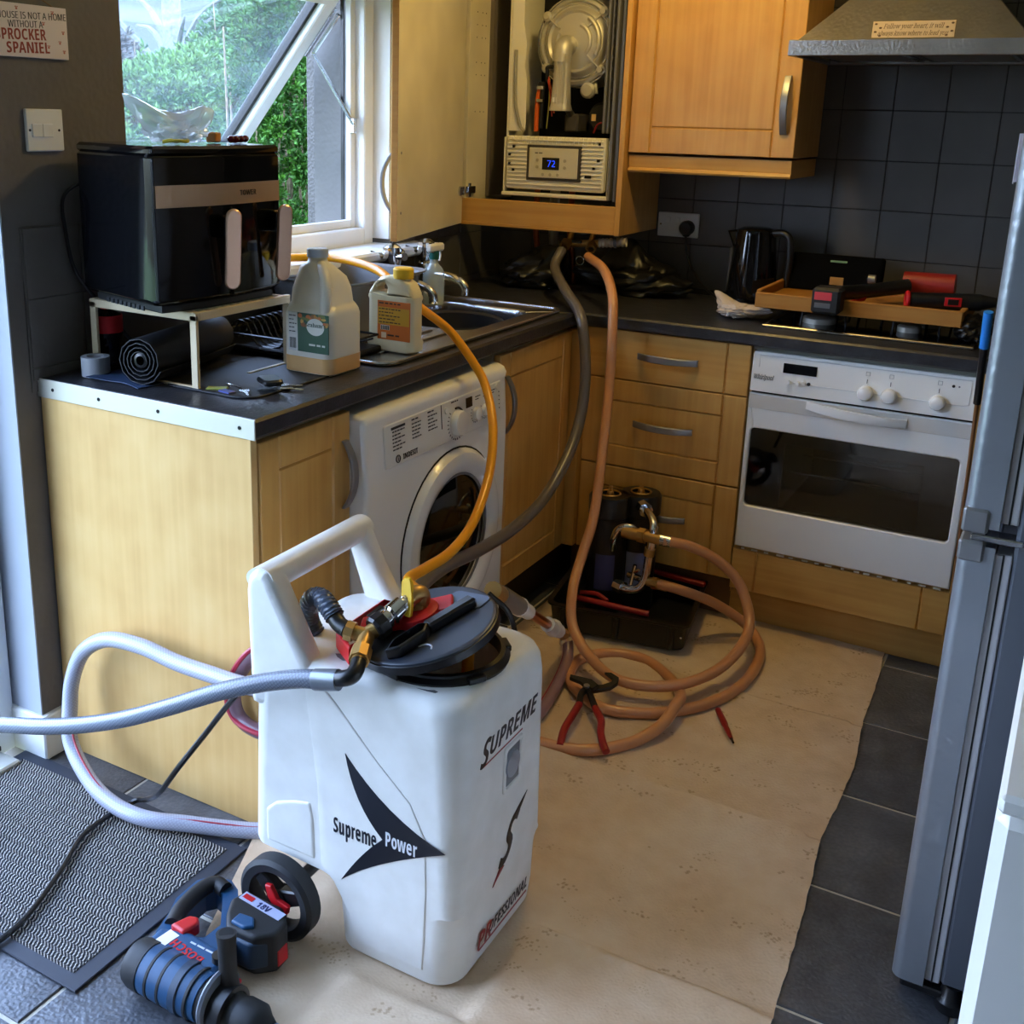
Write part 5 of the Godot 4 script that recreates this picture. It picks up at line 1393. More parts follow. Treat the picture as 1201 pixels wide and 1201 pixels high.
	one("cloth", "crumpled pale rag on the worktop in front of the kettle", "cloth", crumple(V(1.04, 0.935, 0.405), V(0.075, 0.03, 0.06), rng, [V(-0.035, 0.035, -0.01), V(0.05, 0.005, 0.0)], 0.55, 0.7), mt(C(196, 184, 174), 0.9))

func hob_and_tools() -> void:
	var h := T("hob", "black gas hob let into the worktop above the oven", "hob", V(1.43, 0.911, 0.3))
	part("plate", bx(V(1.16, 0.9115, 0.06), V(1.70, 0.920, 0.50), 0.003), M.black_gloss, h)
	part("trim", nb().prism(hole(P2([1.148, 0.048, 1.712, 0.048, 1.712, 0.514, 1.148, 0.514]), P2([1.16, 0.06, 1.70, 0.06, 1.70, 0.50, 1.16, 0.50])), 0.008, Transform3D(Basis(V(1, 0, 0), V(0, 0, 1), V(0, -1, 0)), V(0, 0.9195, 0)), 0.002), mt(C(206, 196, 182), 0.25, 1.0), h)
	for p in [[1.28, 0.38, 0.048], [1.53, 0.37, 0.034], [1.28, 0.17, 0.036], [1.54, 0.16, 0.05]]:
		part("burner", nb().lathe([Vector2(0, 0.92), Vector2(p[2], 0.92), Vector2(p[2], 0.934), Vector2(p[2] * 0.8, 0.94), Vector2(0, 0.94)], Transform3D(Basis(), V(p[0], 0, p[1])), 26), M.alu, h)
		var arms := nb()
		for a in 4:
			var d := V(cos(a * PI / 2 + 0.4), 0, sin(a * PI / 2 + 0.4))
			arms.tube([V(p[0], 0.92, p[1]) + d * 0.09, V(p[0], 0.956, p[1]) + d * 0.085, V(p[0], 0.958, p[1]) + d * 0.02], 0.004, 6)
		part("pan_support", arms, M.black_matt, h)
	for z in [0.11, 0.19, 0.27, 0.35]:
		part("control_knob", nb().lathe([Vector2(0, 0.92), Vector2(0.017, 0.92), Vector2(0.015, 0.936), Vector2(0, 0.938)], Transform3D(Basis(), V(1.672, 0, z)), 18), M.black, h)
	# shallow wooden box lid on the pan supports
	var b := T("wooden_tray", "shallow wooden tray resting on the hob under the power tools", "tray", V(1.39, 0.962, 0.31))
	part("board", bx(V(1.115, 0.968, 0.155), V(1.668, 0.986, 0.472), 0.002), M.ply, b)
	part("rim", bx(V(1.112, 0.962, 0.466), V(1.672, 1.006, 0.482), 0.002), M.ply, b)
	part("rim", bx(V(1.112, 0.962, 0.145), V(1.672, 1.010, 0.160), 0.002), M.ply, b)
	part("rim", bx(V(1.110, 0.962, 0.160), V(1.124, 1.012, 0.466), 0.002), M.ply, b)
	part("rim", bx(V(1.658, 0.962, 0.160), V(1.674, 1.004, 0.466), 0.002), M.ply, b)
	var pouch := mt(C(9, 9, 10), 0.9)
	pouch.metallic_specular = 0.15
	var cs := T("tool_pouch", "long black tool pouch with a small green stripe, behind the drills", "pouch", V(1.27, 1.012, 0.14))
	part("body", nb().loft([rrect(1.265, 0.16, 0.28, 0.07, 0.02, 0.988, 4), rrect(1.265, 0.15, 0.285, 0.065, 0.02, 1.04, 4), rrect(1.268, 0.14, 0.28, 0.03, 0.012, 1.088, 4), rrect(1.268, 0.14, 0.27, 0.02, 0.008, 1.094, 4)]), pouch, cs)
	part("stripe", nb().box(V(1.25, 1.074, 0.157), V(1.30, 1.080, 0.164), 0.001), mt(C(120, 160, 120), 0.6), cs)
	# two black and red cordless drivers
	var d := T("cordless_drill", "black and red cordless drill with its battery towards the room", "drill", V(1.36, 1.008, 0.36), "cordless tools on the tray")
	part("battery", nb().box(V(1.287, 0.972, 0.485), V(1.365, 1.046, 0.555), 0.008), M.black_matt, d)
	part("battery_label", nb().box(V(1.295, 1.012, 0.5545), V(1.342, 1.034, 0.5565), 0.001), mt(C(206, 60, 66), 0.4), d)
	part("battery_text", nb().box(V(1.297, 0.99, 0.5545), V(1.340, 1.004, 0.556), 0.001), mt(C(90, 92, 96), 0.4), d)
	part("grip", nb().tube(spline([V(1.335, 1.025, 0.495), V(1.39, 1.024, 0.40), V(1.45, 1.03, 0.33), V(1.50, 1.038, 0.29)], 4), 0.021, 12), M.black, d)
	part("red_collar", nb().tube([V(1.372, 1.014, 0.405), V(1.392, 1.018, 0.385)], 0.0235, 12), M.red, d)
	part("motor", nb().rod(V(1.48, 1.042, 0.24), V(1.62, 1.045, 0.24), 0.032, 18), mt(C(150, 36, 26), 0.4), d)
	part("wood_tag", nb().box(V(1.315, 1.046, 0.47), V(1.352, 1.068, 0.474), 0.001), M.ply, d)
	part("chuck", nb().rod(V(1.39, 1.05, 0.3), V(1.41, 1.05, 0.3), 0.013), M.handle, d)
	var e := T("cordless_driver", "slim black and red cordless driver lying at the tray's right end", "driver", V(1.6, 1.008, 0.40), "cordless tools on the tray")
	part("body", nb().rod(V(1.525, 1.012, 0.40), V(1.70, 1.018, 0.35), 0.024, 18), M.black, e)
	part("battery_end", nb().tube(ring(V(1.517, 1.012, 0.402), V(0.27, 0, 0.96), V(0, 1, 0), 0.0225, 20), 0.006, 8, true), M.red, e)
	part("battery_face", nb().rod(V(1.518, 1.012, 0.402), V(1.524, 1.012, 0.40), 0.02, 16), M.void, e)
	part("switch_frame", nb().box(V(-0.022, -0.012, -0.002), V(0.022, 0.012, 0.003), 0.003, frame(V(1.635, 1.018, 0.394), V(1, 0, -0.28), V(0, 1, 0))), M.red, e)
	part("switch", nb().box(V(-0.014, -0.008, 0.0), V(0.014, 0.008, 0.005), 0.002, frame(V(1.635, 1.018, 0.394), V(1, 0, -0.28), V(0, 1, 0))), M.black, e)
	part("nose", nb().tube([V(1.70, 1.018, 0.35), V(1.735, 1.02, 0.34), V(1.76, 1.02, 0.333)], [0.022, 0.014, 0.009], 14), M.black_matt, e)
	var rng := RandomNumberGenerator.new()
	rng.seed = 91
	one("oven_glove", "black oven glove bunched on the worktop right of the hob", "glove", crumple(V(1.70, 0.955, 0.42), V(0.06, 0.045, 0.09), rng, [], 0.4, 0.9), M.bag, "", 55)

func fridge() -> void:
	var f := T("fridge_freezer", "tall grey fridge-freezer seen edge-on at the right", "fridge", V(2.2, 0, 1.63))
	part("body", bx(V(1.918, 0.045, 1.33), V(2.50, 1.80, 1.912), 0.006), M.fridge_side, f)
	for k in 2:
		var y0: float = [0.035, 0.885][k]
		var y1: float = [0.855, 1.80][k]
		var d := part("door", nb().loft([dring(y0), dring(y0 + 0.004), dring(y1 - 0.004), dring(y1)]), M.fridge, f)
		part("gasket", bx(V(1.893, y0 + 0.01, 1.335), V(1.918, y1 - 0.01, 1.911), 0.002), M.gasket, d)
		part("gasket_groove", bx(V(1.904, y0 + 0.01, 1.9105), V(1.907, y1 - 0.01, 1.9118), 0.0), M.void, d)
		part("corner_bracket", bx(V(1.840, [0.828, 0.875][k], 1.86), V(1.878, [0.862, 0.915][k], 1.923), 0.004), M.handle, d)
	part("middle_hinge", bx(V(1.855, 0.864, 1.885), V(1.93, 0.874, 1.922), 0.002).rod(V(1.87, 0.855, 1.905), V(1.87, 0.885, 1.905), 0.007), M.steel, f)
	part("bottom_hinge", bx(V(1.856, 0.018, 1.875), V(1.925, 0.034, 1.915), 0.003), M.black, f)
	for p in [[1.94, 1.90], [1.95, 1.36], [2.46, 1.88], [2.46, 1.36]]:
		part("foot", nb().lathe([Vector2(0, 0), Vector2(0.026, 0), Vector2(0.028, 0.02), Vector2(0.022, 0.026), Vector2(0.016, 0.048), Vector2(0, 0.048)], Transform3D(Basis(), V(p[0], 0, p[1])), 20), M.black, f)
	# note stuck to the fridge's front, curling past its edge
	one("paper_note", "curled white paper note sticking out from the fridge's front", "note", sheet_strip([V(1.846, 1.475, 1.74), V(1.835, 1.475, 1.80), V(1.832, 1.475, 1.86), V(1.836, 1.475, 1.90)], V(0, -0.07, 0.0), 0.0012), mt(C(206, 208, 224), 0.6))
	# low white appliance in front of the fridge
	var w := T("white_freezer", "low white appliance standing in front of the fridge at the right edge", "freezer", V(2.25, 0, 2.35))
	part("cabinet", nb().box(V(1.9565, 0.03, 2.0), V(2.53, 0.78, 2.55), 0.014), M.appliance, w)
	part("top", nb().box(V(1.957, 0.782, 1.998), V(2.535, 0.806, 2.555), 0.008), M.appliance, w)
	for p in [[1.99, 2.05], [1.99, 2.5], [2.49, 2.05], [2.49, 2.5]]:
		part("foot", nb().rod(V(p[0], 0, p[1]), V(p[0], 0.032, p[1]), 0.02), M.rubber, w)
	# long-handled tool standing in the gap beside the oven
	var m := T("long_tool", "thin brown rod with a black grip and blue cap beside the oven", "broom", V(1.80, 0, 0.70))
	var a := V(1.774, 0.003, 0.70)
	var top := V(1.768, 1.075, 0.985)
	part("rod", nb().rod(a, a.lerp(top, 0.83), 0.0045, 8), mt(C(128, 84, 46), 0.5), m)
	part("grip", nb().rod(a.lerp(top, 0.80), a.lerp(top, 0.95), 0.0085, 10), M.black, m)
	part("cap", nb().rod(a.lerp(top, 0.93), a.lerp(top, 1.01), 0.0105, 12), mt(C(40, 130, 216), 0.4), m)

func dring(y: float) -> PackedVector3Array:
	var o := PackedVector3Array()
	o.append(V(1.893, y, 1.335))
	for k in 5: o.append(V(1.853 - 0.012 * sin(k * PI / 8), y, 1.335 + 0.012 * (1 - cos(k * PI / 8))))
	for k in 7: o.append(V(1.858 - 0.018 * cos(k * PI / 12), y, 1.900 + 0.018 * sin(k * PI / 12)))
	o.append(V(1.893, y, 1.918))
	return o

# ---------------------------------------------------------------- on the floor
func floor_things() -> void:
	# canvas dust sheet: creased, uneven right edge, rucked up at the near end
	var ns := FastNoiseLite.new()
	ns.seed = 9
	ns.frequency = 3.2
	ns.fractal_octaves = 3
	var edge := [[0.36, 0.0, 1.596], [0.41, 0.0, 1.596], [0.74, 0.60, 1.618], [1.00, 0.62, 1.627], [1.21, 0.62, 1.648], [1.38, 0.62, 1.646], [1.545, 0.62, 1.640], [1.65, 0.62, 1.652], [1.82, 0.63, 1.666], [2.10, 0.64, 1.682], [2.4, 0.70, 1.70], [3.0, 0.86, 1.72]]
	var nx := 84
	var nz := 330
	var g := []
	for j in nz + 1:
		var z := lerpf(0.40, 2.95, float(j) / nz)
		var x0 := 0.62
		if z < 0.55: x0 = 0.62
		elif z > 2.15: x0 = lerpf(0.60, 0.72, clampf((z - 2.15) / 0.3, 0, 1)) if z < 2.45 else lerpf(0.72, 0.92, clampf((z - 2.45) / 0.25, 0, 1))
		var x1 := 1.6
		for k in edge.size() - 1:
			if z >= edge[k][0] and z <= edge[k + 1][0]:
				x1 = lerpf(edge[k][2], edge[k + 1][2], (z - edge[k][0]) / (edge[k + 1][0] - edge[k][0]))
		x1 += 0.0025 * ns.get_noise_2d(0.0, z * 4.0)
		var row := []
		for i in nx + 1:
			var x := lerpf(x0, x1, float(i) / nx)
			var y := 0.0035 + 0.0035 * (ns.get_noise_2d(x, z) + 0.5)
			# folds left from the packet: across at three depths and one along
			var zf := [1.018 + 0.02 * (x - 1.2), 1.566, 2.11 - 0.02 * (x - 1.45)]
			for q in 3:
				var t: float = z - zf[q]
				var hh: float = [0.012, 0.020, 0.014][q]
				y += hh * exp(-t / 0.10) if t > 0.0 else hh * maxf(0.0, 1.0 + t / 0.008)
			y += 0.003 * exp(-pow((x - 1.0 - 0.1 * z) / 0.03, 2))
			# near end rucks up into soft humps
			var m := smoothstep(2.12, 2.34, z - 0.10 * (x - 1.2)) * smoothstep(0.80, 1.02, x)
			var wv := 0.5 + 0.5 * sin(x * 21.0 + 4.0 * ns.get_noise_2d(x * 0.5, z * 0.5) + z * 3.0)
			y += m * (0.016 + 0.022 * wv * smoothstep(2.30, 2.5, z))
			if x > x1 - 0.03: y *= 0.75
			for q in [[0.90, 1.21, 1.98, 2.37], [0.79, 0.88, 2.28, 2.42], [0.66, 1.12, 0.52, 0.96], [0.66, 0.98, 2.36, 2.66]]:
				var dd := maxf(maxf(q[0] - x, x - q[1]), maxf(q[2] - z, z - q[3]))
				y = lerpf(minf(y, 0.003), y, smoothstep(0.0, 0.05, dd))
			row.append(V(x, maxf(y, 0.001), z))
		g.append(row)
	var b := nb()
	for j in nz:
		for i in nx:
			b.quad(g[j][i], g[j + 1][i], g[j + 1][i + 1], g[j][i + 1])
	for v in b.v: b.u.append(Vector2(v.x * 0.55, v.z * 0.55))
	# the stained canvas: cream with tan clouds, brown specks and smears
	var n1 := noise(1024, 1024, 0.003, 101, 4)
	var n2 := noise(1024, 1024, 0.025, 102, 4)
	var im := ramp(blend(n1, n2, 0.3), [C(188, 158, 126), C(212, 186, 156), C(226, 208, 184)])
	var rng := RandomNumberGenerator.new()
	rng.seed = 77
	for k in 420:
		var x := rng.randi() % 1024
		var y := rng.randi() % 1024
		var r := rng.randf_range(0.3, 1.6)
		var col := C(112, 78, 46).lerp(C(150, 116, 80), rng.randf())
		var st := rng.randi_range(1, 14)
		for s in st:
			var cx := x + int(rng.randfn() * 9.0)
			var cy := y + int(rng.randfn() * 5.0)
			for dx in range(-2, 3):
				for dy in range(-2, 3):
					if dx * dx + dy * dy > r * r * 2: continue
					var px := posmod(cx + dx, 1024)
					var py := posmod(cy + dy, 1024)
					im.set_pixel(px, py, im.get_pixel(px, py).lerp(col, 0.30))
	var cm := mt(Color.WHITE, 0.92)
	cm.albedo_texture = tex(im)
	cm.cull_mode = BaseMaterial3D.CULL_DISABLED
	bump(cm, blend(noise(1024, 1024, 0.2, 103, 2), n2, 0.4), 0.8)
	one("dust_sheet", "stained cream canvas dust sheet spread over the dark floor tiles", "dust sheet", b, cm, "", 70)
	# door mat, ribbed zigzag weave with a rubber border
	var m := T("door_mat", "black and white zigzag door mat with a dark rubber border", "mat", V(0.32, 0.0, 2.44))
	part("border", nb().prism(P2([-0.06, 2.212, 0.625, 2.222, 0.628, 2.68, -0.06, 2.676]), 0.005, Transform3D(Basis(V(1, 0, 0), V(0, 0, 1), V(0, -1, 0)), V(0, 0.0055, 0)), 0.0015), mt(C(50, 54, 64), 0.7), m)
	var zi := Image.create(256, 256, false, Image.FORMAT_RGB8)
	var zh := Image.create(256, 256, false, Image.FORMAT_L8)
	for x in 256:
		for y in 256:
			var f := fposmod(y / 16.0 + 0.26 * sin(x / 256.0 * TAU * 12.0), 1.0)
			var w := 0.5 + 0.5 * cos(f * TAU)
			var t := clampf((w - 0.45) * 4.0, 0, 1)
			zi.set_pixel(x, y, C(26, 26, 30).lerp(C(222, 210, 196), t * (0.75 + 0.25 * rng.randf())))
			zh.set_pixel(x, y, Color(w, w, w))
	var zm := mt(Color.WHITE, 0.95)
	zm.albedo_texture = tex(zi)
	bump(zm, zh, 5.0)
	zm.uv1_scale = V(7.5, 7.5, 1)
	var pile := nb()
	var rw := 56
	for i in rw:
		var z0 := lerpf(2.246, 2.652, float(i) / rw)
		var z1 := lerpf(2.246, 2.652, float(i + 1) / rw)
		var zm_ := (z0 + z1) / 2
		var L0 := V(-0.03, 0.005, z0); var R0 := V(0.592, 0.005, z0)
		var Lm := V(-0.03, 0.0095, zm_); var Rm := V(0.592, 0.0095, zm_)
		var L1 := V(-0.03, 0.005, z1); var R1 := V(0.592, 0.005, z1)
		pile.quad(L0, Lm, Rm, R0)
		pile.quad(Lm, L1, R1, Rm)
	for v in pile.v: pile.u.append(Vector2(v.z, v.x) * 1.0)
	part("pile", pile, zm, m, 70)
	# waterpump pliers straddling the hose, and a screwdriver
	var p := T("pliers", "water-pump pliers with red handles straddling the coiled hose", "pliers", V(1.0, 0.0, 1.4))
	var jaw := nb()
	jaw.prism(P2([0.0, 0.0, 0.012, -0.012, 0.03, 0.0, 0.055, 0.020, 0.066, 0.045, 0.060, 0.068, 0.035, 0.078, 0.018, 0.072, 0.03, 0.066, 0.046, 0.058, 0.048, 0.044, 0.032, 0.026, 0.010, 0.012]), 0.012, Transform3D(Basis(V(1, 0, 0), V(0, 0.25, -1).normalized(), V(0, 1, 0.25).normalized()), V(0.985, 0.042, 1.285)), 0.002)
	part("jaw", jaw, M.black, p)
	part("jaw", nb().prism(P2([0.0, 0.0, -0.02, 0.012, -0.052, 0.016, -0.056, 0.03, -0.03, 0.032, 0.004, 0.034, 0.03, 0.02, 0.02, 0.0]), 0.012, Transform3D(Basis(V(1, 0, 0), V(0, 0.25, -1).normalized(), V(0, 1, 0.25).normalized()), V(0.985, 0.050, 1.30)), 0.002), M.black, p)
	part("pivot", nb().rod(V(0.988, 0.05, 1.30), V(0.988, 0.066, 1.302), 0.008), M.handle, p)
	part("arm", nb().tube(spline([V(0.985, 0.052, 1.295), V(0.985, 0.050, 1.33), V(0.998, 0.046, 1.37)], 5), 0.009, 8), M.black, p)
	part("arm", nb().tube(spline([V(0.99, 0.052, 1.295), V(1.015, 0.050, 1.33), V(1.04, 0.046, 1.365)], 5), 0.009, 8), M.black, p)
	part("handle", nb().tube(spline([V(0.998, 0.046, 1.37), V(1.005, 0.044, 1.43), V(1.012, 0.040, 1.49), V(1.028, 0.03, 1.55)], 5), 0.0095, 10), M.dark_red, p)
	part("handle", nb().tube(spline([V(1.04, 0.046, 1.365), V(1.075, 0.044, 1.41), V(1.095, 0.042, 1.46), V(1.118, 0.040, 1.50), V(1.135, 0.034, 1.52)], 5), 0.0095, 10), M.dark_red, p)
	var s := T("screwdriver", "small red screwdriver lying on the dust sheet right of the hose coil", "screwdriver", V(1.33, 0.01, 1.22))
	var A := V(1.293, 0.018, 1.15)
	var E2 := V(1.374, 0.016, 1.285)
	part("handle", nb().tube([A, A.lerp(E2, 0.03), A.lerp(E2, 0.45), A.lerp(E2, 0.55), A.lerp(E2, 0.60), A.lerp(E2, 0.88)], [0.005, 0.0075, 0.0085, 0.006, 0.007, 0.0045], 10), M.dark_red, s)
	part("tip", nb().rod(A.lerp(E2, 0.88), E2, 0.003, 8), M.black, s)

func machine() -> void:
	var m := T("flushing_machine", "white wheeled power-flushing machine with tank, lid and moulded handle", "machine", V(0.98, 0, 2.18))
	var cz := 2.175
	var dz := 0.345
	var rings := []
	var R := func(y: float, xl: float, xr: float, d: float, r: float) -> PackedVector3Array: return rrect((xl + xr) / 2, cz, xr - xl, d, r, y, 7)
	for q in [[0.004, 0.945, 1.178, 0.325, 0.05], [0.010, 0.936, 1.188, 0.340, 0.055], [0.05, 0.934, 1.192, 0.344, 0.055], [0.10, 0.930, 1.193, dz, 0.055], [0.125, 0.922, 1.194, dz, 0.055], [0.142, 0.908, 1.194, dz, 0.05], [0.152, 0.88, 1.194, dz, 0.04], [0.155, 0.80, 1.194, dz, 0.03], [0.156, 0.752, 1.194, dz, 0.03], [0.163, 0.746, 1.194, dz, 0.034], [0.40, 0.746, 1.195, dz, 0.05], [0.50, 0.748, 1.195, dz, 0.055], [0.53, 0.752, 1.193, dz - 0.004, 0.06], [0.546, 0.760, 1.186, dz - 0.016, 0.06], [0.554, 0.775, 1.176, dz - 0.038, 0.06], [0.556, 0.79, 1.165, dz - 0.06, 0.055]]:
		rings.append(R.call(q[0], q[1], q[2], q[3], q[4]))
	var hc := V(1.053, 0, 2.180)
	var n: int = rings[0].size()
	for q in [[0.114, 0.556], [0.110, 0.548], [0.116, 0.50], [0.116, 0.15], [0.01, 0.145]]:
		var r := PackedVector3Array()
		for i in n:
			var a := TAU * (float(i) / n) + 0.0
			r.append(hc + V(cos(a) * q[0], q[1], sin(a) * q[0]))
		rings.append(r)
	part("body", nb().loft(rings, true), M.poly, m, 50)
	# side relief: a raised field with soft shoulders round the arrow
	var zf := cz + dz / 2
	part("side_relief", nb().prism(P2([0.878, 0.53, 0.905, 0.33, 0.912, 0.165, 0.94, 0.14, 0.975, 0.085, 0.985, 0.035, 1.13, 0.035, 1.134, 0.10, 1.135, 0.20, 1.132, 0.30, 1.10, 0.36, 1.03, 0.42, 0.95, 0.50, 0.90, 0.54]), 0.008, Transform3D(Basis(), V(0, 0, zf - 0.006)), 0.002), M.poly, m, 80)
	part("arch_relief", rprism(P2([0.785, 0.168, 0.785, 0.238, 0.81, 0.262, 0.85, 0.278, 0.890, 0.288, 0.898, 0.25, 0.900, 0.168]), 0.016, Transform3D(Basis(), V(0, 0, zf - 0.0135)), 0.008), M.poly, m, 80)
	# handle: slanting near and far posts joined by a round bar
	var post := func(z: float) -> B:
		return rprism(P2([0.750, 0.44, 0.744, 0.665, 0.750, 0.692, 0.768, 0.710, 0.792, 0.708, 0.806, 0.690, 0.885, 0.545, 0.92, 0.50, 0.90, 0.44]), 0.056, Transform3D(Basis(), V(0, 0, z)), 0.018)
	part("handle", post.call(zf - 0.058), M.poly, m, 60)
	var fp := []
	for q in [[0.770, 0.690, 0.052], [0.786, 0.655, 0.054], [0.806, 0.610, 0.060], [0.826, 0.570, 0.070], [0.838, 0.545, 0.082], [0.845, 0.525, 0.092]]:
		var r := PackedVector3Array()
		for w in rr2(q[2], 0.046, 0.02, 4): r.append(V(q[0] + w.x * 0.92, q[1] + w.x * 0.38, 2.030 + w.y))
		fp.append(r)
	part("handle", nb().loft(fp), M.poly, m, 60)
	var bar := []
	for k in 9:
		var z := lerpf(2.012, zf - 0.012, k / 8.0)
		var dx := lerpf(-0.006, 0.0, k / 8.0)
		var r := PackedVector3Array()
		for i in 20:
			var a := TAU * i / 20
			r.append(V(0.7735 + dx + cos(a) * 0.031, 0.6845 + 0.025 * sin(a) * (1.0 + 0.15 * cos(a)), z))
		bar.append(r)
	part("handle_bar", nb().loft(bar), M.poly, m, 60)
	# neck ring and tilted lid
	var up := Basis()
	part("neck_ring", nb().lathe([Vector2(0.109, 0.548), Vector2(0.125, 0.554), Vector2(0.127, 0.560), Vector2(0.118, 0.567), Vector2(0.118, 0.572), Vector2(0.110, 0.573), Vector2(0.107, 0.56), Vector2(0.109, 0.548)], Transform3D(up, V(hc.x, 0, hc.z)), 44), M.black, m)
	var lug := nb()
	for k in 5:
		var a := 0.5 + k * 1.26
		lug.box(V(-0.018, 0.556, -0.006), V(0.018, 0.568, 0.006), 0.002, Transform3D(Basis(V(0, 1, 0), PI / 2 - a), V(hc.x + cos(a) * 0.123, 0, hc.z + sin(a) * 0.123)))
	part("ring_lug", lug, M.black, m)
	var ly := V(-0.2, 1, 0.2).normalized()
	var lx := V(1, 0.2, 0).normalized()
	var lt := Transform3D(Basis(lx, ly, lx.cross(ly)), V(1.038, 0.607, 2.198))
	var lid := part("lid", nb().lathe([Vector2(0, -0.006), Vector2(0.118, -0.006), Vector2(0.126, -0.004), Vector2(0.129, 0.002), Vector2(0.127, 0.010), Vector2(0.121, 0.013), Vector2(0, 0.013)], lt, 48), mt(C(44, 50, 60), 0.38), m)
	part("lid_rim", nb().lathe([Vector2(0.119, 0.010), Vector2(0.130, 0.006), Vector2(0.131, -0.008), Vector2(0.119, -0.010)], lt, 48), M.black, lid)
	var gl := lt * Transform3D(Basis(V(0.42, 0, -0.91), V(-0.91, 0, -0.42), V(0, 1, 0)), V(0.024, 0.012, 0.026))
	part("lid_grip", rprism(P2([-0.098, -0.010, -0.080, -0.026, -0.02, -0.022, 0.0, -0.004, -0.012, 0.012, -0.07, 0.008]), 0.022, gl, 0.005), M.black, lid, 60)
	part("lid_grip", nb().box(V(-0.005, -0.012, 0.0), V(0.100, 0.012, 0.020), 0.004, gl), M.black, lid)
	part("lid_recess", nb().prism(rr2(0.085, 0.042, 0.012, 3), 0.003, lt * Transform3D(Basis(V(0.98, 0, 0.2), V(0.2, 0, -0.98), V(0, 1, 0)), V(0.045, 0.0125, -0.078)), 0.001), mt(C(82, 96, 116), 0.4), lid)
	part("wet_streak", nb().tube(spline([lt * V(0.028, 0.0135, 0.075), lt * V(0.04, 0.0135, 0.066), lt * V(0.052, 0.0135, 0.07), lt * V(0.056, 0.0135, 0.078)], 4), 0.0018, 5), mt(C(190, 196, 206), 0.2), lid)
	# red clamp at the back of the lid
	part("red_clamp", rprism(P2([0.893, 2.275, 0.888, 2.112, 0.930, 2.112, 0.965, 2.20, 0.952, 2.318]), 0.036, Transform3D(Basis(V(1, 0, 0), V(0, 0, 1), V(0, -1, 0)), V(0, 0.596, 0)), 0.006), M.red, m, 50)
	part("clamp_bar", nb().box(V(-0.004, 0.0, -0.022), V(0.006, 0.006, 0.028), 0.002, Transform3D(Basis(V(0, 1, 0), 0.10), V(0.908, 0.593, 2.17))), M.black, m)
	part("red_seat", nb().lathe([Vector2(0, 0.006), Vector2(0.043, 0.006), Vector2(0.046, 0.014), Vector2(0.042, 0.026), Vector2(0.030, 0.031), Vector2(0, 0.031)], lt.translated_local(V(-0.028, 0, -0.016)), 26), M.red, m)
	part("red_wing", nb().box(V(-0.02, 0.012, -0.028), V(0.052, 0.022, 0.024), 0.008, lt * Transform3D(Basis(V(0, 1, 0), 0.5), V(-0.02, 0, -0.035))), M.red, m)
	part("red_wing", nb().box(V(-0.06, 0.012, -0.02), V(0.02, 0.026, 0.03), 0.006, lt * Transform3D(Basis(V(0, 1, 0), 0.4), V(-0.062, 0, 0.01))), M.red, m)
	# brass elbow, ball valve with yellow lever, brass Y
	part("elbow", nb().tube(spline([V(1.008, 0.622, 2.180), V(1.010, 0.645, 2.176), V(1.009, 0.658, 2.177), V(1.003, 0.659, 2.188), V(0.996, 0.650, 2.202)], 4), 0.0165, 14).rod(V(1.008, 0.628, 2.180), V(1.010, 0.642, 2.177), 0.0205, 8), M.brass, m)
	part("valve_body", nb().lathe([Vector2(0.0, 0), Vector2(0.017, 0), Vector2(0.017, 0.012), Vector2(0.020, 0.016), Vector2(0.020, 0.042), Vector2(0.016, 0.046), Vector2(0.018, 0.052), Vector2(0.018, 0.066), Vector2(0, 0.066)], along(V(0.998, 0.650, 2.198), V(0.978, 0.624, 2.258)), 18), M.chrome, m)
	part("valve_stem", nb().rod(V(0.990, 0.642, 2.215), V(1.010, 0.650, 2.218), 0.008), M.chrome, m)
	part("lever", nb().loft([lever_ring(V(1.010, 0.634, 2.222), 0.008, 0.004), lever_ring(V(1.006, 0.650, 2.214), 0.0095, 0.004), lever_ring(V(0.998, 0.668, 2.202), 0.0105, 0.005), lever_ring(V(0.992, 0.684, 2.194), 0.009, 0.005), lever_ring(V(0.990, 0.690, 2.190), 0.005, 0.003)]), M.yellow, m)
	part("black_nut", nb().lathe([Vector2(0, 0), Vector2(0.023, 0), Vector2(0.024, 0.004), Vector2(0.024, 0.020), Vector2(0.020, 0.025), Vector2(0, 0.025)], along(V(0.981, 0.627, 2.252), V(0.973, 0.617, 2.276)), 10), M.black, m, 20)
	part("brass_wye", nb().tube([V(0.975, 0.618, 2.272), V(0.968, 0.611, 2.284), V(0.976, 0.604, 2.308), V(0.986, 0.598, 2.330), V(0.994, 0.594, 2.348)], 0.0145, 12).tube([V(0.968, 0.611, 2.286), V(0.950, 0.613, 2.292), V(0.930, 0.617, 2.297)], 0.0135, 12).rod(V(0.980, 0.601, 2.318), V(0.992, 0.595, 2.344), 0.0185, 8).rod(V(0.946, 0.614, 2.293), V(0.932, 0.617, 2.297), 0.0185, 8), M.brass, m)
	part("black_elbow", nb().tube(spline([V(0.992, 0.595, 2.344), V(1.000, 0.589, 2.364), V(1.000, 0.584, 2.376), V(0.99, 0.579, 2.382), V(0.965, 0.570, 2.380)], 4), 0.0140, 12), M.black, m)
	part("black_elbow", nb().tube(spline([V(0.934, 0.617, 2.297), V(0.915, 0.622, 2.294), V(0.898, 0.633, 2.288)], 4), 0.0150, 12), M.black, m)
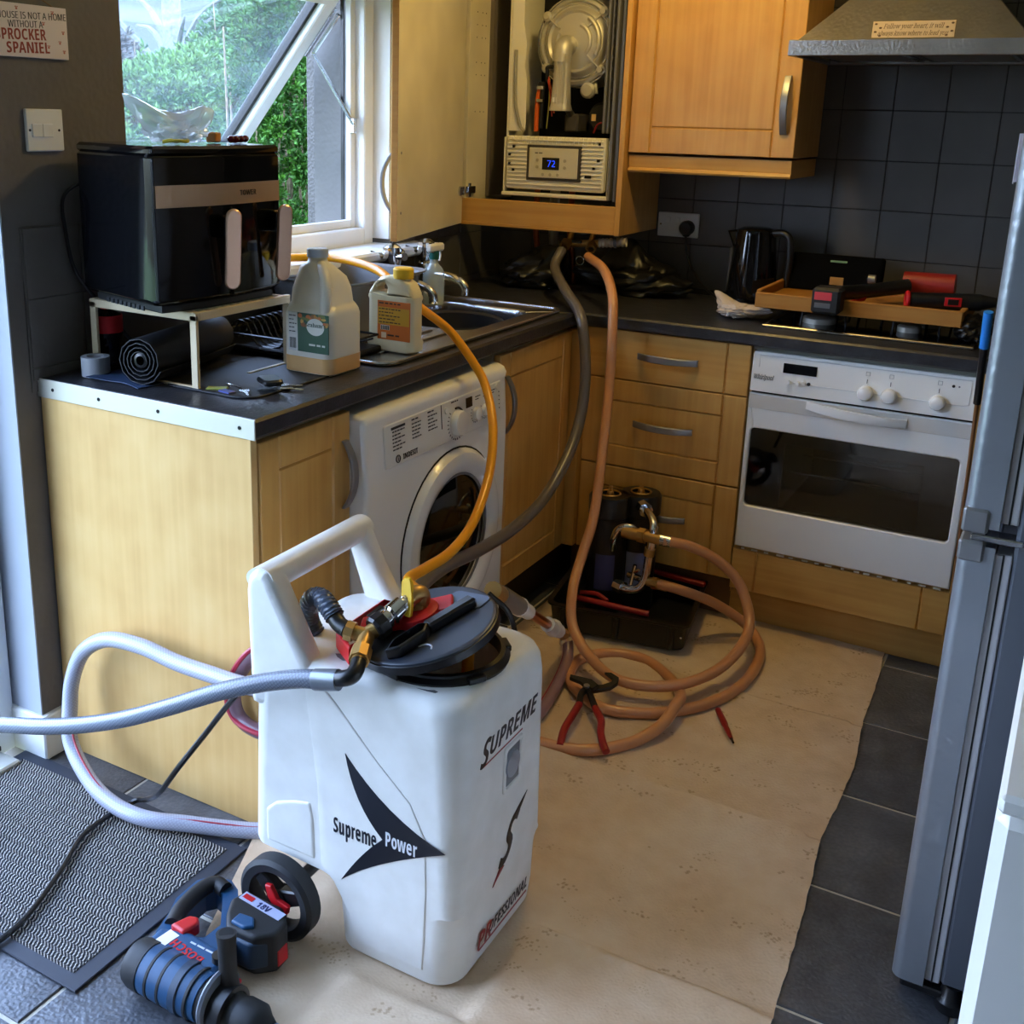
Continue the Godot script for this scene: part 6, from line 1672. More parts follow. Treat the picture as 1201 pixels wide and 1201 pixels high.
	# wheels: ribbed tyre, three-spoke hub, red clip
	for s in [zf + 0.008, cz - dz / 2 - 0.046]:
		var c := V(0.838, 0.083, s)
		var t := Transform3D(Basis(V(1, 0, 0), V(0, 0, 1), V(0, -1, 0)), c)
		var wl := part("wheel", nb().lathe([Vector2(0.056, 0.004), Vector2(0.075, 0.0), Vector2(0.0825, 0.006), Vector2(0.083, 0.034), Vector2(0.075, 0.040), Vector2(0.060, 0.038), Vector2(0.056, 0.030), Vector2(0.056, 0.004)], t, 44), M.rubber, m)
		part("hub", nb().lathe([Vector2(0, 0.006), Vector2(0.02, 0.006), Vector2(0.022, 0.034), Vector2(0.012, 0.038), Vector2(0, 0.038)], t, 20), M.black, wl)
		for k in 3:
			var a := 0.35 + k * TAU / 3
			part("spoke", nb().prism(P2([0.012, -0.018, 0.058, -0.012, 0.058, 0.014, 0.012, 0.018]), 0.022, Transform3D(Basis(V(0, 0, 1), a), c + V(0, 0, 0.008)), 0.003), M.black, wl)
		part("red_clip", rprism(P2([-0.022, 0.034, -0.008, 0.036, 0.008, 0.012, 0.032, 0.006, 0.030, -0.010, 0.012, -0.018, -0.002, -0.010, -0.016, 0.012]), 0.010, Transform3D(Basis(), c + V(0.004, 0.0, 0.034 if s > cz else -0.002)), 0.003), M.red, wl)
	part("axle", nb().rod(V(0.838, 0.083, 1.98), V(0.838, 0.083, zf + 0.01), 0.012), M.black, m)
	# printed arrow and names
	var ink := mt(C(20, 24, 34), 0.4)
	var cv := func(a: Vector2, c: Vector2, b: Vector2) -> Array:
		var o := []
		for k in 8: o.append(a.lerp(c, k / 8.0).lerp(c.lerp(b, k / 8.0), k / 8.0))
		return o
	var ar := []
	ar.append_array(cv.call(Vector2(0.967, 0.413), Vector2(1.052, 0.318), Vector2(1.172, 0.289)))
	ar.append_array(cv.call(Vector2(1.172, 0.289), Vector2(1.03, 0.222), Vector2(0.958, 0.153)))
	ar.append_array(cv.call(Vector2(0.958, 0.153), Vector2(1.0, 0.225), Vector2(1.046, 0.270)))
	ar.append_array(cv.call(Vector2(1.046, 0.270), Vector2(0.985, 0.320), Vector2(0.967, 0.413)))
	var fz := zf + 0.0021
	part("arrow_logo", nb().prism(PackedVector2Array(ar), 0.0008, Transform3D(Basis(), V(0, 0, fz))), ink, m)
	words(m, "Supreme", V(0.987, 0.2615, fz + 0.0004), V(1, 0.012, 0), Vector3.UP, 0.031, ink, "Droid Sans", true, 0.50)
	words(m, "Power", V(1.084, 0.2745, fz + 0.0012), V(1, 0.012, 0), Vector3.UP, 0.028, mt(C(225, 228, 232), 0.4), "Droid Sans", true, 0.56)
	var xr := 1.1953
	var rd := mt(C(150, 34, 40), 0.4)
	words(m, "S", V(xr, 0.442, 2.259), V(0, 0, -1), Vector3.UP, 0.050, ink, "Droid Sans", true, 0.8, 0.35)
	words(m, "UPREME", V(xr, 0.446, 2.155), V(0, 0, -1), Vector3.UP, 0.034, ink, "Droid Sans", true, 0.98, 0.3)
	part("underline", nb().box(V(xr - 0.0006, 0.418, 2.12), V(xr + 0.0003, 0.4205, 2.268), 0.0), rd, m)
	words(m, "PR", V(xr, 0.060, 2.238), V(0, 0, -1), Vector3.UP, 0.032, rd, "Droid Sans", true, 1.0, 0.3)
	words(m, "OFESSIONAL", V(xr, 0.062, 2.145), V(0, 0, -1), Vector3.UP, 0.022, ink, "Droid Sans", true, 0.85, 0.3)
	part("underline", nb().box(V(xr - 0.0006, 0.040, 2.07), V(xr + 0.0003, 0.043, 2.26), 0.0), rd, m)
	# slanted S emblem
	words(m, "S", V(xr, 0.208, 2.153), V(0, 0, -1), Vector3.UP, 0.088, ink, "Droid Sans", true, 0.72, 0.55)
	part("emblem_tip", nb().prism(P2([-0.062, -0.064, -0.018, -0.044, -0.036, -0.040]), 0.0010, frame(V(xr - 0.0004, 0.208, 2.153), V(0, 0, -1), Vector3.UP)), rd, m)
	part("emblem_tip", nb().prism(P2([0.066, 0.066, 0.020, 0.046, 0.036, 0.040]), 0.0010, frame(V(xr - 0.0004, 0.208, 2.153), V(0, 0, -1), Vector3.UP)), ink, m)
	# recessed tap window on the end
	part("tap_recess", nb().prism(hole(rr2(0.072, 0.094, 0.008, 3), rr2(0.054, 0.076, 0.006, 3)), 0.006, frame(V(xr - 0.003, 0.366, 2.155), V(0, 0, -1), Vector3.UP), 0.002), M.poly, m)
	part("tap_well", nb().box(V(xr - 0.004, 0.330, 2.129), V(xr + 0.0002, 0.402, 2.181), 0.0), mt(C(120, 122, 124), 0.5), m)
	part("tap_dial", nb().lathe([Vector2(0, 0), Vector2(0.026, 0), Vector2(0.025, 0.006), Vector2(0, 0.008)], Transform3D(Basis(V(0, 0, -1), V(1, 0, 0), V(0, -1, 0)), V(xr, 0.372, 2.162)), 22), mt(C(150, 156, 166), 0.3), m)
	part("scratch", nb().prism(P2([0, 0, 0.02, 0.004, 0.03, 0.010, 0.038, 0.008, 0.036, 0.002, 0.022, 0.0]), 0.0006, Transform3D(Basis(V(1, 0, 0), V(0, 0, -1), V(0, 1, 0)), V(1.085, 0.5558, 2.31))), mt(C(90, 90, 92), 0.6), m)
	part("puddle_mark", nb().prism(P2([0, 0, 0.02, 0.012, 0.04, 0.010, 0.05, -0.006, 0.026, -0.014, 0.01, -0.008]), 0.0006, Transform3D(Basis(V(1, 0, 0), V(0, 0, -1), V(0, 1, 0)), V(0.90, 0.5565, 2.285))), mt(C(120, 118, 116), 0.3), m)

func lever_ring(c: Vector3, w: float, t: float) -> PackedVector3Array:
	return PackedVector3Array([c + V(-w, 0, -t), c + V(w, 0, -t), c + V(w, 0, t), c + V(-w, 0, t)])

# extrusion with softly rounded edges
func rprism(poly: PackedVector2Array, depth: float, t: Transform3D, r: float) -> B:
	var p := poly.duplicate()
	if area(p) < 0: p.reverse()
	var b := nb()
	# cut the corners of the outline once
	var q := PackedVector2Array()
	for i in p.size():
		var a := p[(i + p.size() - 1) % p.size()]
		var c := p[(i + 1) % p.size()]
		var l := minf(minf(a.distance_to(p[i]), c.distance_to(p[i])) * 0.3, r)
		q.append(p[i] + (a - p[i]).normalized() * l)
		q.append(p[i] * 0.72 + (p[i] + (a - p[i]).normalized() * l + p[i] + (c - p[i]).normalized() * l) * 0.14)
		q.append(p[i] + (c - p[i]).normalized() * l)
	var L := []
	var rr := minf(r, depth * 0.49)
	for k in 5:
		var a := k * PI / 8
		L.append([b.inset(q, rr * (1 - sin(a))), rr * (1 - cos(a))])
	for k in 5:
		var a := (4 - k) * PI / 8
		L.append([b.inset(q, rr * (1 - sin(a))), depth - rr * (1 - cos(a))])
	var n := q.size()
	for k in L.size() - 1:
		var A: PackedVector2Array = L[k][0]
		var Cc: PackedVector2Array = L[k + 1][0]
		for i in n:
			var j := (i + 1) % n
			b.quad(t * V(A[i].x, A[i].y, L[k][1]), t * V(A[j].x, A[j].y, L[k][1]), t * V(Cc[j].x, Cc[j].y, L[k + 1][1]), t * V(Cc[i].x, Cc[i].y, L[k + 1][1]))
	var f: PackedVector2Array = L[0][0]
	var ix := Geometry2D.triangulate_polygon(f)
	for i in range(0, ix.size(), 3):
		var x := f[ix[i]]
		var y := f[ix[i + 1]]
		var z := f[ix[i + 2]]
		if (y - x).cross(z - x) < 0: var w := y; y = z; z = w
		b.tri(t * V(x.x, x.y, depth), t * V(y.x, y.y, depth), t * V(z.x, z.y, depth))
		b.tri(t * V(x.x, x.y, 0), t * V(z.x, z.y, 0), t * V(y.x, y.y, 0))
	b.fix(0)
	return b

func hoses() -> void:
	one("hose", "yellow hose running from the window sill over the worktop into the tank lid", "hose", nb().tube(spline([V(-0.02, 1.105, 1.40), V(0.06, 1.103, 1.36), V(0.185, 1.108, 1.308), V(0.34, 1.10, 1.35), V(0.44, 1.075, 1.40), V(0.518, 1.025, 1.405), V(0.585, 0.962, 1.36), V(0.655, 0.886, 1.355), V(0.700, 0.834, 1.372), V(0.760, 0.761, 1.443), V(0.800, 0.672, 1.529), V(0.840, 0.606, 1.672), V(0.868, 0.588, 1.82), V(0.880, 0.596, 1.95), V(0.892, 0.606, 2.03), V(0.925, 0.606, 2.062), V(0.975, 0.600, 2.075), V(1.03, 0.590, 2.09), V(1.06, 0.575, 2.105)], 8), 0.0112, 12), M.hose_yellow)
	one("hose", "short yellow hose end hanging inside the tank below the lid", "hose", nb().tube(spline([V(1.085, 0.575, 2.13), V(1.095, 0.50, 2.15), V(1.10, 0.42, 2.16), V(1.10, 0.30, 2.16)], 6), 0.0112, 12), M.hose_yellow)
	one("hose", "thick grey hose hanging from the boiler corner to the machine", "hose", nb().tube(spline([V(0.418, 1.062, 0.335), V(0.425, 1.010, 0.40), V(0.535, 0.962, 0.55), V(0.638, 0.905, 0.66), V(0.680, 0.764, 0.70), V(0.696, 0.631, 0.75), V(0.703, 0.523, 0.85), V(0.700, 0.432, 1.0), V(0.705, 0.406, 1.2), V(0.735, 0.435, 1.45), V(0.752, 0.464, 1.65), V(0.775, 0.471, 1.8), V(0.82, 0.47, 1.93), V(0.85, 0.47, 1.998)], 8), 0.0165, 12), M.hose_grey)
	one("hose", "pinkish copper-coloured hose from the boiler looping down to the filter unit", "hose", nb().tube(spline([V(0.520, 1.050, 0.352), V(0.626, 1.028, 0.470), V(0.719, 0.978, 0.620), V(0.749, 0.885, 0.675), V(0.760, 0.715, 0.70), V(0.783, 0.525, 0.78), V(0.803, 0.360, 0.865), V(0.802, 0.266, 0.93), V(0.815, 0.185, 1.02), V(0.852, 0.110, 1.091), V(0.944, 0.062, 1.158), V(1.051, 0.052, 1.208), V(1.175, 0.055, 1.160), V(1.255, 0.065, 1.014), V(1.274, 0.100, 0.823), V(1.224, 0.190, 0.747), V(1.160, 0.260, 0.762), V(1.084, 0.310, 0.813), V(1.011, 0.321, 0.840)], 8), 0.0150, 12), M.hose_pink)
	one("hose", "orange-pink hose coiled on the dust sheet behind the pliers", "hose", nb().tube(spline([V(0.992, 0.180, 0.83), V(1.07, 0.178, 0.83), V(1.15, 0.11, 0.72), V(1.244, 0.040, 0.68), V(1.306, 0.021, 0.793), V(1.312, 0.021, 0.994), V(1.264, 0.021, 1.142), V(1.168, 0.022, 1.263), V(1.050, 0.024, 1.318), V(0.948, 0.021, 1.266), V(0.892, 0.021, 1.191), V(0.884, 0.021, 1.091), V(0.939, 0.021, 1.018), V(1.034, 0.021, 0.999), V(1.131, 0.022, 1.063), V(1.195, 0.034, 1.16), V(1.212, 0.052, 1.25), V(1.205, 0.036, 1.34), V(1.163, 0.021, 1.429), V(1.088, 0.021, 1.516), V(0.990, 0.021, 1.548), V(0.88, 0.021, 1.53), V(0.78, 0.021, 1.50)], 8), 0.0150, 12), M.hose_pink)
	var r := T("hose", "clear purplish hose from the copper fitting towards the back of the machine", "hose", V(0.87, 0.02, 1.2))
	var rp := spline([V(0.838, 0.070, 1.090), V(0.866, 0.035, 1.152), V(0.893, 0.022, 1.280), V(0.915, 0.022, 1.441), V(0.905, 0.022, 1.58), V(0.88, 0.022, 1.75)], 8)
	part("tube", nb().tube(rp, 0.0155, 12), mt(C(150, 118, 122), 0.3), r)
	var st := []
	for p in rp: st.append(p + V(-0.0135, 0.008, 0))
	part("red_stripe", nb().tube(st, 0.0022, 6), M.hose_red, r)
	# plumbed stub: grey and white couplers on copper tube
	var q := T("pipe_stub", "copper stub with white couplers leaning behind the machine's lid", "pipe", V(0.88, 0.1, 1.3))
	var a := V(0.947, 0.500, 1.774)
	var e := V(0.836, 0.085, 1.105)
	part("brass_end", nb().rod(a, a.lerp(e, 0.10), 0.020, 12), M.brass, q)
	part("grey_sleeve", nb().rod(a.lerp(e, 0.08), a.lerp(e, 0.30), 0.022, 16), mt(C(128, 120, 112), 0.4), q)
	part("coupler", nb().rod(a.lerp(e, 0.30), a.lerp(e, 0.42), 0.019, 14).ball(a.lerp(e, 0.31), V(0.024, 0.024, 0.024)), M.white, q)
	part("tube", nb().rod(a.lerp(e, 0.40), a.lerp(e, 0.72), 0.0125, 12), M.copper, q)
	part("coupler", nb().rod(a.lerp(e, 0.70), a.lerp(e, 0.88), 0.020, 14).ball(a.lerp(e, 0.80), V(0.025, 0.025, 0.025)), M.white, q)
	part("brass_end", nb().rod(a.lerp(e, 0.88), a.lerp(e, 0.97), 0.017, 8), M.brass, q)
	part("clamp", nb().rod(V(0.838, 0.095, 1.095), V(0.836, 0.055, 1.10), 0.0185, 14), M.chrome, q)
	part("cable_end", nb().tube(spline([a + V(0.0, 0.0, 0.02), a + V(0.045, -0.05, 0.0), a + V(0.055, -0.16, -0.02), a + V(0.03, -0.25, -0.03)], 5), 0.006, 8), M.black, q)
	# clear braided hose from the lid out to the garden door
	var f := T("hose", "clear braided hose leading from the lid's brass fitting to the door", "hose", V(0.5, 0.3, 2.42))
	part("tube", nb().tube(spline([V(0.968, 0.568, 2.379), V(0.880, 0.548, 2.390), V(0.763, 0.504, 2.410), V(0.627, 0.432, 2.420), V(0.515, 0.373, 2.420), V(0.396, 0.321, 2.420), V(0.270, 0.276, 2.420), V(0.107, 0.226, 2.420), V(0.045, 0.185, 2.44), V(0.02, 0.10, 2.52), V(0.03, 0.035, 2.68), V(0.08, 0.02, 2.9), V(0.2, 0.02, 3.2)], 8), 0.0165, 12), M.hose_smoke, f)
	part("ferrule", nb().rod(V(0.975, 0.570, 2.379), V(0.93, 0.560, 2.385), 0.0185, 14), mt(C(136, 142, 150), 0.3, 0.5), f)
	# smoke-coloured ribbed hose from the Y over the deck
	var pts := spline([V(0.902, 0.631, 2.289), V(0.886, 0.642, 2.284), V(0.858, 0.648, 2.270), V(0.832, 0.637, 2.263), V(0.814, 0.603, 2.25), V(0.811, 0.575, 2.24), V(0.818, 0.556, 2.235)], 10)
	var rs := []
	for i in pts.size(): rs.append(0.0175 if i % 3 else 0.0190)
	one("ribbed_hose", "short smoke-grey ribbed hose bent from the brass fitting onto the machine's deck", "hose", nb().tube(pts, rs, 12), mt(C(66, 76, 92), 0.25))
	# clear hose with a red stripe looping in front of the end panel
	var l := T("hose", "clear hose with a red stripe looping in front of the beech end panel", "hose", V(0.35, 0.0, 2.2))
	var lp := spline([V(0.735, 0.418, 2.25), V(0.628, 0.380, 2.215), V(0.530, 0.371, 2.205), V(0.426, 0.366, 2.198), V(0.323, 0.373, 2.195), V(0.220, 0.361, 2.195), V(0.147, 0.314, 2.2), V(0.110, 0.238, 2.205), V(0.106, 0.166, 2.215), V(0.125, 0.095, 2.235), V(0.21, 0.048, 2.265), V(0.30, 0.032, 2.285), V(0.396, 0.030, 2.285), V(0.486, 0.029, 2.25), V(0.585, 0.022, 2.200), V(0.68, 0.022, 2.150), V(0.8, 0.022, 2.10)], 9)
	part("tube", nb().tube(lp, 0.0175, 14), M.hose_clear, l)
	var sp := []
	for i in range(34, lp.size() - 8): sp.append(lp[i] + V(0.0115, 0.0135, 0.0015))
	part("red_stripe", nb().tube(sp, 0.0026, 6), M.hose_red, l)
	var rd := T("hose", "dark red striped hose bending behind the machine's left edge", "hose", V(0.6, 0.3, 2.16))
	var rp2 := spline([V(0.70, 0.50, 2.08), V(0.66, 0.46, 2.13), V(0.610, 0.424, 2.16), V(0.570, 0.367, 2.165), V(0.552, 0.312, 2.165), V(0.564, 0.267, 2.165), V(0.613, 0.253, 2.17), V(0.70, 0.25, 2.16), V(0.76, 0.25, 2.14)], 8)
	part("tube", nb().tube(rp2, 0.0155, 12), mt(C(120, 92, 100), 0.3), rd)
	var s2 := []
	for p in rp2: s2.append(p + V(-0.009, 0.004, 0.012))
	part("red_stripe", nb().tube(s2, 0.006, 8), M.hose_red, rd)
	one("mains_cable", "black mains cable trailing from the machine across the door mat", "cable", nb().tube(spline([V(0.76, 0.45, 2.2), V(0.68, 0.42, 2.235), V(0.630, 0.371, 2.25), V(0.594, 0.302, 2.30), V(0.555, 0.235, 2.335), V(0.47, 0.13, 2.31), V(0.38, 0.055, 2.26), V(0.325, 0.022, 2.25), V(0.315, 0.016, 2.372), V(0.368, 0.016, 2.485), V(0.417, 0.016, 2.607), V(0.424, 0.013, 2.688), V(0.42, 0.006, 2.85), V(0.36, 0.006, 3.05)], 8), 0.0058, 8), M.black)

func pump_unit() -> void:
	# black tray with two filter cylinders and chrome pipework
	var t := T("filter_unit", "black magnetic filter unit with two cylinders and chrome pipes standing in a tray", "filter", V(0.88, 0.0, 0.72))
	var rot := Transform3D(Basis(V(0, 1, 0), 0.16), V(0.885, 0, 0.74))
	var rg := func(w: float, d: float, y: float, r: float) -> PackedVector3Array:
		var o := PackedVector3Array()
		for q in rrect(0, 0, w, d, r, y, 3): o.append(rot * q)
		return o
	var rings := []
	for q in [[0.37, 0.33, 0.008, 0.02], [0.39, 0.35, 0.014, 0.025], [0.41, 0.37, 0.088, 0.03], [0.425, 0.385, 0.092, 0.03], [0.425, 0.385, 0.098, 0.03], [0.395, 0.355, 0.098, 0.025], [0.375, 0.335, 0.022, 0.02], [0.02, 0.02, 0.020, 0.005]]:
		rings.append(rg.call(q[0], q[1], q[2], q[3]))
	part("tray", nb().loft(rings, true), M.black, t)
	for p in [[-0.16, 0.197], [0.0, 0.197], [0.16, 0.197]]:
		part("tray_rib", nb().box(V(p[0] - 0.008, 0.02, p[1] - 0.018), V(p[0] + 0.008, 0.09, p[1] - 0.002), 0.003, rot), M.black, t)
	for p in [[-0.12, 0.2035], [0.19, 0.2035]]:
		part("rivet", nb().ball(rot * V(p[0], 0.062, p[1] - 0.016), V(0.004, 0.004, 0.004), 8), M.steel, t)
	var k := 0
	for c in [V(0.800, 0, 0.735), V(0.872, 0, 0.665)]:
		var U := Transform3D(Basis(), c)
		var cy := part("cylinder", nb().lathe([Vector2(0, 0.02), Vector2(0.058, 0.02), Vector2(0.058, 0.325), Vector2(0.063, 0.330), Vector2(0.063, 0.385), Vector2(0.058, 0.392), Vector2(0.03, 0.392), Vector2(0.028, 0.385), Vector2(0, 0.385)], U, 32), M.black, t)
		part("brass_ring", nb().tube(ring(c + V(0, 0.394, 0), V(1, 0, 0), V(0, 0, 1), 0.030, 26), 0.0028, 6, true), M.brass, cy)
		part("vent_plug", nb().lathe([Vector2(0, 0.385), Vector2(0.012, 0.385), Vector2(0.010, 0.400), Vector2(0.006, 0.402), Vector2(0.007, 0.418 - 0.008 * k), Vector2(0, 0.42 - 0.008 * k)], U, 14), M.brass, cy)
		var lb := nb()
		for i in 8:
			var a0 := 0.75 + i * 0.13
			var a1 := a0 + 0.13
			lb.quad(c + V(cos(a0) * 0.0588, 0.10, sin(a0) * 0.0588), c + V(cos(a1) * 0.0588, 0.10, sin(a1) * 0.0588), c + V(cos(a1) * 0.0588, 0.215, sin(a1) * 0.0588), c + V(cos(a0) * 0.0588, 0.215, sin(a0) * 0.0588))
		part("label", lb, mt([C(66, 70, 110), C(122, 128, 158)][k], 0.4), cy)
		k += 1
	# upper manifold towards the pink hose
	part("pipe", nb().tube(spline([V(0.845, 0.245, 0.80), V(0.855, 0.29, 0.825), V(0.87, 0.325, 0.83), V(0.90, 0.335, 0.825), V(0.92, 0.325, 0.82)], 5), 0.011, 12), M.chrome, t)
	part("valve", nb().rod(V(0.885, 0.318, 0.83), V(0.94, 0.320, 0.832), 0.019, 10).rod(V(0.935, 0.320, 0.832), V(0.955, 0.320, 0.834), 0.023, 8).rod(V(0.955, 0.320, 0.834), V(1.005, 0.321, 0.838), 0.016, 12), M.brass, t)
	part("hose_clip", nb().rod(V(1.0, 0.321, 0.838), V(1.03, 0.320, 0.832), 0.0175, 14), M.steel, t)
	part("valve_lever", nb().rod(V(0.985, 0.335, 0.837), V(0.992, 0.362, 0.84), 0.004, 8), M.chrome, t)
	part("pipe", nb().tube(spline([V(0.91, 0.372, 0.74), V(0.935, 0.372, 0.775), V(0.965, 0.36, 0.81), V(0.975, 0.33, 0.83), V(0.968, 0.26, 0.83), V(0.962, 0.19, 0.83), V(0.945, 0.155, 0.835), V(0.91, 0.145, 0.84), V(0.88, 0.145, 0.83)], 6), 0.0125, 12), M.chrome, t)
	part("union_nut", nb().rod(V(0.905, 0.372, 0.735), V(0.925, 0.372, 0.762), 0.022, 8), M.chrome, t)
	part("union_nut", nb().rod(V(0.90, 0.145, 0.838), V(0.872, 0.145, 0.826), 0.020, 8), M.chrome, t)
	part("clamp", nb().rod(V(0.97, 0.285, 0.83), V(0.967, 0.262, 0.83), 0.016, 10), M.brass, t)
	part("pipe", nb().rod(V(0.90, 0.175, 0.80), V(0.96, 0.18, 0.825), 0.010), M.chrome, t)
	part("valve", nb().rod(V(0.955, 0.180, 0.826), V(0.99, 0.180, 0.83), 0.014, 10).rod(V(0.985, 0.180, 0.83), V(1.0, 0.180, 0.83), 0.019, 8).rod(V(1.0, 0.180, 0.83), V(1.03, 0.179, 0.83), 0.0165, 12), M.brass, t)
	part("drain_cock", nb().rod(V(0.92, 0.16, 0.835), V(0.93, 0.225, 0.835), 0.006, 8).rod(V(0.925, 0.20, 0.835), V(0.945, 0.215, 0.842), 0.005, 8), M.chrome, t)
	one("spanner", "red-handled pliers lying across the tray's front edge", "pliers", nb().tube(spline([V(0.775, 0.108, 0.90), V(0.85, 0.110, 0.90), V(0.93, 0.108, 0.895), V(1.0, 0.106, 0.885)], 5), 0.009, 10).tube(spline([V(0.78, 0.116, 0.875), V(0.83, 0.122, 0.872), V(0.87, 0.114, 0.885)], 5), 0.007, 8), M.dark_red)
	one("red_tool", "red bar tool lying at the back of the filter tray", "tool", nb().box(V(-0.09, 0.0, -0.01), V(0.09, 0.016, 0.01), 0.004, Transform3D(Basis(V(0, 1, 0), -0.1), V(0.985, 0.100, 0.585))), M.dark_red)

func hammer_drill() -> void:
	var h := T("hammer_drill", "blue cordless hammer drill lying on its side in front of the mat", "drill", V(0.82, 0, 2.56))
	var yc := 0.047
	var X := func(x: float) -> Transform3D: return Transform3D(Basis(V(0, 0, 1), V(1, 0, 0), V(0, 1, 0)), V(x, yc, 2.603))
	# motor housing along x
	var X0: Transform3D = X.call(0.0)
	part("end_cap", nb().lathe([Vector2(0, 0.692), Vector2(0.026, 0.694), Vector2(0.040, 0.702), Vector2(0.044, 0.715), Vector2(0.0445, 0.738), Vector2(0, 0.738)], X0, 28), M.black_matt, h)
	part("motor_housing", nb().lathe([Vector2(0, 0.735), Vector2(0.043, 0.735), Vector2(0.0435, 0.79), Vector2(0.042, 0.84), Vector2(0.040, 0.865), Vector2(0, 0.865)], X0, 28), M.blue_tool, h)
	for x in [0.757, 0.785, 0.845]:
		part("cooling_rib", nb().lathe([Vector2(0.0425, x), Vector2(0.0445, x + 0.001), Vector2(0.0445, x + 0.006), Vector2(0.0425, x + 0.007)], X0, 28), M.black_matt, h)
	part("black_band", nb().lathe([Vector2(0.042, 0.812), Vector2(0.0455, 0.814), Vector2(0.0455, 0.828), Vector2(0.042, 0.83)], X0, 28), M.blue_dark, h)
	part("gearbox", nb().lathe([Vector2(0, 0.862), Vector2(0.038, 0.862), Vector2(0.036, 0.90), Vector2(0.030, 0.935), Vector2(0.034, 0.942), Vector2(0.034, 0.972), Vector2(0.024, 0.985), Vector2(0.016, 1.0), Vector2(0, 1.0)], X0, 26), M.black_matt, h)
	part("drill_bit", nb().rod(V(0.995, yc, 2.603), V(1.05, yc - 0.012, 2.60), 0.006, 10), M.steel, h)
	part("chuck_ring", nb().lathe([Vector2(0.012, 1.004), Vector2(0.016, 1.004), Vector2(0.016, 1.03), Vector2(0.012, 1.03)], X0, 16), mt(C(90, 110, 150), 0.4), h)
	# saddle block that carries the maker's name, then the closed D grip lying flat
	var F := Transform3D(Basis(V(1, 0, 0), V(0, 0, 1), V(0, -1, 0)), V(0, 0.083, 0))
	part("saddle", rprism(P2([0.705, 2.548, 0.762, 2.528, 0.835, 2.535, 0.862, 2.56, 0.862, 2.60, 0.71, 2.60]), 0.062, F, 0.012), M.blue_tool, h, 55)
	part("grip", rprism(hole(P2([0.700, 2.555, 0.684, 2.505, 0.668, 2.470, 0.666, 2.412, 0.684, 2.386, 0.722, 2.378, 0.75, 2.392, 0.775, 2.42, 0.835, 2.47, 0.838, 2.545]), P2([0.718, 2.52, 0.703, 2.480, 0.702, 2.428, 0.714, 2.412, 0.733, 2.416, 0.750, 2.436, 0.785, 2.48, 0.782, 2.52, 0.75, 2.532])), 0.044, F.translated_local(V(0, 0, 0.012)), 0.0), M.blue_tool, h, 30)
	part("grip_rubber", nb().tube(spline([V(0.712, 0.070, 2.525), V(0.696, 0.071, 2.485), V(0.692, 0.071, 2.43), V(0.704, 0.071, 2.402), V(0.73, 0.070, 2.404)], 5), 0.0155, 10), M.black_matt, h)
	part("trigger", rprism(P2([0.722, 2.540, 0.735, 2.505, 0.752, 2.500, 0.764, 2.512, 0.756, 2.545]), 0.026, F.translated_local(V(0, 0, -0.006)), 0.006), M.red, h, 55)
	# battery
	var bt := part("battery", rprism(P2([0.772, 2.436, 0.782, 2.404, 0.868, 2.404, 0.900, 2.432, 0.902, 2.466, 0.872, 2.494, 0.812, 2.496, 0.79, 2.47]), 0.082, F.translated_local(V(0, 0, -0.010)), 0.008), M.black_matt, h, 55)
	part("battery_shell", rprism(P2([0.800, 2.472, 0.812, 2.501, 0.868, 2.500, 0.892, 2.476, 0.88, 2.462, 0.82, 2.462]), 0.055, F.translated_local(V(0, 0, 0.004)), 0.006), M.blue_dark, bt, 55)
	part("latch", rprism(P2([0.815, 2.462, 0.845, 2.458, 0.86, 2.476, 0.845, 2.488, 0.815, 2.486]), 0.014, F.translated_local(V(0, 0, -0.016)), 0.004), M.blue_tool, bt, 55)
	part("red_patch", nb().box(V(0.8965, 0.022, 2.437), V(0.9032, 0.054, 2.464), 0.001), M.red, bt)
	part("battery_label", nb().box(V(-0.05, 0.0935, -0.010), V(0.05, 0.0945, 0.010), 0.0, Transform3D(Basis(V(0, 1, 0), -0.10), V(0.835, 0, 2.424))), mt(C(176, 180, 206), 0.4), bt)
	words(bt, "18V", V(0.84, 0.0948, 2.426), V(1, 0, 0.10), V(0, 0, -1), 0.013, mt(C(30, 40, 90), 0.4), "Droid Sans", true)
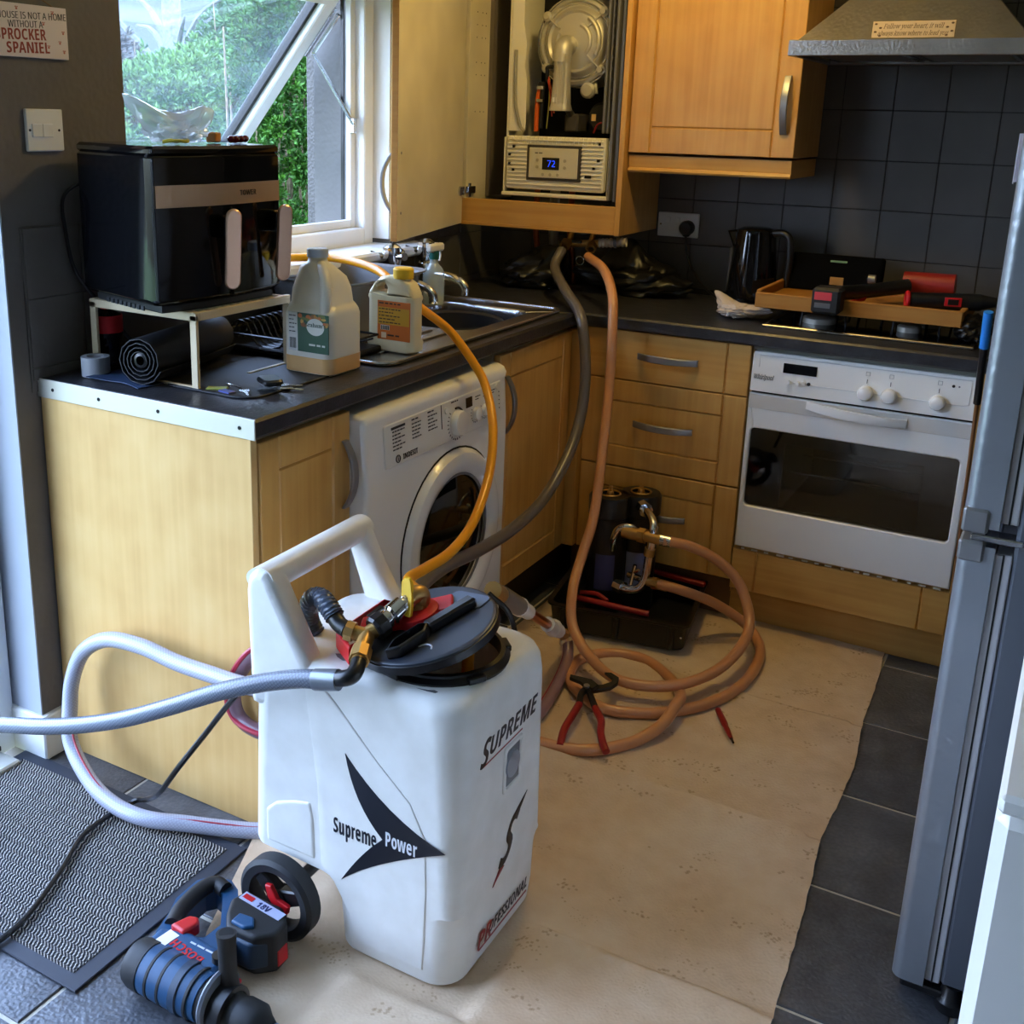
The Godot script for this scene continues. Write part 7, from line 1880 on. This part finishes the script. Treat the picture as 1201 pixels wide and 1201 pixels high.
	part("label_red", nb().box(V(-0.046, 0.0945, -0.006), V(-0.022, 0.0951, 0.005), 0.0, Transform3D(Basis(V(0, 1, 0), -0.10), V(0.835, 0, 2.424))), M.red, bt)
	# name, reading upside down from here as the tool lies
	words(h, "BOSCH", V(0.790, 0.0836, 2.571), V(-1, 0, -0.14), V(0, 0, 1), 0.017, M.red, "Droid Sans", true, 1.0)
	blurb(h, Transform3D(Basis(V(-1, 0, 0), V(0, 0, 1), V(0, 1, 0)), V(0.83, 0.0832, 2.551)), 0.0, 0.0, 0.05, 1, 0.006, 0.005, mt(C(200, 206, 214), 0.5), 6)
	part("white_sticker", nb().box(V(-0.012, 0.0832, -0.018), V(0.012, 0.0838, 0.018), 0.0, Transform3D(Basis(V(0, 1, 0), -0.14), V(0.738, 0, 2.566))), M.white, h)
	part("mode_dial", nb().lathe([Vector2(0, 0.082), Vector2(0.013, 0.082), Vector2(0.012, 0.094), Vector2(0, 0.095)], Transform3D(Basis(), V(0.850, 0, 2.557)), 16), M.black, h)
	# auxiliary stick handle with its collar and clear depth disc
	part("collar_disc", nb().lathe([Vector2(0.030, 0.884), Vector2(0.050, 0.884), Vector2(0.0525, 0.888), Vector2(0.050, 0.893), Vector2(0.030, 0.893)], X0.translated_local(V(0, 0, 0.010)), 34), mt(C(120, 128, 140), 0.3, 0.3), h)
	part("stick_handle", nb().tube([V(0.902, 0.055, 2.588), V(0.900, 0.075, 2.588), V(0.896, 0.10, 2.585), V(0.890, 0.150, 2.580), V(0.888, 0.170, 2.578)], [0.021, 0.018, 0.0155, 0.0155, 0.0175], 18), M.black_matt, h)
	part("handle_bore", nb().lathe([Vector2(0, 0), Vector2(0.0125, 0), Vector2(0.0125, 0.001), Vector2(0, 0.001)], along(V(0.888, 0.1698, 2.578), V(0.8878, 0.18, 2.578)), 18), M.void, h)
	part("collar", nb().lathe([Vector2(0.036, 0.888), Vector2(0.042, 0.890), Vector2(0.042, 0.92), Vector2(0.034, 0.922)], X0, 24), M.black, h)
	part("red_button", nb().ball(V(0.905, 0.076, 2.572), V(0.006, 0.006, 0.006), 8), M.red, h)
